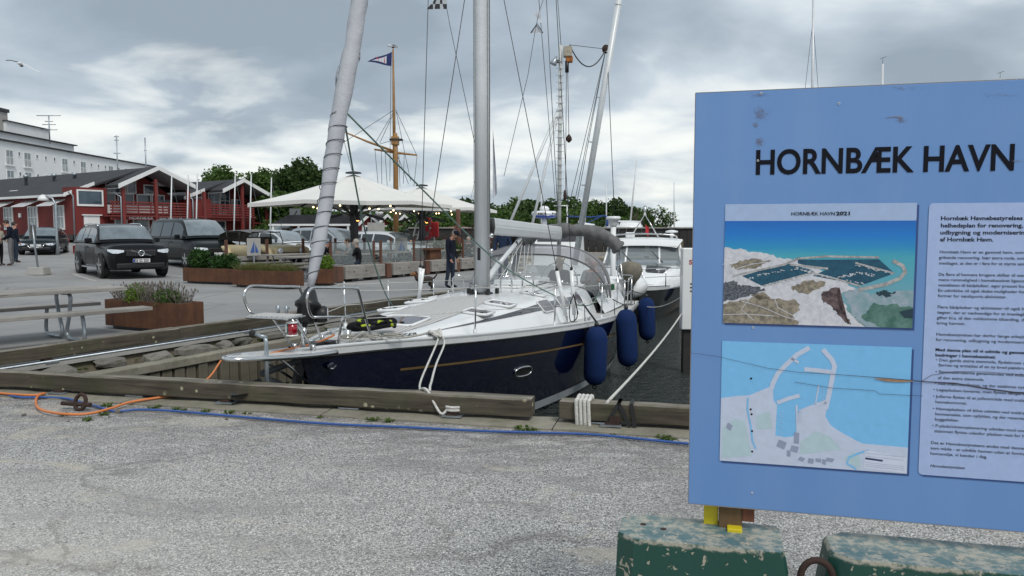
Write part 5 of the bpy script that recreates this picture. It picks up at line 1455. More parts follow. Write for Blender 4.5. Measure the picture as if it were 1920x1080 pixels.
# supporting post, batten and yellow wedges
uc, _ = suv(1370, 980)
mb = MB(); mb.box((uc, .048, -.22), (.072, .055, .75)); mb.build('post', m_wood('sign_post_timber', (.11, .065, .03), (.20, .125, .06), None, 20, axis=2), sgn, bevel=.003)
u2, _ = suv(1404, 965)
mb = MB(); mb.box((u2, .042, .15), (.036, .045, .40)); mb.build('batten', m_wood('red_batten_timber', (.13, .045, .025), (.21, .08, .045), None, 20, axis=2), sgn, bevel=.002)
yl = pm('yellow_plastic', (.62, .50, .015), .45)
for k, (du, dyy, dz_, w_, h_) in enumerate(((-.060, .060, -.075, .045, .19), (.012, .006, -.090, .045, .05))):
    mb = MB(); mb.loft([[V(uc + du + a * w_ / 2, dyy + b * .02, z) for a, b in ((-1, -1), (1, -1), (1, 1), (-1, 1))] for z in (dz_ - h_ / 2, dz_ + h_ / 2)], cap=True, smooth=False); mb.build('wedge', yl, sgn, bevel=.003)

# green concrete blocks -------------------------------------------------
def m_green():
    m = NM('chipped_green_concrete_paint'); v = m.co()
    g = m.n('ShaderNodeNewGeometry'); s_ = m.n('ShaderNodeSeparateXYZ'); m.l(g.outputs['Normal'], s_.inputs[0])
    n = m.noise(v, 4, 6, .65)
    c = m.mix(n, (.006, .045, .033), (.012, .075, .055))
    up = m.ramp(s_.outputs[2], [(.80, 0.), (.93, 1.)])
    top = m.mix(m.noise(v, 11, 8, .75), (.04, .11, .115), (.12, .20, .22))           # upward faces paler and bluer than the sides
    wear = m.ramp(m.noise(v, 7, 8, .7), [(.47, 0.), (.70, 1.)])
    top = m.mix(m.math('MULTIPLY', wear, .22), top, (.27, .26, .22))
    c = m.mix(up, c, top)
    ch = m.ramp(m.noise(m.co(loc=(4, 2, 9)), 26, 4, .6, .3), [(.60, 0.), (.62, 1.)])
    c = m.mix(ch, c, (.36, .33, .26))
    po = m.n('ShaderNodeSeparateXYZ'); m.l(m.tc.outputs['Object'], po.inputs[0])
    ed = m.math('MULTIPLY', m.ramp(m.math('ADD', po.outputs[2], m.math('MULTIPLY', m.noise(v, 30, 5, .7), .03)), [(.655, 0.), (.660, 1.), (.668, 1.), (.673, 0.)]), 1.0)
    c = m.mix(m.math('MULTIPLY', ed, m.ramp(m.noise(v, 13, 4, .7), [(.42, 0.), (.52, .85)])), c, (.42, .39, .32))
    m.set('Base Color', c); m.set('Roughness', m.math('ADD', m.math('MULTIPLY', n, .3), .35)); m.bump(m.math('SUBTRACT', n, m.math('MULTIPLY', ch, .6)), .5, .01); return m.m
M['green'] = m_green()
BO = V(.335, 2.425, 0); bz = atan2(SX.y, SX.x) + .01
def block(label, loc, L, c0, c1, notch=None):
    t = thing('barrier_block', label, 'concrete barrier', loc, bz, 'green concrete barrier blocks')
    h = .655; D = .215
    # outline in plan for a given height: chamfered left end, sloped ends
    mb = MB()
    def ring(z, grow):
        f = D / 2 + grow; e0 = c0 * (z / h); e1 = c1 * (z / h) if c1 else 0
        e1 = c1 * max(0, (z - .30) / (h - .30)); e0 = c0 * max(0, (z - .30) / (h - .30))
        ch = .045
        return [V(e0, -f + ch, z), V(e0 + ch * 1.2, -f, z), V(L - e1 - .01, -f, z), V(L - e1, -f + .02, z), V(L - e1, f - .02, z), V(L - e1 - .01, f, z), V(e0 + ch * 1.4, f, z), V(e0, f - ch, z)]
    mb.loft([ring(0, .14), ring(.06, .14), ring(.22, .05), ring(.42, .01), ring(h - .014, 0), [p.lerp(V(L / 2, 0, h), .012) + V(0, 0, .014 ) for p in ring(h - .014, 0)]], cap=True, smooth=False)
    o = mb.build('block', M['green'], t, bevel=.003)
    return t
b1 = block('green painted concrete block with clipped corner under the left end of the sign', tuple(BO), .575, .012, .07)
b2 = block('right green painted concrete block under the sign, cut off by the frame', tuple(BO + V(cos(bz), sin(bz), 0) * .58), 1.6, .055, .0)
mb = MB()
for x, y in ((.085, .015), (.15, -.01)): mb.lathe([(.010, .650), (.010, .6565)], 10, (x, y, 0))
mb.build('bolt_hole', M['iron'], b1)
t = thing('lifting_ring', 'rusty lifting ring standing in the gap between the two green blocks', 'iron ring', tuple(BO + V(cos(bz), sin(bz), 0) * .585 + V(-.01, -.09, .06)), bz)
mb = MB(); mb.tube([V(.045 * cos(a), .0, .52 + .055 * sin(a)) for a in [2 * pi * i / 24 for i in range(24)]], .0105, 8, closed=True); mb.build('ring', M['iron'], t)
mb = MB(); mb.box((0, .01, .44), (.05, .05, .10)); mb.build('lug', M['green'], t, bevel=.006)
# ================================================================== buildings
def m_board(name, ca, cb, per=7.0, axis=0):
    m = NM(name); s_ = m.n('ShaderNodeSeparateXYZ'); m.l(m.tc.outputs['Object'], s_.inputs[0])
    xy = m.math('ADD', s_.outputs[0], s_.outputs[1]) if axis == 0 else s_.outputs[2]
    f = m.math('FRACT', m.math('MULTIPLY', xy, per)); ln = m.ramp(f, [(0., 1.), (.1, 1.), (.16, 0.)])
    n = m.noise(m.co((1, 1, .3)), 1.2, 5)
    c = m.mix(n, ca, cb); c = m.mix(m.math('MULTIPLY', ln, .4), c, tuple(x * .4 for x in ca)); m.set('Base Color', c); m.set('Roughness', .75)
    m.bump(m.math('SUBTRACT', 1., ln), .4, .02); return m.m
M['red'] = m_board('falu_red_boards', (.13, .014, .013), (.20, .026, .022))
M['red_beam'] = pm('red_painted_timber', (.17, .026, .022), .7, var=.15, vs=2)
M['roof'] = pm('dark_felt_roof', (.035, .036, .04), .9, var=.3, vs=1.2, bump=.3)
M['render'] = pm('white_render', (.74, .75, .76), .85, var=.06, vs=.35)
M['eternit'] = pm('grey_soffit', (.24, .24, .25), .8, var=.1)
M['win'] = pm('window_glass', (.05, .075, .10), .06, var=.35, vs=.8, coat=.5)
M['winlit'] = pm('curtained_window_glass', (.17, .21, .23), .15, var=.4, vs=1.6, coat=.4)
def window(par, p, w, h, ax, nrm, m=None, bars=(1, 1), fr=.08, name='window'):
    """p: bottom centre on the wall, ax: unit along the wall, nrm: outward"""
    p = V(*p); ax = V(*ax); nrm = V(*nrm)
    mb = MB(); U = V(0, 0, 1)
    def slab(a0, a1, z0, z1, d0, d1):
        c = [p + ax * a + U * z + nrm * d for d in (d0, d1) for z in (z0, z1) for a in (a0, a1)]
        mb.add(c, [(0, 1, 3, 2), (4, 6, 7, 5), (0, 4, 5, 1), (2, 3, 7, 6), (0, 2, 6, 4), (1, 5, 7, 3)])
    slab(-w / 2, w / 2, -fr, fr * .3, 0.0, .07); slab(-w / 2, w / 2, h - fr, h, 0.0, .06)
    slab(-w / 2, -w / 2 + fr, fr * .3, h - fr, 0, .06); slab(w / 2 - fr, w / 2, fr * .3, h - fr, 0, .06)
    for i in range(1, bars[0] + 1):
        if bars[0] >= 1: x = -w / 2 + w * i / (bars[0] + 1); slab(x - .025, x + .025, fr * .3, h - fr, 0.0, .05)
    for i in range(1, bars[1] + 1): z = h * i / (bars[1] + 1); slab(-w / 2 + fr, w / 2 - fr, z - .025, z + .025, 0.0, .045)
    o = mb.build(name, M['white_paint'], par)
    g = MB(); g.quad(*[p + ax * a + U * z + nrm * .02 for a, z in ((-w / 2 + fr, .02), (w / 2 - fr, .02), (w / 2 - fr, h - fr), (-w / 2 + fr, h - fr))]); g.build('pane', m or M['win'], o); return o
# white apartment block
wb = thing('apartment_building', 'long white four storey apartment block behind the red clubhouse', 'building', (-72, 95, .9))
mb = MB(); mb.box((-7, 31, 6.6), (14, 66, 13.2)); wall_ = mb.build('wall', M['render'], wb)
MB().box((-7, 31, 13.3), (14.7, 66.6, .22)).build('roof', M['roof'], wb)
mb = MB(); mb.box((-9, 22, 14.3), (9, 39, 1.9)); mb.build('roof_storey', M['render'], wb); MB().box((-9, 22, 15.33), (9.8, 40, .16)).build('roof_storey_cover', M['roof'], wb)
mb = MB(); mb.box((-8.5, 30.5, 16.3), (6, 11.0, 1.9)); mb.build('stair_tower', M['render'], wb); MB().box((-8.5, 30.5, 17.32), (6.5, 11.4, .14)).build('tower_cover', M['roof'], wb)
MB().box((-7, 24.8, 17.0), (2.2, 2.6, 3.2)).build('chimney', M['conc'], wb); MB().box((-7, 24.8, 18.9), (2.6, 3.0, .5)).build('chimney_cap', M['black'], wb)
def wy(px): return 72 * 1450 / (960 - px) - 95
for r in range(4):
    z0 = 9.95 - 2.9 * r
    for px in (-30, 27, 60, 129, 163, 214, 244, 266):
        o = window(wb, (0.0, wy(px), z0), 1.75, 2.15, (0, 1, 0), (1, 0, 0), M['winlit'], (1, 1), .14)
        mb = MB()
        for k in range(6): mb.box((.22, wy(px) - .75 + .3 * k, z0 + .5), (.03, .04, .9))
        mb.box((.22, wy(px), z0 + .95), (.05, 1.7, .05)); mb.box((.12, wy(px), z0 - .12), (.34, 2.1, .16)); mb.build('grille', M['white_paint'], o)
    for px in (4, 45, 78, 94, 110, 146, 178, 191, 204, 229, 256, 272, 284): window(wb, (0.0, wy(px), z0 + 1.45), .62, .62, (0, 1, 0), (1, 0, 0), M['win'], (0, 0), .1, 'small_window')
def antenna(px, pyb, pyt, d, label, arms):
    b = rayp(px, pyb, d); t_ = rayp(px, pyt, d); t = thing('antenna', label, 'antenna', tuple(b)); h = t_.z - b.z
    k = d / 58
    mb = MB(); mb.tube([V(0, 0, -1.2), V(0, 0, h)], .045 * k, 6); mb.build('pole', M['galv'], t)
    for (f, w) in arms:
        mb = MB(); mb.tube([V(-w * k, 0, h * f), V(w * k, 0, h * f)], .03 * k, 5); mb.build('arm', M['galv'], t)
antenna(93, 255, 216, 128, 'tall aerial with crossbars on the white block beside its chimney', [(.98, .9), (.55, .5), (.3, .6), (.7, .3)])
antenna(221, 328, 254, 58, 'thick pole antenna rising over the clubhouse roof, left of the thin one', [(.55, .25), (.97, .18), (.88, .18)])
antenna(274, 322, 258, 58, 'thin whip antenna over the clubhouse gable', [(.62, .1)])

# red clubhouse
CO = V(-29, 51.3, .9); CZR = atan2(.82, .57)
cb = thing('clubhouse', 'long dark red wooden clubhouse with white gables, balconies and dark roof', 'building', tuple(CO), CZR)
def club(x0, xg0, xr, xg1, x1, ze, zg0, zr, zg1, yl, tag_):
    """local x along the gable front, y into the building"""
    mb = MB()
    # body with a recess for the balcony
    body = [(x0, 0), (x1, 0), (x1, ze), (xr, zr - .12), (x0, ze)]
    mb.prism(body, 1.3 if tag_ == 'a' else 1.0, yl, lambda u, v, w: V(u, w, v)); w_ = mb.build('wall', M['red'], cb)
    mb = MB(); mb.box(((x0 + xg0) / 2, .65, 1.75 if tag_ == 'a' else 1.5), (xg0 - x0, 1.3, 3.5 if tag_ == 'a' else 3.0)); mb.build('wall', M['red'], cb)
    mb = MB(); mb.box(((xg0 + x1) / 2, .75, .75), (x1 - xg0, 1.1, 1.5)); mb.build('lower_wall', M['red'], cb)
    for sg in (0, 1):
        a, za = ((x0 - .5, ze - .16), (x1 + .5, zg1 - .25))[sg]
        mb = MB(); th = .14; y0 = 0.2
        q = [(a, za), (xr, zr), (xr, zr + th), (a, za + th)]
        mb.prism(q, y0, yl + .4, lambda u, v, w: V(u, w, v)); mb.build('roof', M['roof'], cb)
        g, zg = ((xg0, zg0), (xg1, zg1))[sg]
        q = [(g, zg), (xr, zr + .02), (xr, zr + th + .02), (g, zg + th)]
        mb = MB(); mb.prism(q, -1.5, .2, lambda u, v, w: V(u, w, v)); mb.build('gable_roof', M['roof'], cb)
        mb = MB(); mb.prism([(u, v - .06) for u, v in q[:2]] + [(u, v - .11) for u, v in (q[1], q[0])], -1.45, 1.2, lambda u, v, w: V(u, w, v)); mb.build('soffit', M['eternit'], cb)
        q2 = [(g, zg - .1), (xr, zr - .1), (xr, zr + .18), (g, zg + .2)]
        mb = MB(); mb.prism(q2, -1.58, -1.5, lambda u, v, w: V(u, w, v)); mb.build('bargeboard', M['white_paint'], cb)
club(0, 2.3, 5.2, 8.0, 8.1, 3.0, 3.55, 4.95, 3.75, 34, 'a')
club(8.3, 10.3, 12.2, 14.9, 14.6, 3.0, 3.55, 4.45, 3.25, 12, 'b')
mb = MB(); mb.prism([(-.5, 2.86), (1.5, 3.68), (1.5, 3.9), (-.5, 3.08)], .02, .1, lambda u, v, w: V(u, w, v)); mb.build('bargeboard', M['white_paint'], cb)
mb = MB(); mb.prism([(7.9, 2.9), (9.6, 3.55), (9.6, 3.8), (7.9, 3.15)], -.3, -.2, lambda u, v, w: V(u, w, v)); mb.build('bargeboard', M['white_paint'], cb)
mb = MB(); mb.box((-.48, 17, 2.93), (.14, 34, .16)); mb.build('gutter', M['white_paint'], cb)
MB().box((8.0, 1.6, 4.05), (3.6, .12, .28)).build('fascia', M['white_paint'], cb)
MB().box((-.02, 17, .16), (.1, 34, .34)).build('plinth', M['black'], cb)
MB().box((4.1, -.0, .16), (8.2, .1, .34)).build('plinth', M['black'], cb)
X_, Y_ = (1, 0, 0), (0, -1, 0)
window(cb, (1.15, 0, 2.35), 1.75, 1.0, X_, Y_, M['win'], (0, 0), .1)
for x, w, z, h in ((3.0, 1.1, 1.9, 1.35), (4.3, 1.2, 1.9, 1.35), (5.65, 1.1, 1.9, 1.35), (6.75, 1.0, 1.9, 1.35), (3.6, 1.5, 3.3, .7), (4.75, .7, 3.3, .9), (6.2, 1.1, 3.3, .65)):
    window(cb, (x, 1.3, z), w, h, X_, Y_, M['win'], (0, 0), .07)
for x, w, z, h in ((9.5, 1.3, 1.9, 1.3), (11.2, 1.0, 1.9, 1.9), (12.2, .9, 1.9, 2.1), (13.3, 1.0, 1.9, 1.2)): window(cb, (x, 1.0, z), w, h, X_, Y_, M['win'], (1, 1), .07)
mb = MB(); mb.lathe([(.36, 0), (.36, .05)], 20, (7.45, 1.27, 2.55), Matrix.Rotation(pi / 2, 3, 'X')); mb.build('round_window', M['winlit'], cb)
for x, w, z, h, m_ in ((3.3, .9, .15, 1.3, M['win']), (4.75, 1.2, .2, 1.25, M['winlit']), (6.3, 1.4, .4, 1.0, M['win']), (11, 1.3, .2, 1.2, M['win'])): window(cb, (x, .2, z), w, h, X_, Y_, m_, (0, 1), .08)
mb = MB(); mb.box((1.2, -.03, .8), (1.05, .05, 1.6)); dr = mb.build('door', M['white_paint'], cb); MB().box((1.2, -.08, 1.66), (1.3, .12, .08)).build('lintel', M['white_paint'], dr)
for y in (1.84, 5.6, 9.4, 13.2, 17.0):
    window(cb, (0, y, .77), 1.45, 1.55, (0, 1, 0), (-1, 0, 0), M['winlit'], (2, 1), .1)
    mb = MB(); mb.loft([[V(-.02, y - .95, 2.72), V(-.02, y + .95, 2.72), V(-.02, y + .95, 2.66), V(-.02, y - .95, 2.66)], [V(-1.0, y - .95, 2.30), V(-1.0, y + .95, 2.30), V(-1.0, y + .95, 2.24), V(-1.0, y - .95, 2.24)]], cap=True, smooth=False); mb.build('awning', M['white_gel'], cb)
MB().box((-.06, 7.5, 1.7), (.08, .3, .3)).build('wall_box', M['white_paint'], cb)
# balcony
def balcony(xa, xb, y, posts):
    MB().box(((xa + xb) / 2, (y + 1) / 2 - .1, 1.62), (xb - xa, 1.2 - y, .1)).build('balcony_floor', M['red_beam'], cb)
    MB().box(((xa + xb) / 2, y - .02, 1.48), (xb - xa, .06, .26)).build('balcony_fascia', M['red_beam'], cb)
    n = 5
    for i in range(n): MB().box(((xa + xb) / 2, y, 1.80 + .19 * i), (xb - xa, .035, .11)).build('slat', M['red_beam'], cb)
    x = xa + .2
    while x < xb: MB().box((x, y + .04, 2.15), (.07, .05, .85)).build('rail_post', M['red_beam'], cb); x += .9
    for p in posts: MB().box((p, y - .12, (3.5 if p not in (5.1, 12.2) else 4.2) / 2), (.2, .2, 3.5 if p not in (5.1, 12.2) else 4.2)).build('post', M['red_beam'], cb)
balcony(1.9, 8.1, -1.1, (2.75, 5.1, 7.6)); balcony(8.1, 13.4, -1.1, (8.9, 12.2, 14.5))
MB().box((4.4, .3, 2.1), (5, .04, .6)).build('white_screen', M['white_paint'], cb)
for x in (2.55, 7.9, .02):
    mb = MB(); mb.tube([V(x, -1.3 if x > 1 else -.08, .1), V(x, -1.3 if x > 1 else -.08, 2.9), V(x - .25, -.9 if x > 1 else -.02, 3.2)], .05, 6); mb.build('downpipe', M['galv'], cb)
text('name_lettering', 'HORNBÆK', .27, M['white_gel'], cb, frame((3.15, -1.16, 1.40), (1, 0, 0), (0, 0, 1)), wmax=1.75, ext=.01)
text('name_lettering', 'BADEKLUB', .27, M['white_gel'], cb, frame((5.35, -1.16, 1.40), (1, 0, 0), (0, 0, 1)), wmax=1.75, ext=.01)
for (x, y, s_) in ((2.4, 22, (.9, .9, 1.7)),): MB().box((x, y, 4.6), s_).build('chimney', M['conc'], cb)
for x, y in ((2.6, 12.5), (3.3, 9.5), (3.6, 7)): mb = MB(); mb.lathe([(.12, 3.8), (.12, 4.6), (.2, 4.62), (.2, 4.8), (.05, 4.85)], 8, (x, y, .1)); mb.build('roof_vent', M['galv'], cb)
MB().box((1.6, 11.3, 3.72), (1.0, 1.3, .06), M=Matrix.Rotation(-.34, 3, 'Y')).build('roof_window', M['white_paint'], cb)
mb = MB()
for x in (13.6, 14.9, 16.2): mb.box((x, -.6, 1.6), (.14, .14, 3.2))
mb.box((14.9, -.6, 2.7), (3, .1, .12)); mb.box((14.9, -.6, 1.2), (3, .1, .12)); mb.build('open_frame', M['red_beam'], cb)
struct_ = None
# street lamp, dinghy masts
p = gpt(107, 452); t = thing('street_lamp', 'slim grey lamp post with a drooping white head before the clubhouse windows', 'street lamp', tuple(p))
hl = rayp(105, 372, p.y).z - p.z
mb = MB(); mb.tube([V(0, 0, 0), V(0, 0, .9), V(0, 0, hl - .3), V(-.15, 0, hl), V(-.5, 0, hl + .12)], [.10, .07, .06, .05, .05], 8); mb.build('pole', M['galv'], t)
mb = MB(); mb.lathe([(.30, -.12), (.22, .05), (.08, .2)], 12, (-.65, 0, hl)); mb.build('lamp_head', M['white_paint'], t)
for i, (px, pt, pb, d, lab) in enumerate(((322, 330, 446, 44, 'leftmost white dinghy mast in front of the clubhouse gable'), (353, 328, 446, 44, 'second white dinghy mast, left of its close neighbour'), (370, 326, 447, 44, 'third white dinghy mast, right of its close neighbour'), (441, 328, 444, 46, 'fourth white dinghy mast before the second gable'), (471, 327, 444, 46, 'fifth white dinghy mast at the edge of the umbrella'), (509, 333, 444, 46, 'rightmost grey dinghy mast beside the clubhouse end'))):
    t_ = rayp(px, pt, d); b = rayp(px - 4, pb, d); b.z = gz(b.x, b.y); t = thing('dinghy_mast', lab, 'mast', tuple(b), 0, 'dinghy masts before the clubhouse')
    mb = MB(); q = t_ - b; mb.tube([V(0, 0, 0), q * .5, q], [.045, .042, .035], 8); mb.build('mast', M['alu_light'], t)
    mb = MB(); mb.tube([q * .96, V(.9, .3, .3)], .012, 4); mb.build('stay', M['wire'], t)
    mb = MB(); mb.loft([[V(x * a, y, z) for x, z in ((-.5, .5), (0, .2), (.5, .5))] for y, a in ((-1.6, .2), (-.8, .9), (.8, 1.1), (1.8, 1))], ring_closed=False); mb.build('covered_hull', M['canvas_grey'], t)

# row of small red huts and the shed behind them
HR = atan2(1.7, 1.03); hx = V(.518, .855, 0); hn = V(.855, -.518, 0)
def hut(label, p):
    t = thing('red_hut', label, 'hut', (p[0], p[1], gz(p[0], p[1])), HR, 'row of small red huts')
    w = 1.95; ze = 1.8; zr = 2.42; L = 3.6
    mb = MB(); mb.prism([(-w / 2, 0), (w / 2, 0), (w / 2, ze), (0, zr), (-w / 2, ze)], 0, L, lambda u, v, q: V(u, q, v)); mb.build('wall', M['red'], t)
    for sg in (-1, 1):
        mb = MB(); q = [(sg * (w / 2 + .12), ze - .06), (0, zr + .02), (0, zr + .1), (sg * (w / 2 + .12), ze + .02)]; mb.prism(q, -.25, L, lambda u, v, k: V(u, k, v)); mb.build('roof', M['roof'], t)
        mb = MB(); q = [(sg * (w / 2 + .14), ze - .16), (0, zr - .08), (0, zr + .12), (sg * (w / 2 + .14), ze + .04)]; mb.prism(q, -.31, -.25, lambda u, v, k: V(u, k, v)); mb.build('bargeboard', M['white_paint'], t)
    window(t, (0, 0, .75), 1.0, .95, (1, 0, 0), (0, -1, 0), M['win'], (2, 0), .13)
    MB().box((w / 2 - .06, -.02, .9), (.1, .05, 1.8)).build('corner_board', M['white_paint'], t); return t
for i, lab in enumerate(('left and nearest of three small red huts beyond the parked cars', 'middle one of three small red huts, half behind a white panel', 'rightmost of three small red huts, near the red rescue rack')):
    hut(lab, (-10.5 + 1.03 * i, 56 + 1.7 * i))
t = thing('shed', 'low open fronted shed with dark roof left of the red huts', 'shed', (-11.9, 54.9, gz(-12, 55)), 0)
mb = MB(); mb.prism([(-5.2, 1.75), (.8, 1.75), (.3, 2.45), (-4.4, 2.45)], 0, .1, lambda u, v, w: V(u, w * 0 + (0 if v < 2 else 1.6), v)); mb.build('roof', M['roof'], t)
mb = MB(); mb.box((-2.2, -.05, 1.72), (6.2, .08, .14)); mb.build('fascia', M['white_paint'], t)
for x in (-5.0, -3.2, -1.4, .3): MB().box((x, .02, .85), (.14, .12, 1.7)).build('post', M['white_paint'], t)
mb = MB(); mb.box((-2.3, 1.6, .85), (5.4, .1, 1.7)); mb.box((-2.3, .2, .55), (5.2, .1, .3)); mb.build('wall', M['red'], t)
for x in (-4.4, -3.9, -2.6, -.6, -.2): MB().box((x, .9, 1.05), (.35, .5, .9)).build('shelf_stack', M['canvas_taupe'] if x != -2.6 else M['alu'], t)
p = rayp(682, 400, 54); t = thing('street_lamp', 'curved lamp with round white head over the roofs of the red huts', 'street lamp', tuple(rayp(696, 430, 56)))
mb = MB(); mb.tube(smooth_path([(0, 0, -1.4), (0, 0, 1.0), (-.2, 0, 1.35), (.2, 0, 1.55), (.5, 0, 1.4)], 5), .05, 6); mb.build('pole', M['galv'], t); mb = MB(); mb.ball((.6, 0, 1.2), (.3, .3, .2), 10, 6); mb.build('lamp_head', M['white_paint'], t)
p = gpt(708, 470); t = thing('notice_panel', 'plain pale panel standing in front of the middle red hut', 'panel', (-9.2, 52.5, gz(-9.2, 52.5)))
MB().box((0, 0, 1.55), (1.15, .05, .62)).build('panel', M['conc'], t); MB().box((-.4, .03, .6), (.06, .05, 1.3)).build('leg', M['galv'], t); MB().box((.4, .03, .6), (.06, .05, 1.3)).build('leg', M['galv'], t)
p = gpt(497, 470); t = thing('ticket_machine', 'grey totem with a dark arrow sign, left of the white sloping sail', 'machine', (-16.7, 60, gz(-16.7, 60)))
MB().box((0, 0, .9), (.4, .3, 1.9)).build('body', M['conc'], t); MB().box((0, -.19, 2.55), (.85, .06, .85)).build('sign', M['grey_cloth'], t); MB().box((0, -.225, 2.55), (.08, .02, .6), M=Matrix.Rotation(.6, 3, 'Y')).build('arrow', M['black'], t)
# black harbour wall over a timber pier
hw = thing('harbour_wall', 'black boarded harbour wall with a pale cap behind the boats', 'wall', (-6, 46.5, 0), -.02)
for k in range(120): MB().box((k * .45, 0, .95), (.43, .12, 1.42)).build('board', M['dark_wood'], hw)
MB().box((26.9, -.02, 1.69), (54.2, .3, .07)).build('cap_board', M['grey_wood'], hw)
for k in range(27): MB().box((k * 2.0, -.3, -.6), (.26, .26, 3.2)).build('pile', M['pile'], hw)
for j, z in enumerate((.12, -.2, -.52, -.84)): MB().box((26.9, -.45, z), (54, .08, .2)).build('plank', M['grey_wood'] if j == 0 else M['pile'], hw)
MB().box((26.9, .3, -.2), (54, 1.2, .1)).build('walkway', M['pile'], hw)

# ================================================================== trees and bushes
def crown(n, blobs, leaf, seed, mat):
    """many small tilted leaf clumps spread through a few overlapping volumes"""
    rr = random.Random(seed); mb = MB(); tot = sum(b[3] * b[4] * b[5] for b in blobs)
    for b in blobs:
        c = V(*b[:3]); m_ = int(n * b[3] * b[4] * b[5] / tot)
        for _ in range(m_):
            d = V(rr.gauss(0, 1), rr.gauss(0, 1), rr.gauss(0, 1)).normalized(); r = rr.random() ** .38
            r *= 1 + .16 * sin(d.x * 5 + seed) * sin(d.z * 6 + b[0]) + .1 * sin(d.y * 11)
            p = c + V(d.x * b[3] * r, d.y * b[4] * r, d.z * b[5] * r)
            u = V(rr.gauss(0, 1), rr.gauss(0, 1), rr.gauss(0, .7)).normalized(); w = u.cross(V(rr.gauss(0, 1), rr.gauss(0, 1), rr.gauss(0, 1))).normalized()
            s_ = leaf * rr.uniform(.55, 1.3)
            mb.add([p - u * s_, p + w * s_ * .55, p + u * s_, p - w * s_ * .55], [(0, 1, 2, 3)])
    me = mb.mesh('crown', mat); return me
def trunk(par, h, r, limbs, seed, m=None):
    rr = random.Random(seed); mb = MB(); mb.tube([V(0, 0, -.3), V(.05, 0, h * .5), V(.1, .05, h)], [r, r * .8, r * .45], 8)
    for k in range(limbs):
        a = rr.uniform(0, 2 * pi); z = h * rr.uniform(.45, .95); L = h * rr.uniform(.35, .6)
        mb.tube([V(.05, 0, z), V(cos(a) * L * .5, sin(a) * L * .5, z + L * .45), V(cos(a) * L, sin(a) * L, z + L * .8)], [r * .4, r * .25, r * .08], 5)
    mb.build('trunk', M['bark'], par)
def tree(label, px, d, ztop, w, seed, n=3800, mat='leaf', name='tree', leaf=.19):
    p = rayp(px, 430, d); g = gz(p.x, p.y); t = thing(name, label, 'tree', (p.x, p.y, g), seed * .7, 'trees behind the clubhouse and umbrellas')
    H = ztop - g; rr = random.Random(seed); trunk(t, H * .55, .22, 6, seed)
    bl = [(0, 0, H * .62, w * .42, w * .42, H * .30)] + [(cos(a) * w * .28, sin(a) * w * .28, H * rr.uniform(.42, .82), w * rr.uniform(.2, .3), w * rr.uniform(.2, .3), H * rr.uniform(.13, .2)) for a in [k * 1.05 + seed for k in range(7)]] + [(rr.uniform(-.1, .1) * w, 0, H * .88, w * .2, w * .2, H * .12)]
    link('crown', crown(int(n * 1.9), bl, leaf, seed, M[mat]), t); return t
tree('broad tree left of the others over the second clubhouse gable', 421, 75, 7.9, 5.4, 1, 3600)
tree('lighter tree between the clubhouse end and the tallest tree', 500, 78, 7.8, 4.4, 2, 3000, 'leaf')
tree('tallest dark round tree partly behind the furled sail', 572, 72, 8.3, 5.8, 3, 5600, 'leaf_dark')
tree('small tree top between the two clubhouse gables', 352, 95, 7.5, 4.0, 4, 1500, 'leaf_dark')
tree('round bushy tree under the left umbrella edge', 545, 66, 4.2, 6.5, 5, 3600)
tree('low leafy tree beside the clubhouse open frame', 522, 64, 4.8, 4.6, 15, 3000)
def bush_mass(k, blobs, n, mat, leaf=.16): return crown(int(n * 1.7), blobs, leaf, k, M[mat])
bm_ = [bush_mass(40 + k, [(0, 0, .9, 1.9, 1.7, 1.1), (1.2, 0, .8, 1.2, 1.2, .9), (-1.3, .2, .7, 1.1, 1.2, .8), (.2, 0, 1.7, .9, .9, .6)], 1500, ('leaf', 'leaf_dark', 'leaf_dark', 'leaf')[k]) for k in range(4)]
rr = random.Random(31)
mb = MB()
def hill(u, v):
    x = lerp(-30, 42, u); y = lerp(58, 130, v); c = sin(min(1, v * 3.2) * pi / 2); pxl = x / y * 1450 + 960
    top = interp(pxl, [(-200, .5), (500, .9), (700, 1.7), (900, 2.4), (1000, 2.5), (1100, 2.7), (1180, 2.3), (1250, .9), (1310, .3), (1800, .2)])
    return V(x, y, .3 + top * c + .15 * sin(x * 1.3) * c)
mb.grid(hill, 60, 30); struct(mb.build('dune_hill', M['dirt'] if False else pm('grassy_dune', (.05, .075, .025), .95, var=.4, vs=.8)))
k = 0
plist = []
for row, (yy, step) in enumerate(((60, 30), (64, 34), (70, 36))):
    px = 520
    while px < 1262:
        plist.append((px + rr.uniform(-9, 9), yy + rr.uniform(-1.5, 1.5), row)); px += step * rr.uniform(.75, 1.15)
mb = MB()
for (px, y, row) in plist:
    p = rayp(px, 430, y); u = (p.x + 30) / 72; v = (y - 58) / 72; z = hill(max(0, min(1, u)), max(0, min(1, v))).z - .2
    sc_ = interp(px, [(520, 1.15), (700, 1.0), (900, 1.0), (1000, 1.0), (1120, .95), (1190, .85), (1240, .5), (1262, .35)]) * rr.uniform(.8, 1.15)
    T_ = Matrix.Translation((p.x, y, z)) @ Matrix.Rotation(rr.uniform(0, 6), 4, 'Z') @ Matrix.Diagonal((sc_, sc_, sc_ * rr.uniform(.85, 1.15), 1))
    me = bm_[k % 4]; mb.add([T_ @ v_.co for v_ in me.vertices], [tuple(q.vertices) for q in me.polygons], 0 if k % 4 in (0, 3) else 1); k += 1
stuff(mb.build('thicket', [M['leaf'], M['leaf_dark']], normals=False))
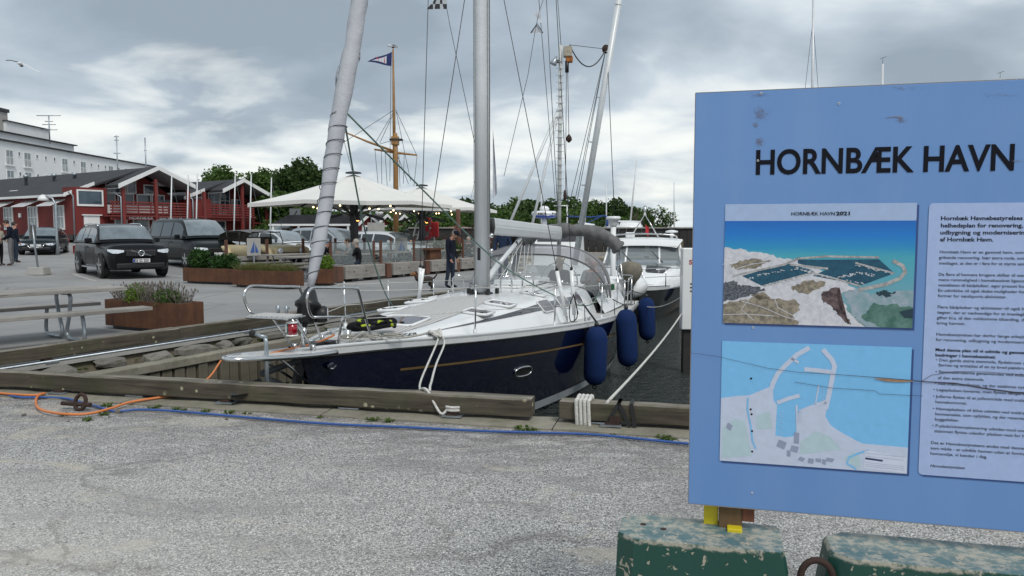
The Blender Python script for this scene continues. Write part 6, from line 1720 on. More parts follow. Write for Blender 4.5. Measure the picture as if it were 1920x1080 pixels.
# sparse shrubs with sky behind, right of the hill
for i, (px, h, lab) in enumerate(((1200, 2.3, 'thin dead twigged shrub on the bank above the white cruiser'), (1225, 2.6, 'sparse leafy shrub against the pale sky, left one'), (1252, 2.4, 'sparse leafy shrub against the pale sky, right one'))):
    p = rayp(px, 430, 60); t = thing('shrub', lab, 'shrub', (p.x, 60, 1.0), i, 'sparse shrubs on the bank'); rr2 = random.Random(i + 60); mb = MB()
    tips = []
    for b in range(9):
        a = rr2.uniform(0, 6.3); L = h * rr2.uniform(.6, 1); e_ = V(cos(a) * L * .35, sin(a) * L * .35, L); mb.tube([V(0, 0, 0), e_ * .5 + V(rr2.uniform(-.1, .1), 0, .1), e_], [.045, .028, .012], 5); tips += [e_, e_ * .75, e_ * .6]
        for c_ in range(3): f = e_ * rr2.uniform(.5, .9); g_ = f + V(rr2.uniform(-.4, .4), rr2.uniform(-.3, .3), rr2.uniform(.1, .5)); mb.tube([f, g_], [.016, .007], 4); tips.append(g_)
    mb.build('stem', M['bark'], t)
    if i: link('crown', crown(520, [(q.x, q.y, q.z, .26, .26, .2) for q in tips], .10, 70 + i, M['leaf']), t)
# far masts of laid-up boats
for i, (x0, y0, x1, y1, d, r, lab, m_) in enumerate(((893, 316, 893, 432, 60, .10, 'dark wooden mast just left of the main mast', 'dark_wood'), (1194, 300, 1177, 430, 55, .055, 'slanting white mast over the black wall', 'alu_light'), (1137, 345, 1137, 432, 58, .05, 'thin upright white pole above the black wall', 'alu_light'), (1264, 342, 1265, 432, 58, .05, 'rightmost thin white pole beside the blue sign', 'alu_light'), (1106, 303, 1092, 425, 50, .055, 'white slanting mast behind the boom cover', 'alu_light'), (1015, 345, 1015, 432, 58, .05, 'thin pale pole near the radar dome', 'alu_light'), (1525, -20, 1523, 430, 40, .075, 'tall grey mast rising above the blue sign', 'alu'), (1655, 120, 1650, 430, 45, .10, 'dark mast top peeping over the blue sign', 'alu'), (1875, 148, 1872, 430, 44, .09, 'rightmost mast top just showing over the sign edge', 'alu'))):
    a = rayp(x1, y1, d); b = rayp(x0, y0, d); t = thing('boat_mast', lab, 'mast', (a.x, a.y, 0.2 if x1 < 1300 else WZ), 0, 'masts of boats farther off'); q = b - V(*t.location); a0 = V(0, 0, 0)
    mb = MB(); mb.tube([a0, q * .6, q], [r, r, r * .7], 8); mb.build('mast', M[m_], t)
    if x1 > 1300 or m_ == 'dark_wood':
        mb = MB(); mb.tube([q * (.93 if i != 6 else .90), V(1.3, .4, 0)], .012, 4); mb.tube([q * (.93 if i != 6 else .90), V(-1.3, .4, 0)], .012, 4); mb.build('stay', M['wire'], t)
    if i in (6, 7, 8):
        if i < 8: HL = [[V(sd_ * b_, y_, z_) for sd_, b_, z_ in ((1, w_, 1.1), (1, w_ * .7, 0), (1, .1, -.3), (-1, .1, -.3), (-1, w_ * .7, 0), (-1, w_, 1.1))] for y_, w_ in ((-4.5, .05), (-3, .9), (0, 1.5), (4, 1.2))]; mb = MB(); mb.loft(HL, cap=True); mb.build('hull', M['white_gel'], t); mb = MB(); mb.box((0, .4, 1.3), (1.6, 3.6, .4)); mb.build('cabin', M['white_gel'], t, bevel=.1)
        z = q.z * (.78 if i == 6 else 1)
        mb = MB(); mb.tube([q, q + V(0, 0, .35)], .012, 4); mb.tube([q + V(-.15, 0, .3), q + V(.2, 0, .42)], .012, 4); mb.build('wind_vane', M['wire'], t)
# ================================================================== cars
def paint(name, c, metal=0, rough=.3): return pm(name, c, rough, metal, var=.04, vs=1, coat=.2, rv=.03, spec=.12)
M['p_black'] = paint('black_car_paint', (.008, .008, .010)); M['p_white'] = paint('white_car_paint', (.62, .65, .68), 0); M['p_grey'] = paint('grey_car_paint', (.07, .075, .085)); M['p_green'] = paint('dark_green_car_paint', (.012, .018, .022))
M['p_van'] = paint('black_van_paint', (.010, .013, .014)); M['p_beige'] = paint('beige_car_paint', (.50, .42, .26), 0, .4); M['p_silver'] = paint('silver_car_paint', (.33, .36, .39)); M['p_blue'] = paint('dark_blue_car_paint', (.02, .03, .06)); M['p_redc'] = paint('red_car_paint', (.35, .02, .02), 0)
M['cglass'] = pm('car_glass', (.15, .18, .195), .05, var=.4, vs=1.6, coat=1.0, spec=1.0)  # base colour lightened to stand in for sky reflected in the screens
M['cglass_side'] = pm('car_side_glass', (.03, .04, .045), .05, var=.3, vs=1.3, coat=.6)
M['lens'] = pm('headlight_lens', (.62, .66, .70), .12, .1, var=.25, vs=22, coat=.8)
M['chrome'] = pm('chrome_trim', (.65, .67, .69), .15, .9)
M['plate'] = pm('number_plate', (.65, .66, .66), .5)
M['tail'] = pm('red_tail_lens', (.25, .01, .01), .2)
SPEC = {
 'suv': dict(L=4.95, W=1.96, H=1.76, low=.28, hood=1.13, nose=.98, belt=1.16, a=(1.45, 2.15, 4.2, 4.80), tail=1.1, wf=.93, wr=3.92, r=.39, rw=.76),
 'van': dict(L=4.95, W=1.92, H=1.95, low=.25, hood=1.10, nose=.85, belt=1.18, a=(.95, 1.85, 4.78, 4.93), tail=1.15, wf=.95, wr=3.95, r=.34, rw=.86),
 'sedan': dict(L=4.75, W=1.82, H=1.46, low=.2, hood=.88, nose=.66, belt=.93, a=(1.30, 2.1, 3.5, 4.35), tail=.98, wf=.92, wr=3.62, r=.32, rw=.74),
 'estate': dict(L=4.7, W=1.83, H=1.50, low=.2, hood=.90, nose=.68, belt=.96, a=(1.15, 2.05, 4.1, 4.62), tail=.98, wf=.90, wr=3.6, r=.33, rw=.74),
 'mpv': dict(L=4.6, W=1.84, H=1.66, low=.22, hood=.98, nose=.74, belt=1.03, a=(.95, 1.95, 4.0, 4.5), tail=1.0, wf=.88, wr=3.6, r=.33, rw=.76),
}
def car(kind, label, px, py, head, pt, group='parked cars', depth=None, plate=None, emblem=None, detail=True, rails=False, name='parked_car', cat='car'):
    s = SPEC[kind]; L, Wd, H = s['L'], s['W'], s['H']; w = Wd / 2
    p = gpt(px, py) if depth is None else rayp(px, py, depth)
    if depth is not None: p.z = gz(p.x, p.y)
    hd = V(*head, 0).normalized(); t = thing(name, label, cat, tuple(p), atan2(hd.y, hd.x) - pi / 2, group)
    P = lambda y: L / 2 - y             # distance from nose -> local y (nose at +)
    a1, a2, a3, a4 = s['a']
    top = [(0, s['nose'] - .12), (.05, s['nose']), (.25, s['nose'] + .10), (a1 * .6, s['hood'] - .06), (a1, s['hood']), (a1 + .25, s['belt']), (a4 - .1, s['belt'] + .03), (a4, s['tail']), (L - .06, s['tail'] - .06), (L, s['tail'] - .2)]
    wid = [(0, .80), (.06, .88), (.3, .96), (.9, 1.0), (L - .8, 1.0), (L - .2, .95), (L, .88)]
    mb = MB(); rings = []
    for i in range(33):
        y = L * i / 32; zt = interp(y, top); ww = w * interp(y, wid); lo = s['low'] + (.08 if y < .15 or y > L - .15 else 0)
        h = zt - lo
        half = [(0, lo), (ww * .86, lo), (ww * .95, lo + .05), (ww * .985, lo + h * .30), (ww, lo + h * .55), (ww * .985, lo + h * .74), (ww * .94, lo + h * .90), (ww * .84, lo + h * .985), (ww * .5, zt + .02), (0, zt + .03)]
        rings.append([V(x, P(y), z) for x, z in half] + [V(-x, P(y), z) for x, z in half[-2:0:-1]])
    mb.loft(rings, cap=True); body = mb.build('body', pt, t)
    # cabin shell
    zb = s['belt'] - .03
    def cab(y, f, sd=1, off=0.):
        """f 0 belt .. 1 roof edge"""
        zt = interp(y, [(a1 - .02, zb + .0), (a1 + (a2 - a1) * .5, zb + (H - zb) * .60), (a2, H - .05), ((a2 + a3) / 2, H), (a3, H - .06), ((a3 + a4) / 2 + .05, zb + (H - zb) * .55), (a4, zb)])
        z = zb + (zt - .06 * min(1, (zt - zb) * 3) - zb) * f; ff = (z - zb) / (H - zb)
        return V(sd * (w * (.95 - .23 * ff ** 1.1) + off), P(y), z)
    mb = MB(); rings = []
    for i in range(25):
        y = lerp(a1, a4, i / 24); e = cab(y, 1); b = cab(y, 0); m1 = cab(y, .5); zt = e.z + .06 * min(1, (e.z - zb) * 3)
        rings.append([V(x, P(y), z) for x, z in ((b.x, zb), (m1.x, m1.z), (e.x, e.z), (e.x * .85, zt), (e.x * .4, zt + .02), (0, zt + .025))] + [V(-x, P(y), z) for x, z in ((e.x * .4, zt + .02), (e.x * .85, zt), (e.x, e.z), (m1.x, m1.z), (b.x, zb))])
    mb.loft(rings, ring_closed=False); mb.build('cabin', pt, t)
    # windscreen and rear window follow the shell
    def screen(y0, y1, nm):
        mb = MB(); rings = []
        for i in range(9):
            y = lerp(y0, y1, i / 8); e = cab(y, 1); zt = e.z + .06 * min(1, (e.z - zb) * 3); k = .93
            sg = .012 * (1 if nm == 'windscreen' else -1)
            rings.append([V(x * e.x, P(y) + sg, zt + .025 - .03 * abs(x) ** 2 + .012) for x in (-k, -.6, -.3, 0, .3, .6, k)])
        mb.loft(rings, ring_closed=False); return mb.build(nm, M['cglass'], t)
    screen(a1 + .08, a2 - .06, 'windscreen'); screen(a4 - .06, a3 + .05, 'rear_window')
    pil = [a1 + .32, a2 + .55 if kind != 'van' else a1 + 1.2, a3 - .55 if kind != 'van' else a4 - .3, a4 - .38]
    if kind == 'van': cuts = [(a1 + .45, a2 + .55), (a2 + .68, a4 - 1.45), (a4 - 1.35, a4 - .35)]
    else: cuts = [(a1 + .42, a2 + .72), (a2 + .80, a3 - .62), (a3 - .54, a4 - .45)]
    for sd in (1, -1):
        for (ya, yb) in cuts:
            if yb - ya < .15: continue
            mb = MB(); rings = []
            for i in range(7):
                y = lerp(ya, yb, i / 6); f1 = .90
                if cab(y, 1).z - zb < .12: continue
                rings.append([cab(y, f, sd, .006) for f in (.12, .5, f1)])
            if len(rings) > 1: mb.loft(rings, ring_closed=False, smooth=False); mb.build('side_window', M['cglass_side'], t)
        mb = MB(); mb.box((sd * (w + .10), P(a1 + .55), s['belt'] + .06), (.22, .12, .16)); mb.build('mirror', pt, t, bevel=.03)
        for wy_ in (s['wf'], s['wr']):
            r = s['r']; Mx = Matrix.Rotation(pi / 2, 3, 'Y'); cx = sd * (w - .075)
            mb = MB(); mb.lathe([(r * .7, -.11), (r * .97, -.11), (r, -.08), (r, .08), (r * .97, .115), (r * .7, .115)], 22, (cx, P(wy_), r), Mx); wh = mb.build('wheel', M['rubber'], t)
            mb = MB(); mb.lathe([(r * .70, sd * .118), (r * .66, sd * .09), (.02, sd * .085)][::sd], 20, (cx, P(wy_), r), Mx)
            for k in range(5):
                a = k * 2 * pi / 5 + .3; mb.beam((cx + sd * .122, P(wy_), r), (cx + sd * .122, P(wy_) + cos(a) * r * .68, r + sin(a) * r * .68), .06, .02, up=(1, 0, 0), mi=1)
            mb.build('rim', [M['black'], M['chrome']], wh)
            mb = MB(); mb.tube([V(sd * (w - .005), P(wy_) + cos(a) * (r + .05), r + sin(a) * (r + .05)) for a in [pi * i / 14 - .05 for i in range(15)]], .035, 6); mb.build('wheel_arch', M['black'] if kind != 'suv' else pt, t)
            mb = MB(); mb.lathe([(r + .04, sd * .0), (r + .04, sd * .004)][::sd], 20, (sd * (w - .012), P(wy_), r), Mx); mb.build('wheel_well', M['black'], t)
        # door seams, handle, sill
        mb = MB()
        for yy in (a1 + .35, a2 + .76): mb.box((sd * (w + .001), P(yy), (s['low'] + s['belt']) / 2 + .05), (.006, .012, (s['belt'] - s['low']) * .72))
        mb.build('door_seam', M['black'], t)
        mb = MB(); mb.box((sd * (w + .006), P(a2 + .55), s['belt'] - .16), (.03, .18, .03)); mb.build('door_handle', pt, t)
        mb = MB(); mb.box((sd * (w - .02), P((s['wf'] + s['wr']) / 2), s['low'] + .04), (.06, s['wr'] - s['wf'] - .85, .05)); mb.build('sill', M['chrome'] if kind == 'suv' else M['black'], t)
        # lamps
        zl = s['nose'] - .06
        mb = MB(); mb.loft([[V(sd * x, P(y), z) for x, y, z in q] for q in (((w * .52, .0, zl - .06), (w * .52, .02, zl + .0)), ((w * .70, .02, zl - .10), (w * .70, .05, zl + .02)), ((w * .86, .06, zl - .10), (w * .86, .14, zl + .03)), ((w * .955, .25, zl - .03), (w * .955, .33, zl + .03)))], ring_closed=False); o = mb.build('headlight', M['lens'], t); o.location = (0, .035, .0)
        mb = MB(); mb.box((sd * w * .86, P(L + .0), s['tail'] - .25), (.16, .06, .3)); mb.build('tail_light', M['tail'], t)
        if rails: mb = MB(); mb.tube([cab(y, 1, sd, 0) + V(-sd * .05, 0, .09 if 0 < i < 5 else .03) for i, y in enumerate((a2 + .1, a2 + .25, a2 + .9, a3 - .8, a3 - .15, a3))], .02, 6); mb.build('roof_rail', M['chrome'], t)
    zg = s['nose'] - .16
    mb = MB(); mb.box((0, P(-.015), zg), (w * .95, .05, .20)); g_ = mb.build('grille', M['black'], t, bevel=.03)
    mb = MB(); mb.box((0, P(.0), s['low'] + .14), (w * 1.5, .06, .16)); mb.build('lower_grille', M['black'], t, bevel=.03)
    if emblem == 'bar':
        for k in range(12): MB().box((-.40 + .073 * k, P(-.045), zg), (.014, .01, .17)).build('grille_bar', M['p_grey'], g_)
        mb = MB(); mb.beam((-.30, P(-.055), zg - .09), (.30, P(-.055), zg + .09), .012, .035, up=(0, 0, 1)); mb.build('emblem_bar', M['chrome'], t)
        mb = MB(); mb.tube([V(.085 * cos(a), P(-.07), zg + .085 * sin(a)) for a in [2 * pi * i / 20 for i in range(20)]], .018, 6, closed=True); mb.build('emblem_ring', M['chrome'], t)
    elif emblem == 'round':
        mb = MB(); mb.lathe([(.075, 0), (.07, .02)], 16, (0, P(-.06), zg + .02), Matrix.Rotation(-pi / 2, 3, 'X')); mb.build('emblem', M['chrome'], t)
        mb = MB(); mb.tube([V(-.42, P(-.04), zg + .1), V(-.30, P(-.05), zg - .12), V(.30, P(-.05), zg - .12), V(.42, P(-.04), zg + .1)], .018, 6); mb.build('grille_surround', M['chrome'], t)
    MB().box((0, P(-.05), s['low'] + .30), (.52, .02, .12)).build('number_plate', M['plate'], t)
    if plate: text('plate_text', plate, .125, M['ink'], t, frame((.215, P(-.062), s['low'] + .258), (-1, 0, 0), (0, 0, 1)), wmax=-.0 or .42, bold=.02, ext=.002); MB().box((.235, P(-.062), s['low'] + .30), (.045, .006, .11)).build('plate_band', pm('plate_blue', (.02, .06, .3), .5), t)
    return t
def at_depth(px, d): p = rayp(px, 430, d); return p
car('suv', 'glossy black off-road car facing the camera with a diagonal bar on its grille', 206, 0, (.66, -.75), M['p_black'], plate='DJ 22 255', emblem='bar', rails=True, depth=27.0)
car('van', 'large black van parked behind the glossy black off-road car', 347, 0, (.72, -.69), M['p_van'], name='parked_van', cat='van', depth=32.6)
car('sedan', 'dark saloon car with bright grille surround behind the pedestrians', 63, 0, (.36, -.93), M['p_green'], emblem='round', depth=43.5)
car('estate', 'white estate car nearest the van, behind the beige soft top car', 513, 0, (.86, -.50), M['p_white'], depth=36)
car('mpv', 'silver grey people carrier behind the sloping furled sail', 610, 0, (.86, -.50), M['p_silver'], depth=36.5)
car('estate', 'grey blue car between the people carrier and the white hatchback', 668, 0, (.86, -.50), M['p_grey'], depth=38)
car('estate', 'white hatchback at the right end of the row, in front of the red huts', 728, 0, (.88, -.47), M['p_white'], depth=37)
car('estate', 'dark car with open boot parked beyond the white estate', 565, 0, (-.3, .95), M['p_black'], depth=50)
car('sedan', 'small grey car far back below the clubhouse end', 514, 0, (.7, -.7), M['p_grey'], depth=60)
car('mpv', 'dark grey car seen from behind, farther back beside the totem', 539, 0, (.2, .98), M['p_grey'], depth=58)
car('sedan', 'light green grey car parked far off right of the red huts', 775, 0, (.5, -.87), M['p_grey'], depth=58)
car('estate', 'pale blue car beyond the red rescue rack', 797, 0, (.3, -.95), M['p_silver'], depth=60)
car('mpv', 'dark brown car seen frontally beyond the standing man', 829, 0, (.1, -1), M['p_blue'], depth=58)
car('mpv', 'red car half hidden between the wooden posts', 874, 0, (.9, -.4), M['p_redc'], depth=54)
car('sedan', 'dark car partly hidden by the main mast, far behind the terrace', 902, 0, (.2, -1), M['p_black'], depth=57)
# beige soft top
pb = rayp(488, 430, 31); pb.z = 0; hd = V(.80, -.60, 0); t = thing('classic_car', 'open beige classic car with a dark grey fabric roof behind the planters', 'car', tuple(pb), atan2(hd.y, hd.x) - pi / 2, 'parked cars')
mb = MB(); rings = []
for y, z, ww in ((1.9, .80, .62), (1.85, .92, .66), (1.1, 1.0, .70), (.55, 1.02, .78), (.3, .98, .8), (-1.5, .98, .8), (-1.9, .9, .75)):
    rings.append([V(x, y, z_) for x, z_ in ((-ww, .45), (-ww, z - .06), (-ww + .08, z), (ww - .08, z), (ww, z - .06), (ww, .45))])
mb.loft(rings, cap=True); mb.build('body', M['p_beige'], t)
for sd in (1, -1):
    mb = MB(); mb.tube([V(sd * .84, 1.95, .45), V(sd * .86, 1.75, .78), V(sd * .86, 1.3, .90), V(sd * .86, .9, .75), V(sd * .84, .7, .42)], [.06, .13, .15, .12, .06], 10); mb.build('front_wing', M['p_beige'], t)
    mb = MB(); mb.tube([V(sd * .84, -.7, .45), V(sd * .86, -1.0, .8), V(sd * .86, -1.4, .85), V(sd * .84, -1.8, .5)], [.06, .13, .13, .06], 10); mb.build('rear_wing', M['p_beige'], t)
    mb = MB(); mb.lathe([(.11, 0), (.12, .05), (.07, .1)], 12, (sd * .5, 1.92, .78), Matrix.Rotation(-pi / 2, 3, 'X')); mb.build('headlight', M['lens'], t)
    for y in (1.3, -1.25):
        mb = MB(); mb.lathe([(.31, -.09), (.33, -.05), (.33, .05), (.31, .09)], 18, (sd * .78, y, .33), Matrix.Rotation(pi / 2, 3, 'Y')); wh = mb.build('wheel', M['rubber'], t)
mb = MB(); mb.loft([[V(x * ww, y, z - .06 * abs(x) ** 2) for x in (-1, -.6, 0, .6, 1)] for y, z, ww in ((.35, 1.52, .70), (-.3, 1.60, .74), (-1.2, 1.58, .74), (-1.75, 1.45, .70), (-1.95, 1.1, .7))], ring_closed=False); mb.loft([[V(x * ww, y, z - .05 * abs(x) ** 2 - .04) for x in (-1, -.6, 0, .6, 1)] for y, z, ww in ((.35, 1.52, .70), (-1.2, 1.58, .74), (-1.75, 1.45, .70))], ring_closed=False); mb.build('soft_top', M['canvas_grey'], t)
mb = MB(); mb.quad(V(-.66, .52, 1.04), V(.66, .52, 1.04), V(.64, .36, 1.47), V(-.64, .36, 1.47)); mb.build('windscreen', M['vinyl'], t)
mb = MB(); mb.tube([V(-.68, .54, 1.02), V(-.66, .36, 1.49), V(.66, .36, 1.49), V(.68, .54, 1.02)], .022, 6); mb.build('windscreen_frame', M['black'], t)
for sd in (-1, 1):
    mb = MB(); mb.tube([V(sd * .72, -.35, 1.0), V(sd * .73, -.35, 1.55)], .02, 6); mb.tube([V(sd * .72, -1.2, 1.0), V(sd * .73, -1.2, 1.55)], .02, 6); mb.build('roof_bow', M['black'], t)
MB().box((0, 1.93, .62), (.7, .05, .2)).build('grille', M['black'], t); MB().box((0, -.1, 1.1), (1.1, .18, .4)).build('seat', M['black_cloth'], t)
mb = MB(); mb.tube([V(-.7, 2.05, .5), V(.7, 2.05, .5)], .04, 8); mb.build('bumper', M['chrome'], t)
# parking lines
def pline_(a, b, w=.12):
    a, b = gpt(*a), gpt(*b); d = (b - a); n = V(-d.y, d.x, 0).normalized() * w / 2; mb = MB()
    N = 8; L = []
    for i in range(N + 1):
        q = a.lerp(b, i / N)
        for s_ in (1, -1): r = q + n * s_; L.append(V(r.x, r.y, ground_z((r - Q0).dot(NL)) + .002))
    mb.add(L, [(2 * i, 2 * i + 1, 2 * i + 3, 2 * i + 2) for i in range(N)]); return mb.build('bay_line', M['line_paint'])
for i, (a, b) in enumerate((((180, 527), (136, 513)), ((178, 527), (345, 523)), ((292, 511), (345, 520)), ((28, 486), (90, 476)), ((0, 519), (90, 516)))):
    o = struct(pline_(a, b))

# ================================================================== planters, bench, terrace
def planter(label, p, ax, L, D, H, group='weathering steel planters'):
    ax = V(*ax, 0).normalized(); t = thing('planter', label, 'planter', tuple(p), atan2(ax.y, ax.x), group); th = .03
    for (c, s_) in (((L / 2, 0, H / 2 + .05), (L, th, H)), ((L / 2, D, H / 2 + .05), (L, th, H)), ((0 + th / 2, D / 2, H / 2 + .051), (th, D - th, H)), ((L - th / 2, D / 2, H / 2 + .051), (th, D - th, H))): MB().box(c, s_).build('side_panel', M['rust'], t, bevel=.004)
    MB().box((L / 2, D / 2, .05), (L - .2, D - .1, .1)).build('base', M['black'], t); MB().box((L / 2, D / 2, H - .06), (L - .06, D - .06, .06)).build('soil', M['dirt'], t)
    return t
def plants(name, label, t, mesh_list, cat='plant'):
    return None
def place_plant(label, base, pts, n, leaf, mat, seed, cat='plant', name='plant'):
    t = link(name, crown(n, pts, leaf, seed, M[mat]), None, 0, tuple(base)); t.name = name; return tag(t, label, cat)
# near planter: long face towards the bench
NPa = V(-6.6, 12.5, 0); NPd = V(1.62, -.84, 0).normalized()
t = planter('large rusty steel planter with lavender beside the picnic table', NPa, (NPd.x, NPd.y), 1.76, .42, .42)
nb_ = NPa + V(0, 0, .45); Yd = V(-NPd.y, NPd.x, 0)
def npp(a, b, z=0): return NPa + NPd * a + Yd * b + V(0, 0, z)
def stalks(label, c, n, sx, sy, h, mat, seed, lean=.35, heads=True, base=None, name='plant'):
    rr = random.Random(seed); mb = MB()
    for _ in range(n):
        b = V(rr.uniform(-sx, sx), rr.uniform(-sy, sy), 0); l = V(rr.gauss(0, lean), rr.gauss(0, lean), 1) * h * rr.uniform(.5, 1); w = V(rr.gauss(0, 1), rr.gauss(0, 1), 0).normalized() * (.006 if heads else .004)
        mb.add([b - w, b + w, b + l * .6 + w * .7 + V(0, 0, 0), b + l * .6 - w * .7], [(0, 1, 2, 3)]); mb.add([b + l * .6 - w, b + l * .6 + w, b + l], [(0, 1, 2)])
        if heads: q = b + l; mb.add([q - w * 2.0, q - V(0, 0, .03), q + w * 2.0, q + V(0, 0, .035)], [(0, 1, 2, 3)])
    o = mb.build(name, M[mat], None, normals=False); o.location = c; return tag(o, label, 'plant')
stalks('dry grey lavender at the left end of the large planter', npp(.30, .2, .40), 150, .2, .12, .30, 'lavender', 1)
stalks('tall dry lavender in the middle of the large planter', npp(1.0, .22, .40), 230, .26, .13, .36, 'lavender', 2)
stalks('dry lavender tuft at the right end of the large planter', npp(1.5, .2, .40), 100, .14, .12, .26, 'lavender', 3)
place_plant('round bright green herb, left of the lavender in the large planter', npp(.62, .12, .54), [(0, 0, .05, .20, .16, .16), (0, 0, -.06, .2, .17, .08)], 1100, .020, 'leaf_lime', 5)
place_plant('looser green herb at the right of the large planter', npp(1.36, .10, .52), [(0, 0, .02, .24, .14, .14), (.1, 0, .04, .1, .1, .1)], 900, .020, 'leaf', 6)
# farther planters
def pp(px, py): return onz(px, py, 0)
a = pp(344, 530); b = pp(437, 533); d = (b - a); t = planter('rusty steel planter with dark glossy hedge in front of the van', a, (d.x, d.y), d.length, .55, .40)
c = a + d * .5 + V(.1, .25, .45); place_plant('dark glossy hedge shrub in the planter before the van, left half', c - d * .27 + V(0, 0, .22), [(0, 0, 0, .36, .26, .36)], 1500, .05, 'leaf_hedge', 7, name='hedge'); place_plant('dark glossy hedge shrub in the planter before the van, right half', c + d * .24 + V(0, 0, .16), [(0, 0, 0, .42, .28, .28)], 1500, .05, 'leaf_hedge', 8, name='hedge')
a = pp(436, 537); b = pp(543, 542); d = b - a; t = planter('rusty steel planter filled with tufty grass', a, (d.x, d.y), d.length, .55, .42)
o = stalks('tufty yellow green grass filling the middle planter', a + d * .5 + V(.12, .27, .38), 2600, d.length * .46, .2, .34, 'leaf_grass', 4, .5, False, name='grass'); o['category'] = 'grass'
o.rotation_euler[2] = atan2(d.y, d.x)
a = pp(582, 535); b = pp(625, 535); d = b - a; t = planter('small square rusty planter holding a clipped round bush', a, (d.x, d.y), d.length, .6, .42)
place_plant('clipped round lime green bush in the small square planter', a + d * .5 + V(.02, .3, .58), [(0, 0, .02, .27, .27, .26)], 2400, .028, 'leaf_lime', 9, name='box_bush')
# sign post on a concrete foot
p = gpt(73, 515); t = thing('sign_post', 'leaning dark post on a square concrete foot, left of the black car', 'post', tuple(p))
MB().box((0, 0, .13), (.62, .5, .26), taper=.82).build('foot', M['conc'], t, bevel=.02)
mb = MB(); mb.tube([V(-.02, 0, .2), V(-.16, 0, 1.75)], .035, 8); mb.build('post', M['galv'], t); MB().box((-.15, 0, 1.45), (.04, .34, .5)).build('sign_plate', M['canvas_grey'], t)
# picnic table
BD_ = V(.63, .777, 0); TB = V(-6.05, 11.78, 0); bp = V(BD_.y, -BD_.x, 0)
t = thing('picnic_table', 'weathered timber picnic table with galvanised tube frame at the left edge', 'picnic table', tuple(TB), atan2(BD_.y, BD_.x))
LT = 2.9
for k in range(4): MB().box((-LT / 2 + .05 * (k % 2), -.285 + .19 * k, .715), (LT, .18, .05)).build('plank', M['grey_wood'], t, bevel=.006)
for sd in (-1, 1):
    for k in range(2): MB().box((-LT / 2 + (.15 if sd < 0 else 0), sd * (.68 + .155 * k - .07), .435), (LT, .145, .05)).build('seat_plank', M['grey_wood'], t, bevel=.006)
for x in (-.75, -2.1):
    mb = MB()
    mb.tube(smooth_path([(x, 0, .675), (x, -.18, .675), (x, -.25, .60), (x, -.17, .34), (x, -.08, .12), (x, -.16, .035), (x, -.36, .03), (x, -.60, .035), (x, -.68, .12), (x, -.62, .41)], 6), .027, 10)
    mb.build('frame', M['galv'], t)
    mb = MB(); mb.tube(smooth_path([(x, 0, .675), (x, .18, .675), (x, .25, .60), (x, .17, .34), (x, .08, .12), (x, .16, .035), (x, .36, .03), (x, .60, .035), (x, .68, .12), (x, .62, .41)], 6), .027, 10)
    mb.build('frame', M['galv'], t)
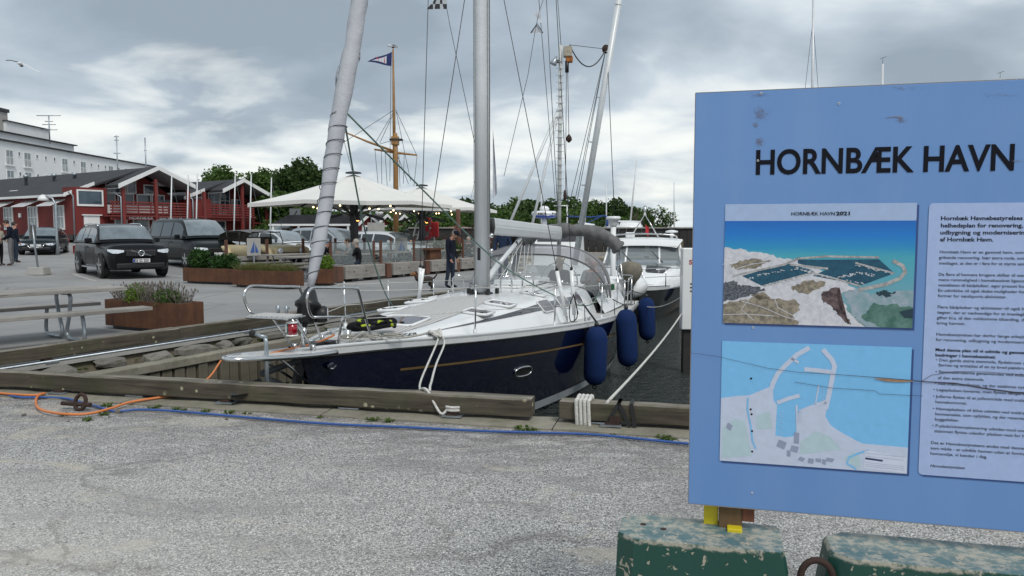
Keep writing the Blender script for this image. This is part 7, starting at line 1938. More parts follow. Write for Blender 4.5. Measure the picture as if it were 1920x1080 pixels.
# terrace: big umbrellas
TE = V(.4586, .8886, 0); TN = V(.8886, -.4586, 0)
M['canopy'] = pm('cream_canopy_cloth', (.70, .69, .65), .8, var=.03, vs=1)
M['anthracite'] = pm('anthracite_metal', (.03, .033, .038), .45, .2)
def m_em(name, c, s_):
    m = NM(name); m.set('Base Color', c); m.set('Emission Color', c); m.set('Emission Strength', s_); return m.m
M['bulb'] = m_em('warm_bulb', (1, .72, .36), 5); M['heater'] = m_em('glowing_heater_tube', (1, .42, .10), 4)
def umbrella(label, p, hs=2.75, lit=True):
    g = gz(p[0], p[1]) * 0; t = thing('umbrella', label, 'umbrella', (p[0], p[1], 0), atan2(TE.y, TE.x), 'large terrace umbrellas')
    zt, ze, zc = 3.72, 2.66, 2.42
    MB().box((0, 0, 1.3), (.22, .22, 2.6)).build('post', M['anthracite'], t)
    rim = []
    for k in range(8):
        c_ = [(1, 1), (0, 1), (-1, 1), (-1, 0), (-1, -1), (0, -1), (1, -1), (1, 0)][k]; rim.append(V(c_[0] * hs, c_[1] * hs, ze - (.10 if c_[0] * c_[1] else 0)))
    mb = MB(); N = 8
    def cp(u, v):
        k = u * 8; i = int(k) % 8; f = k - int(k); r = rim[i].lerp(rim[(i + 1) % 8], f); q = V(0, 0, zt).lerp(r, v)
        return q + V(0, 0, -.10 * sin(pi * v) * (.75 + .5 * sin(pi * f)) )
    mb.grid(cp, 48, 8); mb.build('canopy', M['canopy'], t, normals=False)
    mb = MB(); mb.loft([[a + V(0, 0, .0) for a in rim], [a + V(0, 0, -.14) for a in rim]], smooth=False); mb.build('valance', M['canopy'], t)
    mb = MB(); mb.lathe([(.32, zt + .02), (.30, zt + .07), (.05, zt + .11)], 10); mb.build('cap', M['anthracite'], t)
    for k in range(8):
        o_ = rim[k] + V(0, 0, -.05); mb = MB(); mb.beam(V(0, 0, zt - .12), o_ * .97 + V(0, 0, -.02), .045, .07); rb = mb.build('rib', M['anthracite'], t)
        mb = MB(); mb.beam(V(0, 0, 2.05), V(0, 0, zt - .12).lerp(o_, .52), .045, .05); mb.build('strut', M['anthracite'], rb)
    for k in range(4):
        a = k * pi / 2 + .8; c_ = V(cos(a), sin(a), 0); mb = MB(); mb.beam(c_ * .45 + V(0, 0, 2.18), c_ * 1.15 + V(0, 0, 1.98), .14, .10); h = mb.build('heater', M['anthracite'], t)
        if k in (0, 2): mb = MB(); mb.beam(c_ * .55 + V(0, 0, 2.08), c_ * 1.1 + V(0, 0, 1.92), .09, .03); mb.build('heating_tube', M['heater'] if lit and k == 2 else M['chrome'], h)
    if lit:
        rr = random.Random(3)
        for k in range(9):
            a = k * 2 * pi / 9; q = V(cos(a) * 1.55, sin(a) * 1.55, 2.42 + .08 * sin(k * 3)); mb = MB(); mb.ball(q, .032, 8, 6); b = mb.build('bulb', M['bulb'], t)
            q2 = V(cos(a + .7) * 1.55, sin(a + .7) * 1.55, 2.42 + .08 * sin((k + 1) * 3)); mb = MB(); mb.tube(sag(q + V(0, 0, .06), q2 + V(0, 0, .06), .05, 5), .007, 4); mb.build('cord', M['black'], b)
    return t
umbrella('nearer of two big cream umbrellas, with glowing heater and bulbs', (-6.1, 30)); umbrella('farther big cream umbrella, partly behind the main mast', (-4.47, 38.6), lit=True)
# timber seat blocks along the terrace
BL0 = V(-5.3, 23, 0)
def bk(px): q = _isect(V(0, 0, 0), V((px - 960) / 1450, 1, 0), BL0, TE); return (q - BL0).dot(TE)
bl_l = [(648, 722, 'first and nearest long pale timber block edging the terrace'), (738, 794, 'second pale timber block edging the terrace, left of the dog'), (810, 857, 'third pale timber block edging the terrace, behind the standing man'), (866, 905, 'fourth pale timber block edging the terrace, beside the mast'), (912, 945, 'last pale timber block of the terrace, right of the mast')]
for px0, px1, lab in bl_l:
    a, b = bk(px0), bk(px1); q = BL0 + TE * a; t = thing('timber_block', lab, 'timber block', tuple(q), atan2(TE.y, TE.x), 'timber blocks edging the terrace'); L = b - a
    MB().box((L / 2, .22, .28), (L, .44, .40)).build('block', M['conc'] if False else M['grey_wood'], t, bevel=.012)
    for f in (.25, .75): MB().box((L * f, .22, .04), (.3, .36, .08)).build('foot', M['black'], t)
    for f in (.2, .5): MB().box((L * f, -.003, .30), (.035, .01, .05)).build('bolt', M['black'], t)
    MB().box((-.20, .24, .25), (.24, .42, .46)).build('end_panel', M['post_wood'], t)
# windbreak: brown posts with clear panes
wo = BL0 + NL * .75
wt = thing('glass_windbreak', 'row of brown posts with clear glass panes round the terrace', 'windbreak', tuple(wo), atan2(TE.y, TE.x))
def wk(px): q = _isect(V(0, 0, 0), V((px - 960) / 1450, 1, 0), wo, TE); return (q - wo).dot(TE)
pk = [wk(x) for x in (620, 701, 714, 776, 838, 868, 905)]
for i, k in enumerate(pk): MB().box((k, 0, .61), (.07, .07, 1.22)).build('post', M['post_wood'], wt)
for a, b in ((0, 1), (2, 3), (3, 4), (5, 6)):
    L = pk[b] - pk[a]; MB().box(((pk[a] + pk[b]) / 2, 0, .82), (L - .1, .012, .72)).build('pane', glass('windbreak_glass', (.9, .93, .93), .03, .02, .25) if a == 0 else bpy.data.materials['windbreak_glass'], wt)
    MB().box(((pk[a] + pk[b]) / 2, .0, .44), (L - .1, .04, .05)).build('rail', M['post_wood'], wt)
wo2 = wo + NL * 5.0
wt2 = thing('glass_windbreak', 'far row of brown posts and rail before the parked cars', 'windbreak', tuple(wo2), atan2(TE.y, TE.x))
for i in range(10):
    k = 1.2 + i * 1.9; MB().box((k, 0, .62), (.08, .08, 1.24)).build('post', M['post_wood'], wt2)
    if i < 9: MB().box((k + .95, 0, .58), (1.8, .05, .16)).build('rail', M['grey_wood'], wt2)
# terrace tables and benches
tb = thing('terrace_table', 'x', 'table', tuple(BL0 + TE * 0 + NL * 2.2), atan2(TE.y, TE.x), 'tables and benches on the terrace')
for k in range(4): MB().box((0, -.27 + .18 * k, .73), (1.9, .17, .04)).build('plank', M['grey_wood'], tb)
for sd in (-1, 1):
    MB().box((0, sd * .72, .44), (1.9, .28, .04)).build('seat', M['grey_wood'], tb)
    for x in (-.7, .7): mb = MB(); mb.tube([V(x, sd * .1, .71), V(x, sd * .3, .05), V(x, sd * .72, .05), V(x, sd * .72, .42)], .024, 6); mb.build('frame', M['galv'], tb)
tl = ['terrace table just behind the round lime bush', 'terrace table with the two seated diners', 'terrace table behind the second timber block', 'terrace table below the second umbrella', 'terrace table behind the standing man', 'back row terrace table behind the grass planter', 'back row terrace table under the nearer umbrella', 'back row terrace table left of the second umbrella post']
for i, lab in enumerate(tl):
    r_, c_ = (0, i) if i < 5 else (1, i - 5); loc = BL0 + TE * ((.9 if r_ == 0 else 2.2) + c_ * 2.7) + NL * (2.0 + r_ * 2.0)
    o = tb if i == 0 else copy_tree(tb); o.location = loc; o['label'] = lab
for i, (px, d, lab, m_) in enumerate(((597, 26.5, 'folded board with a blue sail picture behind the grass planter', 0), (475, 27.5, 'pale board with a blue sail picture in front of the beige car', 0), (752, 30, 'glass board with a blue sail print beside the white hatchback', 0))):
    p = rayp(px, 430, d); t = thing('menu_board', lab, 'board', (p.x, p.y, 0), .3, 'boards with a blue sail picture'); MB().box((0, 0, .98), (.46, .04, .62)).build('board', M['conc'], t); MB().box((0, 0, .35), (.05, .05, .7)).build('leg', M['galv'], t)
    for pts in ([(-.12, .78), (.02, 1.2), (.02, .78)], [(.05, .78), (.05, 1.1), (.16, .78)]): mb = MB(); mb.prism(pts, -.032, -.022, lambda u, v, w: V(u, w, v)); mb.build('sail_picture', M['hose'], t)
p = rayp(802, 430, 29); t = thing('steel_box', 'square rusty steel bin between terrace posts by the second umbrella', 'planter', (p.x, p.y, 0), lz); MB().box((0, 0, .45), (.75, .7, .8), taper=1.0).build('box', M['rust'], t, bevel=.01); MB().box((0, 0, .87), (.95, .85, .07)).build('rim', M['rust'], t)
p = rayp(828, 430, 33); place_plant('grey green shrubby plant in the terrace behind the posts', V(p.x, p.y, .75), [(0, 0, 0, .55, .4, .42), (.6, 0, 0, .4, .4, .35)], 900, .06, 'leaf_dark', 12)
# pale wall strip and rescue rack beyond
p0 = rayp(770, 455, 47); p1 = rayp(868, 455, 45); d = p1 - p0; t = thing('sandy_wall', 'low pale wall on the far side of the terrace', 'wall', (p0.x, p0.y, gz(p0.x, p0.y) - .2), atan2(d.y, d.x)); MB().box((d.length / 2, 0, .45), (d.length, .4, .9)).build('wall', M['sand'], t)
p = rayp(790, 468, 42); t = thing('rescue_rack', 'white ladder shaped rack with red life rings by the far terrace', 'rack', (p.x, p.y, gz(p.x, p.y)))
mb = MB(); mb.tube([V(-.75, 0, 0), V(-.15, 0, 2.3)], .04, 6); mb.build('rail', M['white_paint'], t); mb = MB(); mb.tube([V(-.5, 0, 0), V(.1, 0, 2.3)], .04, 6); mb.build('rail', M['white_paint'], t)
for k in range(6): f = .12 + k * .15; MB().box((-.62 + .6 * f, 0, 2.3 * f), (.28, .05, .04)).build('rung', M['white_paint'], t)
mb = MB(); mb.tube([V(.95, 0, 0), V(.5, 0, 2.0)], .04, 6); mb.build('leg', M['white_paint'], t)
M['ringred'] = pm('red_life_ring', (.45, .02, .025), .5)
for (x, z) in ((.28, 1.95), (.28, 1.35)): mb = MB(); mb.tube([V(x + .24 * cos(a), -.1, z + .24 * sin(a)) for a in [2 * pi * i / 16 for i in range(16)]], .10, 8, closed=True); mb.build('life_ring', M['ringred'], t)
MB().box((.75, 0, 1.6), (.4, .3, .8)).build('red_box', M['ringred'], t, bevel=.04)
for px, d, r, top, m_, lab in ((859, 36, .12, 2.55, 'post_wood', 'thick reddish brown post right of the standing man'), (892, 40, .11, 2.6, 'dark_wood', 'tall greyish wooden post beside the main mast')):
    p = rayp(px, 430, d); t = thing('wooden_post', lab, 'post', (p.x, p.y, gz(p.x, p.y))); mb = MB(); mb.tube([V(0, 0, 0), V(0, 0, top)], [r, r * .9], 10); mb.build('post', M[m_], t)
    mb = MB(); mb.tube([V(0, 0, top * .8), V(-.9, 0, 0)], .03, 5); mb.build('stay', M['post_wood'], t)
# ================================================================== other boats
def hull_loft(L, B, zb, zs_, zk=-.5, n=16, full=.62):
    """simple hull: bow at -y end (y=0), stern at y=L"""
    rings = []
    for i in range(n + 1):
        y = L * i / n; t = i / n; b = B / 2 * min(1, (t / full)) ** .55 * (1 - .12 * max(0, t - .7) / .3); b = max(b, .02); sh_ = lerp(zb, zs_, min(1, t * 1.4)); yy = y
        prof = [(b, sh_, 0), (b * .97, sh_ * .72, .12), (b * .88, sh_ * .36, .3), (b * .74, 0, .5), (b * .3, zk, .8)]
        rings.append([V(x, yy + d * (1 - t), z) for x, z, d in prof] + [V(-x, yy + d * (1 - t), z) for x, z, d in prof[::-1]])
    return rings
# white motor cruiser moored behind, bow towards the camera
mp0 = V(3.7, 22.6, WZ); t = thing('motor_cruiser', 'white motor cruiser with dark hull stripe moored behind the yacht stern', 'motorboat', tuple(mp0), -.20); mc = t; t.scale = (1.12, 1, .89)
R_ = hull_loft(8.6, 3.1, 1.25, 1.0)
mb = MB(); mb.loft(R_, ring_closed=False); mb.add(R_[-1], [tuple(range(10))]); mb.build('hull', pm('dark_hull_paint', (.02, .022, .024), .12, coat=.6), t)
mb = MB(); mb.loft([[p + V(.01 if k == 0 else (-.01 if k == 9 else (.012 if k < 5 else -.012)), -.01, 0) for k, p in enumerate([r[0], r[0].lerp(r[1], .35)])] for sd in (1,) for r in R_], ring_closed=False)
mb.loft([[p + V(-.012, -.01, 0) for p in (r[-1].lerp(r[-2], .35), r[-1])] for r in R_], ring_closed=False); mb.build('white_strake', M['white_gel'], t)
mb = MB(); mb.loft([[V(r[0].x * k, r[0].y, r[0].z + .02 + .05 * (1 - abs(k))) for k in (-1, -.5, 0, .5, 1)] for r in R_], ring_closed=False); mb.build('deck', M['white_gel'], t)
mb = MB()
cs_ = [(1.0, .5, .05), (1.7, .85, .32), (2.6, 1.12, .50), (3.4, 1.25, .62), (4.4, 1.3, .70), (7.6, 1.28, .60)]
mb.loft([[V(x * w, y, 1.2 + z) for x, z in ((1, -.1), (.95, h * .7), (.8, h), (0, h + .05), (-.8, h), (-.95, h * .7), (-1, -.1))] for y, w, h in cs_], ring_closed=False); mb.build('forecabin', M['white_gel'], t)
for sd in (1, -1):
    for y0, y1 in ((2.75, 3.6), (3.75, 4.6)):
        mb = MB(); mb.loft([[V(sd * (interp(y, [(1.7, .85), (2.6, 1.12), (3.4, 1.25), (4.4, 1.3), (7.6, 1.28)]) * .975 + .01), y, 1.2 + z) for z in (.08, .40)] for y in (y0, (y0 + y1) / 2, y1)], ring_closed=False); mb.build('side_window', M['tint'], t)
WSa = [(-1.15, 3.3, 1.85), (-.5, 3.0, 1.87), (.5, 3.0, 1.87), (1.15, 3.3, 1.85)]; WSb = [(-1.05, 4.25, 2.52), (-.48, 4.0, 2.55), (.48, 4.0, 2.55), (1.05, 4.25, 2.52)]
for i in range(3):
    mb = MB(); mb.quad(V(*WSa[i]), V(*WSa[i + 1]), V(*WSb[i + 1]), V(*WSb[i])); mb.build('windscreen', glass('cruiser_glass', (.5, .56, .6), .35, .05) if i == 0 else bpy.data.materials['cruiser_glass'], t)
for a, b in zip(WSa, WSb): mb = MB(); mb.tube([V(*a), V(*b)], .035, 6); mb.build('windscreen_pillar', M['white_gel'], t)
for sx in (-1, 1): mb = MB(); mb.quad(V(sx * .12, 1.95, 1.2 + .41), V(sx * .62, 1.98, 1.2 + .40), V(sx * .85, 2.95, 1.2 + .57), V(sx * .14, 2.95, 1.2 + .62)); mb.build('deck_window', M['tint'], t)
for sd in (1, -1):
    mb = MB(); mb.quad(V(sd * 1.15, 3.3, 1.85), V(sd * 1.2, 5.4, 1.85), V(sd * 1.1, 5.2, 2.5), V(sd * 1.05, 4.25, 2.52)); mb.build('side_window', M['tint'], t)
    mb = MB(); mb.tube([V(sd * 1.2, 5.5, 1.8), V(sd * 1.1, 5.3, 2.55)], .05, 6); mb.build('pillar', M['white_gel'], t)
mb = MB(); mb.loft([[V(x * w, y, z - .08 * abs(x) ** 3) for x in (-1, -.85, -.4, 0, .4, .85, 1)] for y, w, z in ((3.75, 1.0, 2.53), (3.82, 1.12, 2.72), (4.4, 1.18, 2.80), (6.0, 1.2, 2.82), (7.2, 1.15, 2.76), (7.3, 1.1, 2.62))], ring_closed=False); mb.loft([[V(x * w, y, z) for x in (-1, 0, 1)] for y, w, z in ((3.75, 1.0, 2.52), (7.3, 1.1, 2.60))], ring_closed=False); mb.build('hard_top', M['white_gel'], t, bevel=0)
mb = MB(); mb.tube(smooth_path([(-1.0, 4.3, 2.78), (-.9, 4.2, 2.92), (0, 4.1, 2.98), (.9, 4.2, 2.92), (1.0, 4.3, 2.78)], 4), .03, 6); mb.build('roof_rail', M['steel'], t)
mb = MB(); mb.tube([V(-.45, 5.4, 2.8), V(0, 5.4, 3.75), V(.45, 5.4, 2.8)], .03, 6); mb.tube([V(0, 5.4, 3.7), V(0, 5.4, 4.1)], .05, 6); mb.build('antenna_mast', M['steel'], t)
mb = MB(); mb.lathe([(.05, 2.8), (.05, 3.0), (.2, 3.02), (.19, 3.08), (.05, 3.12)], 12, (.85, 5, 0)); mb.build('radar_dish', M['white_gel'], t); MB().box((-.42, 4.5, 2.93), (.28, .2, .2)).build('search_light', M['white_gel'], t, bevel=.03)
mb = MB(); mb.quad(V(.02, 5.45, 3.35), V(.14, 5.5, 3.2), V(.12, 5.5, 2.85), V(.03, 5.45, 3.0)); mb.build('ensign', M['ringred'], t)
for sx in (-.3, .6): mb = MB(); mb.tube([V(sx, 3.1, 1.93), V(sx - .32, 3.45, 2.3)], .014, 5); mb.build('wiper', M['black'], t)
mb = MB()
for sd in (1, -1):
    pts = [V(sd * x, y, z) for x, y, z in ((.1, -.15, 1.85), (.7, .6, 1.85), (1.15, 1.7, 1.8), (1.42, 3.2, 1.72), (1.45, 5.0, 1.65))]; mb.tube(smooth_path(pts, 4), .016, 6); mb.tube(smooth_path([p - V(0, 0, .28) for p in pts], 4), .010, 5)
    for p in pts[:-1]: mb.tube([p, p - V(0, 0, .62)], .014, 5)
mb.build('bow_rail', M['steel'], t)
mb = MB(); mb.tube([V(1.5, 2.6, 1.1), V(1.56, 2.6, .9)], .012, 5); t2 = mb.build('lanyard', M['rope_black'], t)
fd = thing('fender', 'dark fender hanging off the cruiser bow quarter beside the white post', 'fender', tuple(mp0 + Matrix.Rotation(-.2, 3, 'Z') @ V(1.72, 3.2, .95)), 0); mb = MB(); mb.lathe([(.05, -.85), (.17, -.75), (.18, -.2), (.1, -.06), (.03, 0)], 12); mb.build('cover', M['fender'], fd)
mb = MB()
for k in range(5): mb.box((1.22 + .1 * k, 1.7 + .3 * k, .98), (.02, .14, .06))
mb.build('hull_marks', M['white_gel'], t)
# fishing boat with radar dome beyond the boom
fp = V(1.9, 34, WZ); t = thing('fishing_boat', 'small white work boat with blue and white radar dome behind the boom', 'boat', tuple(fp), -.1); t.scale = (1.3, 1.1, .87)
R_ = hull_loft(8, 2.9, 1.4, 1.1); mb = MB(); mb.loft(R_, ring_closed=False); mb.build('hull', M['white_gel'], t)
mb = MB(); mb.loft([[V(x, y, z) for x, z in ((-w, 1.0), (-w * .9, h), (w * .9, h), (w, 1.0))] for y, w, h in ((2.2, .9, 2.2), (2.8, 1.0, 3.3), (4.6, 1.0, 3.35), (4.8, 1.0, 2.0))], cap=True, smooth=False); wh_ = mb.build('wheelhouse', M['white_gel'], t)
mb = MB(); mb.quad(V(-.75, 2.38, 2.55), V(.75, 2.38, 2.55), V(.72, 2.66, 3.1), V(-.72, 2.66, 3.1)); mb.build('window', M['tint'], t)
rd = V(-.55, 3.6, 0)
mb = MB(); mb.lathe([(.10, 3.2), (.10, 4.0)], 10, tuple(rd)); mb.build('radar_post', M['white_gel'], t)
mb = MB(); mb.lathe([(.16, 3.82), (.42, 3.87), (.48, 4.0)], 24, tuple(rd)); mb.build('radar_base', pm('blue_gelcoat', (.02, .06, .30), .3, coat=.3), t)
mb = MB(); mb.lathe([(.48, 4.0), (.49, 4.13), (.42, 4.24), (.1, 4.27)], 24, tuple(rd)); rdm = mb.build('radar_dome', M['white_gel'], t)
for s_, a0 in (('NXT', -.15), ('FURUNO', .75)):
    for j, ch in enumerate(s_):
        a = a0 + j * .24 - (.24 if s_ == 'NXT' else 0)
        if abs(a) > 1.5: continue
        text('letter', ch, .15, M['ink'], rdm, frame((rd.x + .495 * sin(a - .08), rd.y - .495 * cos(a - .08), 4.03), (cos(a), sin(a), 0), (0, 0, 1)), bold=.03, ext=.003)
mb = MB(); mb.lathe([(.17, 4.27), (.19, 4.38), (.13, 4.5), (.02, 4.54)], 14, (rd.x, rd.y, 0)); mb.build('gps_dome', M['white_gel'], t)
mb = MB(); mb.tube([V(-.2, 3.9, 4.55), V(.35, 3.9, 4.55)], .03, 6); mb.tube([V(.3, 3.9, 3.3), V(.3, 3.9, 4.6)], .03, 6); mb.build('aerial_bar', M['white_gel'], t)
mb = MB(); mb.tube([V(.65, 3.0, 3.25), V(.9, 3.3, 3.5), V(1.3, 3.4, 3.4)], .12, 8); mb.ball((.85, 3.2, 3.62), .14, 8, 6); mb.build('roof_equipment', M['white_gel'], t)
mb = MB(); mb.tube(smooth_path([(.3, 3.5, 3.95), (1.2, 3.7, 3.9), (1.75, 3.6, 3.95), (1.8, 3.5, 3.4)], 4), .05, 6); mb.tube([V(1.6, 3.5, 3.95), V(.1, 3.0, 2.9)], .025, 5); mb.build('blue_tarpaulin_edge', pm('blue_tarpaulin', (.01, .05, .2), .6), t)
# distant cabin boat on the bank
p = rayp(1170, 430, 56); t = thing('laid_up_boat', 'small cabin boat stored on the bank over the black wall', 'boat', (p.x, p.y, 1.0), .2)
mb = MB(); mb.loft([[V(x, y, z) for x, z in ((-1.1 * w, 0), (-1.1 * w, .55), (-.8 * w, 1.25 * h), (.8 * w, 1.25 * h), (1.1 * w, .55), (1.1 * w, 0))] for y, w, h in ((-2, .5, .6), (-1.2, 1, .95), (.8, 1, 1), (2, 1, .7))], cap=True); mb.build('hull', M['white_gel'], t)
mb = MB(); mb.box((0, -.9, .95), (1.7, .9, .35)); mb.build('window_band', M['tint'], t)
# column with a white lamp head on the quay edge in front of the cruiser
p = rayp(1150, 430, 21.5); t = thing('service_column', 'white service column with a flared round head left of the cruiser', 'column', (p.x, p.y, WZ)); mb = MB(); mb.lathe([(.075, 0), (.075, 2.95)], 12); mb.build('column', M['white_gel'], t); mb = MB(); mb.lathe([(.07, 2.86), (.12, 2.93), (.14, 3.05), (.20, 3.08), (.20, 3.14), (.16, 3.16)], 18); mb.build('head', M['white_gel'], t)
# white mooring post beside the sign
p = rayp(1288, 430, 15.0); t = thing('mooring_post', 'white painted mooring post with red lettering beside the blue sign', 'mooring post', (p.x, p.y, WZ), 0)
MB().box((.02, 0, 1.65), (.23, .24, 1.58)).build('white_sleeve', M['white_gel'], t, bevel=.02); MB().box((.05, .05, .4), (.18, .2, 1.3)).build('pile', M['dark_wood'], t)
text('red_lettering', 'SE', .12, M['ringred'], t, frame((.02, -.125, 2.13), (1, 0, 0), (0, 0, 1)), bold=.02, wmax=.14)
for k in range(3): MB().box((.08, -.122, 1.75 - .07 * k), (.05, .006, .03)).build('mark', M['ink'], t)
# mast crane with hoist
c0 = rayp(1048, 430, 30); t = thing('mast_crane', 'tall white mast crane with rungs and a rusty hoist at its top', 'crane', (c0.x, c0.y, 0)); top = rayp(1051, 84, 30).z
mb = MB(); mb.tube([V(0, 0, 0), V(.03, 0, top)], [.085, .07], 12); mb.build('column', pm('weathered_white_pole', (.48, .49, .48), .6, var=.3, vs=7), t)
rg_ = MB().box((0, 0, 0), (.30, .02, .02)).mesh('rung', M['galv'])
for k in range(22): o = link('rung', rg_, t, 0, (.01, -.09, 2.5 + k * .26))
for px, pyt in ((-2.6, 1), (-1.4, 0)): mb = MB(); mb.tube([V(0, 0, rayp(1048, 200, 30).z), V(px, -.2, .2)], .055, 8); mb.build('stay_tube', M['alu_light'], t)
MB().box((.30, -.05, top - .28), (.32, .35, .38)).build('hoist', pm('rusty_white_casing', (.36, .32, .25), .7, var=.4, vs=9), t, bevel=.03); MB().box((.36, -.05, top - .56), (.26, .25, .22)).build('hoist_motor', pm('orange_rust', (.35, .12, .025), .8, var=.4, vs=9), t, bevel=.03)
mb = MB(); mb.tube([V(.27, -.1, top - .62), V(.27, -.1, top - 1.05)], .075, 10); mb.build('chain_bag', M['black'], t)
mb = MB(); mb.lathe([(.03, 0), (.14, -.3), (.13, -.34)], 12, (-.12, -.1, top - .45), Matrix.Rotation(.45, 3, 'Y')); mb.build('floodlight', M['galv'], t); MB().box((-.1, 0, top - .62), (.14, .12, .1)).build('lamp_bracket', M['iron'], t)
hk = rayp(1063, 260, 30).z
mb = MB(); mb.tube([V(.25, -.1, top - 1.0), V(.24, -.1, 3.0)], .012, 5); mb.tube([V(.30, -.1, top - 1.0), V(.36, -.1, hk)], .012, 5); mb.build('hoist_chain', M['iron'], t)
mb = MB(); mb.lathe([(.02, .16), (.10, .05), (.12, -.06), (.03, -.16)], 12, (.36, -.1, hk)); mb.build('hook_block', M['iron'], t); mb = MB(); mb.lathe([(.04, .2), (.07, 0), (.03, -.2)], 8, (.22, -.1, 2.9)); mb.build('hook', M['iron'], t)
# big slanting mast right of the crane
a = rayp(1078, 430, 33); b = rayp(1162, -10, 31); t = thing('boat_mast', 'thick white mast leaning to the right behind the crane', 'mast', tuple(a)); q = b - a
mb = MB(); mb.tube([V(0, 0, -1.5), q], [.13, .12], 12); mb.build('mast', M['alu_light'], t)
for k in range(5): f = .2 + .19 * k; mb = MB(); mb.tube([q * f, q * (f + .004)], .137, 12); mb.build('band', M['alu'], t)
pu = rayp(1136, 92, 31.5) - a; pc = rayp(1068, 84, 30) - a
mb = MB(); mb.tube([pu, pc], .012, 5); mb.tube(sag(pu, pc, .75, 12), .025, 6); mb.build('connecting_cable', M['wire'], t); mb = MB(); mb.ball(pu, (.16, .12, .18), 8, 6); mb.build('pulley', M['iron'], t)
for x in (1060, 1070, 1075): e_ = rayp(x, 415, 32) - a; mb = MB(); mb.tube([pu, e_], .012, 4); mb.build('stay', M['wire'], t)
e_ = rayp(1152, 400, 31) - a; mb = MB(); mb.tube([pu + V(.05, 0, 0), e_], .014, 4); mb.build('stay', M['wire'], t)
# rigging wires of neighbouring boats
for i, (x0, y0, x1, y1, d, lab) in enumerate(((1024, -10, 1046, 400, 26, 'thin wire left of the crane column'), (1045, -10, 1052, 85, 29, 'short wire running up from the crane top'), (1086, -10, 1083, 60, 30, 'wire top right of the crane'))):
    if i == 2: continue
    a = rayp(x1, y1, d); b = rayp(x0, y0, d); mb = MB(); mb.tube([a, b], .012, 5); tag(mb.build('rigging_wire', M['wire']), lab, 'wire', 'rigging wires near the crane')
# pennant strings
M['flagw'] = pm('thin_white_pennant', (.55, .57, .62), .8, var=.2, vs=20); 
def m_check():
    m = NM('black_white_chequer'); c = m.n('ShaderNodeTexChecker'); c.inputs['Scale'].default_value = 9.0; m.l(m.co(), c.inputs[0]); c.inputs[1].default_value = (.03, .03, .035, 1); c.inputs[2].default_value = (.45, .48, .5, 1); m.l(c.outputs[0], m.b.inputs['Base Color']); m.set('Roughness', .8); return m.m
def flutter(name, label, P, m, cat='flag', amp=.04):
    """P: three or four corner points; the cloth ripples between them"""
    P = [V(*p) for p in P]; c0 = P[0]; n = (P[1] - P[0]).cross(P[2] - P[0]).normalized()
    def f(u, v):
        a = P[0].lerp(P[1], u); b = P[3].lerp(P[2], u) if len(P) == 4 else P[2]; return a.lerp(b, v) + n * amp * sin(v * 7 + u * 2) * v - c0
    mb = MB(); mb.grid(f, 5, 12); o = mb.build(name, m); o.location = c0; return tag(o, label, cat) if label else o
d_ = 12.6
flutter('signal_flag', 'black and white chequered flag hanging at the top edge left of the mast', [rayp(838, -6, d_), rayp(838, 17, d_), rayp(800, 17, d_), rayp(820, -8, d_)], m_check(), amp=.015)
mb = MB(); mb.tube([rayp(838, 17, d_), rayp(843, 45, d_), rayp(898, 306, 12.7)], .0045, 4); tag(mb.build('flag_halyard', M['wire']), 'thin flag halyard running from the chequered flag down to the mast', 'rope')
flutter('pennant', 'upper faint white pennant fluttering right of the mast', [rayp(1012, 18, 15), rayp(1001, 27, 15), rayp(1016, 45, 15)], M['flagw'], amp=.01); flutter('pennant', 'lower white pennant with a dark border right of the mast', [rayp(1006, 45, 15), rayp(995, 62, 15), rayp(1018, 62, 15)], M['flagw'], amp=.01)
mb = MB(); mb.tube([rayp(995, 62, 14.98), rayp(1007, 44, 14.98), rayp(1018, 62, 14.98)], .009, 5); tag(mb.build('pennant_border', M['navy_cloth']), 'dark hem of the lower white pennant', 'hem')
mb = MB(); mb.tube([rayp(1020, -5, 15), rayp(1010, 25, 15), rayp(1003, 60, 15), rayp(990, 140, 15), rayp(945, 330, 15)], .005, 4); tag(mb.build('flag_halyard', M['wire']), 'slack line carrying the two faint pennants', 'rope')
flutter('pennant', 'narrow white and grey pennant furled along the right side of the mast', [rayp(924, 240, 12.9), rayp(924, 372, 12.9), rayp(933, 362, 12.9), rayp(926, 262, 12.9)], M['flagw'], amp=.03)
mb = MB(); mb.tube([rayp(935, 395, 13), rayp(1030, 268, 28), rayp(1048, 210, 30)], .0, 3)
# flagpole rigged like a ship mast
d_ = 44; b0 = rayp(742, 430, d_); t = thing('flagpole', 'tall varnished flagpole rigged like a ship mast with a yard and gaff', 'flagpole', (b0.x, b0.y, .2)); O_ = V(b0.x, b0.y, .2)
f_ = lambda px, py, d=d_: rayp(px, py, d) - O_
mb = MB(); mb.tube([V(0, 0, 0), f_(742, 300), f_(741, 250)], [.16, .14, .12], 12); mb.build('lower_mast', M['brown_wood'], t); mb = MB(); mb.tube([f_(739.5, 305), f_(738.5, 200), f_(737, 92)], [.095, .08, .045], 10); mb.build('topmast', M['brown_wood'], t)
mb = MB(); mb.lathe([(.06, 0), (.09, .05), (.05, .1)], 10, tuple(f_(737, 90))); mb.build('truck', M['iron'], t); MB().box(tuple(f_(741, 264)), (.42, .4, .5)).build('doubling', M['brown_wood'], t, bevel=.05); MB().box(tuple(f_(743, 262)), (.7, .5, .08)).build('crosstree', M['dark_wood'], t)
mb = MB(); mb.tube([f_(740, 284), f_(690, 266, 43), f_(640, 245, 42)], [.07, .06, .035], 8); mb.build('gaff', M['brown_wood'], t); mb = MB(); mb.tube([f_(702, 280), f_(740, 286), f_(782, 291)], [.05, .075, .045], 8); mb.build('yard', M['brown_wood'], t)
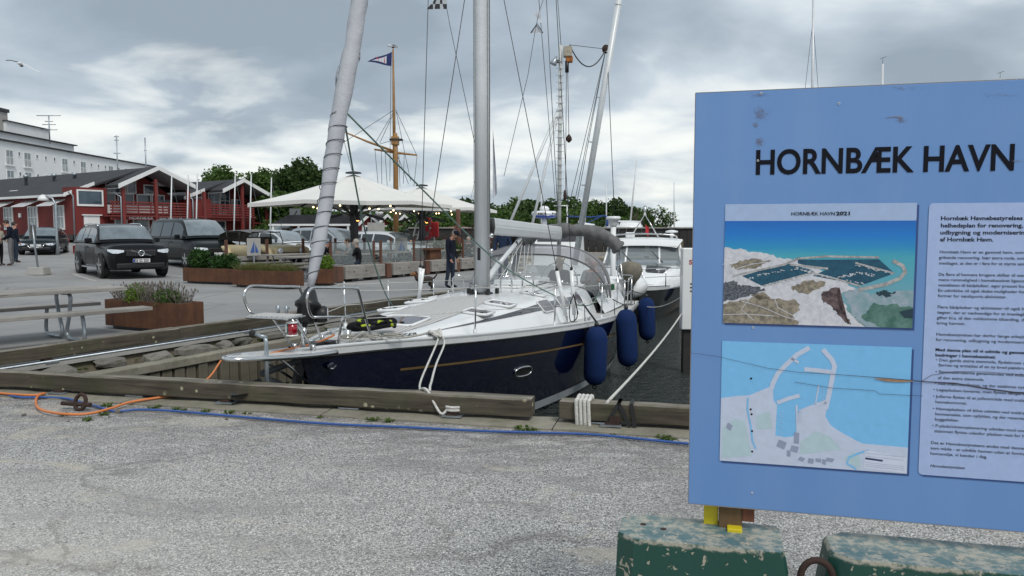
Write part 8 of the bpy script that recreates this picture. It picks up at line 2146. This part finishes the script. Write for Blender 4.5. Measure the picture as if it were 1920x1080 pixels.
for x0, y0, x1, y1 in ((739, 206, 640, 270), (740, 206, 705, 266), (741, 206, 712, 268), (742, 206, 781, 290), (743, 210, 770, 340), (782, 292, 776, 350), (703, 281, 709, 345), (715, 284, 716, 345), (722, 285, 726, 348), (744, 288, 766, 345), (758, 290, 756, 345), (740, 262, 712, 270), (640, 246, 660, 320), (733, 120, 731, 340), (748, 288, 750, 350)):
    mb = MB(); mb.tube([f_(x0, y0), f_(x1, y1)], .014, 4); mb.build('rigging', M['wire'], t)
M['pennantblue'] = pm('navy_pennant_cloth', (.02, .03, .12), .8, var=.25, vs=4)
fl = thing('pennant', 'navy blue club pennant with white panel and red letters atop the flagpole', 'flag', tuple(rayp(735, 97, 43.9)))
FO = V(*fl.location); g_ = lambda px, py: rayp(px, py, 43.9) - FO
def pf_(u, v): return g_(735, 97).lerp(g_(734, 124), v).lerp(g_(688, 115), u) + V(0, .10 * sin(u * 7), 0)
mb = MB(); mb.grid(pf_, 14, 5); mb.build('cloth', M['pennantblue'], fl)
mb = MB(); mb.grid(lambda u, v: pf_(lerp(.22, .78, u), lerp(.5 - .30 * (1 - u) - .05, .5 + .30 * (1 - u) + .05, v)) + V(0, -.02, 0), 10, 3); mb.build('white_panel', M['flagw'], fl)
for i, ch in enumerate('HBK'): p = pf_(.26 + .13 * i, .80 - .06 * i) + V(0, -.035, 0); text('letter', ch, .42 - .07 * i, M['ringred'], fl, frame(tuple(p + V(.0, 0, .04)), (-1, 0, -.12), (-.1, 0, 1)), bold=.02, ext=.004)
# gulls
def gull(label, p, wings, head_dir, s_=1.0):
    t = thing('gull', label, 'bird', tuple(p)); mb = MB(); h = V(*head_dir).normalized()
    mb.tube([h * -.30 * s_, h * -.16 * s_, V(0, 0, 0), h * .14 * s_, h * .22 * s_, h * .27 * s_, h * .33 * s_], [.012 * s_, .05 * s_, .075 * s_, .06 * s_, .05 * s_, .04 * s_, .008 * s_], 10); mb.build('body', M['white_gel'] if wings else M['flagw'], t)
    if wings:
        for k, w in enumerate(wings):
            P = [V(0, 0, .03)] + [V(*q) for q in w]; mb = MB(); ch = [.16, .17, .12, .03]
            mb.loft([[p_ + h * c * .5 * s_, p_ + h * c * .1 * s_ + V(0, 0, .02), p_ - h * c * .5 * s_, p_ + h * c * .1 * s_ - V(0, 0, .006)] for p_, c in zip(P, ch)], cap=True); mb.build('wing', (M['canvas_grey'], M['white_gel'])[k], t)
        mb = MB(); mb.ball(tuple(h * .25 * s_), .045 * s_, 8, 6); mb.build('head', M['hair_dark'], t)
        mb = MB(); mb.ball(tuple(h * -.2 * s_ + V(0, 0, -.06)), (.05, .05, .03), 8, 6); mb.build('tail', M['canvas_grey'], t)
    else:
        mb = MB(); mb.tube([V(0, 0, -.05), V(0, 0, -.16)], .01, 4); mb.build('leg', M['cable'], t); mb = MB(); mb.tube([h * -.32 + V(0, 0, .0), h * -.05 + V(0, -.05, .05), h * .1 + V(0, -.05, .03)], [.01, .06, .02], 6); mb.build('wing', M['grey_cloth'], t)
p = rayp(38, 119, 22); f2 = lambda px, py: rayp(px, py, 22) - p
gull('gull gliding with spread wings in the sky at far left', p, ([f2(30, 116), f2(20, 113.5), f2(11, 113.5)], [f2(52, 124), f2(65, 132), f2(78, 138)]), (.35, -.9, -.15), .8)
p = rayp(737, 87, 44); gull('gull perched on top of the flagpole', p, None, (-.9, -.3, .12), 1.1)
# ================================================================== people
def person(label, loc, rz, J, h=1.75, mats=None, hair='hair_grey', cap=None, group=None, sit=False, fingers=True):
    """J overrides joint positions (metres, figure facing -y, for a 1.75 m adult); one continuous skinned body, coloured by region"""
    j = dict(pel=(0, 0, .95), spine=(0, .0, 1.15), chest=(0, 0, 1.34), neck=(0, .0, 1.47), head=(0, -.01, 1.58), crown=(0, -.005, 1.70),
             shl=(.17, 0, 1.40), ell=(.23, .02, 1.13), wrl=(.24, -.05, .88), hal=(.24, -.07, .80), shr=(-.17, 0, 1.40), elr=(-.23, .02, 1.13), wrr=(-.24, -.05, .88), har=(-.24, -.07, .80),
             hil=(.09, 0, .92), knl=(.10, -.01, .50), anl=(.10, .02, .09), tol=(.11, -.14, .035), hir=(-.09, 0, .92), knr=(-.10, -.01, .50), anr=(-.10, .02, .09), tor=(-.11, -.14, .035))
    j.update(J); face = j.pop('face', (0, -1, 0))
    m_ = dict(top='navy_cloth', leg='jeans', skin='skin', shoe='shoe'); m_.update(mats or {})
    R = dict(pel=.145, spine=.14, chest=.155, neck=.058, head=.082, crown=.070, shl=.075, ell=.052, wrl=.036, hal=.036, shr=.075, elr=.052, wrr=.036, har=.036, hil=.095, knl=.068, anl=.045, tol=.036, hir=.095, knr=.068, anr=.045, tor=.036)
    ED = [('pel', 'spine'), ('spine', 'chest'), ('chest', 'neck'), ('neck', 'head'), ('head', 'crown'), ('chest', 'shl'), ('shl', 'ell'), ('ell', 'wrl'), ('wrl', 'hal'), ('chest', 'shr'), ('shr', 'elr'), ('elr', 'wrr'), ('wrr', 'har'), ('pel', 'hil'), ('hil', 'knl'), ('knl', 'anl'), ('anl', 'tol'), ('pel', 'hir'), ('hir', 'knr'), ('knr', 'anr'), ('anr', 'tor')]
    names = list(j); s_ = h / 1.75
    me = bpy.data.meshes.new('b'); me.from_pydata([V(*j[n]) * s_ for n in names], [(names.index(a), names.index(b)) for a, b in ED], []); o = bpy.data.objects.new('b', me); C.objects.link(o)
    sk = o.modifiers.new('s', 'SKIN'); sv = me.skin_vertices[0].data
    for i, n in enumerate(names):
        r = R[n] * s_; sv[i].radius = (r, r * (.72 if n in ('pel', 'spine', 'chest') else 1)); sv[i].use_root = (n == 'pel')
    ss = o.modifiers.new('u', 'SUBSURF'); ss.levels = 1; ss.render_levels = 1
    dg = bpy.context.evaluated_depsgraph_get(); dg.update(); bm = bpy.data.meshes.new_from_object(o.evaluated_get(dg)); bpy.data.objects.remove(o)
    seg = [(V(*j[a]) * s_, V(*j[b]) * s_, a, b) for a, b in ED]
    def reg(p):
        best = None
        for a, b, na, nb_ in seg:
            ab = b - a; t = max(0, min(1, (p - a).dot(ab) / ab.length_squared)); d = (p - a - ab * t).length - R[na] * .5
            if best is None or d < best[0]: best = (d, nb_, t)
        n = best[1]
        if n in ('head', 'crown', 'hal', 'har') or (n == 'neck' and best[2] > .75): return 2
        if n in ('knl', 'knr', 'anl', 'anr', 'hil', 'hir'): return 1
        if n in ('tol', 'tor'): return 3
        return 0
    bm.materials.clear()
    for k in ('top', 'leg', 'skin', 'shoe'): bm.materials.append(M[m_[k]])
    for p in bm.polygons: p.material_index = reg(p.center); p.use_smooth = True
    t = thing('person', label, 'person', tuple(loc), rz, group); bm.name = 'body'; b = bpy.data.objects.new('body', bm); C.objects.link(b); b.parent = t
    hd = V(*j['head']) * s_; cr = V(*j['crown']) * s_; up = (cr - hd).normalized(); fw = V(*face); fw = (fw - up * fw.dot(up)).normalized(); rt = up.cross(fw)
    Mh = Matrix((rt, -fw, up)).transposed()
    c = hd + up * .055 * s_
    if hair: mb = MB(); mb.ball(tuple(c - fw * .018 + up * .025), (.088 * s_, .10 * s_, .095 * s_), 12, 8, M=Mh); mb.build('hair', M[hair], t)
    mb = MB(); mb.ball(tuple(c + fw * .098 * s_ - up * .012), (.014, .02, .02), 6, 4, M=Mh)
    for sd in (1, -1): mb.ball(tuple(c + rt * sd * .082 * s_ - up * .012), (.010, .02, .03), 6, 4, M=Mh)
    mb.ball(tuple(c + fw * .055 * s_ - up * .02), (.062 * s_, .042 * s_, .075 * s_), 10, 6, M=Mh)
    for v in b.data.polygons[:0]: pass
    mb.build('face', M[m_['skin']], t)
    mb = MB()
    for sd in (1, -1): mb.ball(tuple(c + fw * .092 * s_ + rt * sd * .03 + up * .01), (.010, .006, .006), 6, 4, M=Mh)
    mb.box(tuple(c + fw * .094 * s_ - up * .055), (.04, .006, .006), M=Mh); mb.build('eyes_and_mouth', M['hair_dark'], t)
    if cap:
        mb = MB(); mb.ball(tuple(c + up * .045), (.098 * s_, .108 * s_, .075 * s_), 12, 8, M=Mh); mb.box(tuple(c + fw * .12 * s_ + up * .035), (.14, .11, .012), M=Mh); mb.build('cap', M[cap], t)
    for sfx, sd in (('l', 1), ('r', -1)):
        w = V(*j['wr' + sfx]) * s_; hnd = V(*j['ha' + sfx]) * s_; d = (hnd - w).normalized(); side = d.cross(fw if abs(d.dot(fw)) < .9 else V(0, 0, 1)).normalized(); bend = side.cross(d)
        for k in range(4):
            mb = MB(); p0 = w.lerp(hnd, .7) + side * (k - 1.5) * .019; Lk = (.062, .072, .068, .054)[k]; mb.tube([p0, p0 + d * Lk * .6 + bend * .004, p0 + d * Lk * 1.05 + bend * .022], [.0105, .0095, .007], 6); mb.build('finger', M[m_['skin']], t)
        mb = MB(); p0 = w.lerp(hnd, .35) + side * .03; mb.tube([p0, p0 + d * .035 + side * .018 + bend * .01, p0 + d * .06 + side * .02 + bend * .02], [.012, .011, .008], 6); mb.build('thumb', M[m_['skin']], t)
    return t
def pg(px, d): p = rayp(px, 430, d); p.z = gz(p.x, p.y); return p
# man standing on the quay, looking down to the right at his dog
person('man in navy jacket and dark cap standing on the quay looking down', pg(845, 21.0), 1.15, dict(neck=(0, -.06, 1.46), head=(0, -.13, 1.54), crown=(0, -.19, 1.645), chest=(0, -.02, 1.34), face=(0, -.8, -.55), ell=(.22, .0, 1.12), wrl=(.19, -.10, .88), hal=(.18, -.13, .80), elr=(-.22, .0, 1.12), wrr=(-.2, -.1, .88), har=(-.19, -.13, .80), anr=(-.12, .10, .09), tor=(-.13, -.06, .035), knr=(-.11, .03, .5)), 1.62, dict(shoe='black_cloth'), cap='navy_cloth')
dg0 = pg(796, 20.0); t = thing('dog', 'small brown and black dog on the quay between the white shroud covers', 'dog', tuple(dg0), .5)
mb = MB(); mb.tube([V(.22, 0, .30), V(.12, 0, .31), V(-.1, 0, .29), V(-.2, 0, .34), V(-.25, 0, .42)], [.05, .085, .095, .075, .05], 10); mb.build('body', M['hair_dark'], t)
mb = MB(); mb.tube([V(-.23, 0, .40), V(-.27, 0, .47), V(-.36, 0, .45), V(-.41, 0, .43)], [.05, .065, .04, .022], 9); mb.build('head', pm('brown_fur', (.20, .09, .04), .9), t)
for sd in (1, -1):
    mb = MB(); mb.tube([V(-.26, sd * .04, .52), V(-.25, sd * .07, .46)], [.03, .012], 6); mb.build('ear', M['hair_dark'], t)
    mb = MB(); mb.tube([V(-.14, sd * .06, .25), V(-.15, sd * .06, .12), V(-.15, sd * .06, .02), V(-.18, sd * .06, .015)], [.04, .024, .02, .022], 7); mb.build('leg', M['hair_dark'], t)
    mb = MB(); mb.tube([V(.18, sd * .06, .26), V(.14, sd * .06, .17), V(.21, sd * .06, .10), V(.19, sd * .06, .02), V(.16, sd * .06, .015)], [.05, .034, .022, .02, .022], 7); mb.build('leg', M['hair_dark'], t)
mb = MB(); mb.tube([V(.24, 0, .32), V(.33, 0, .42), V(.34, 0, .50)], [.022, .018, .01], 6); mb.build('tail', M['hair_dark'], t)
# pair of pedestrians at the left edge
person('man in dark padded vest with grey sleeves, head bowed, at the left edge', pg(19, 30), -1.2, dict(neck=(0, -.05, 1.47), head=(0, -.11, 1.56), crown=(0, -.15, 1.67), face=(0, -.8, -.5), ell=(.22, -.02, 1.14), wrl=(.14, -.24, 1.0), hal=(.10, -.31, 1.0), elr=(-.23, -.02, 1.14), wrr=(-.15, -.24, 1.0), har=(-.11, -.31, 1.0)), 1.80, dict(leg='canvas_grey'), hair='hair_dark')
person('white haired person in dark clothes cut off by the left edge', pg(-3, 30), 1.5, dict(wrl=(.12, -.26, 1.02), hal=(.08, -.32, 1.03), ell=(.22, -.05, 1.12)), 1.62, dict(top='cream_cloth', leg='black_cloth'), hair='hair_blond')
person('dark haired passer-by half hidden behind the man in the vest', pg(27, 32.5), 2.6, dict(), 1.72, dict(top='navy_cloth'), hair='hair_dark')
# people on the quay behind the mast
person('man in dark blue jacket holding a pale bag behind the boom', pg(943, 24.2), -.25, dict(face=(.1, -.9, -.45), neck=(0, -.04, 1.47), head=(0, -.09, 1.57), crown=(0, -.12, 1.68), ell=(.26, -.02, 1.14), wrl=(.22, -.2, 1.02), hal=(.19, -.26, 1.0), elr=(-.25, -.02, 1.14), wrr=(-.26, -.12, .95), har=(-.26, -.16, .88)), 1.74, dict(top='blue_cloth'))
person('person in grey jacket almost hidden by the main mast', pg(898, 23.2), 1.3, dict(), 1.74, dict(top='grey_cloth'))
person('person in dark clothes reaching out beside the man in the blue jacket', pg(966, 26.0), .9, dict(ell=(.3, -.05, 1.2), wrl=(.3, -.3, 1.12), hal=(.3, -.38, 1.1)), 1.7, dict(top='black_cloth'), hair='hair_dark')
SIT = dict(pel=(0, .08, .50), spine=(0, .08, .70), chest=(0, .03, .90), neck=(0, 0, 1.03), head=(0, -.03, 1.14), crown=(0, -.03, 1.26), shl=(.17, .03, .96), shr=(-.17, .03, .96), hil=(.10, .04, .50), knl=(.13, -.38, .50), anl=(.13, -.34, .09), tol=(.13, -.5, .04), hir=(-.10, .04, .50), knr=(-.13, -.38, .50), anr=(-.13, -.34, .09), tor=(-.13, -.5, .04),
           ell=(.24, -.08, .76), wrl=(.12, -.28, .82), hal=(.08, -.35, .84), elr=(-.24, -.08, .76), wrr=(-.12, -.28, .82), har=(-.08, -.35, .84))
def sit(label, px, d, rz, mats, hair, extra=None, z=None):
    J = dict(SIT); J.update(extra or {}); p = pg(px, d)
    if z is not None: p.z = z
    return person(label, p, rz, J, 1.75, mats, hair)
sit('woman in black raising both hands to her mouth at a terrace table', 605, 25.8, 1.0, dict(top='black_cloth'), 'hair_dark', dict(wrl=(.07, -.2, 1.02), hal=(.03, -.22, 1.10), wrr=(-.07, -.2, 1.02), har=(-.03, -.22, 1.10), ell=(.2, -.16, .80), elr=(-.2, -.16, .80)))
sit('dark haired man in grey seated opposite her behind the glass', 652, 26.6, -1.2, dict(top='grey_cloth'), 'hair_dark')
sit('diner in dark clothes seated near the rusty steel bin', 668, 25.2, -1.6, dict(top='black_cloth'), 'hair_grey')
sit('diner with red face seated behind the standing man', 878, 33, .4, dict(top='black_cloth'), 'hair_grey')
# sailors in the cockpit
person('sailor with short blond hair sitting in the yacht cockpit seen from behind', bw(.25, 9.05, -.28), -BH + 3.4, {k: v for k, v in SIT.items()}, 1.75, dict(top='blue_cloth'), 'hair_blond')
person('second sailor bent forward in the yacht cockpit behind the hood window', bw(.85, 9.5, -.28), -BH + .3, {k: v for k, v in SIT.items()}, 1.72, dict(top='grey_cloth'), 'hair_grey')
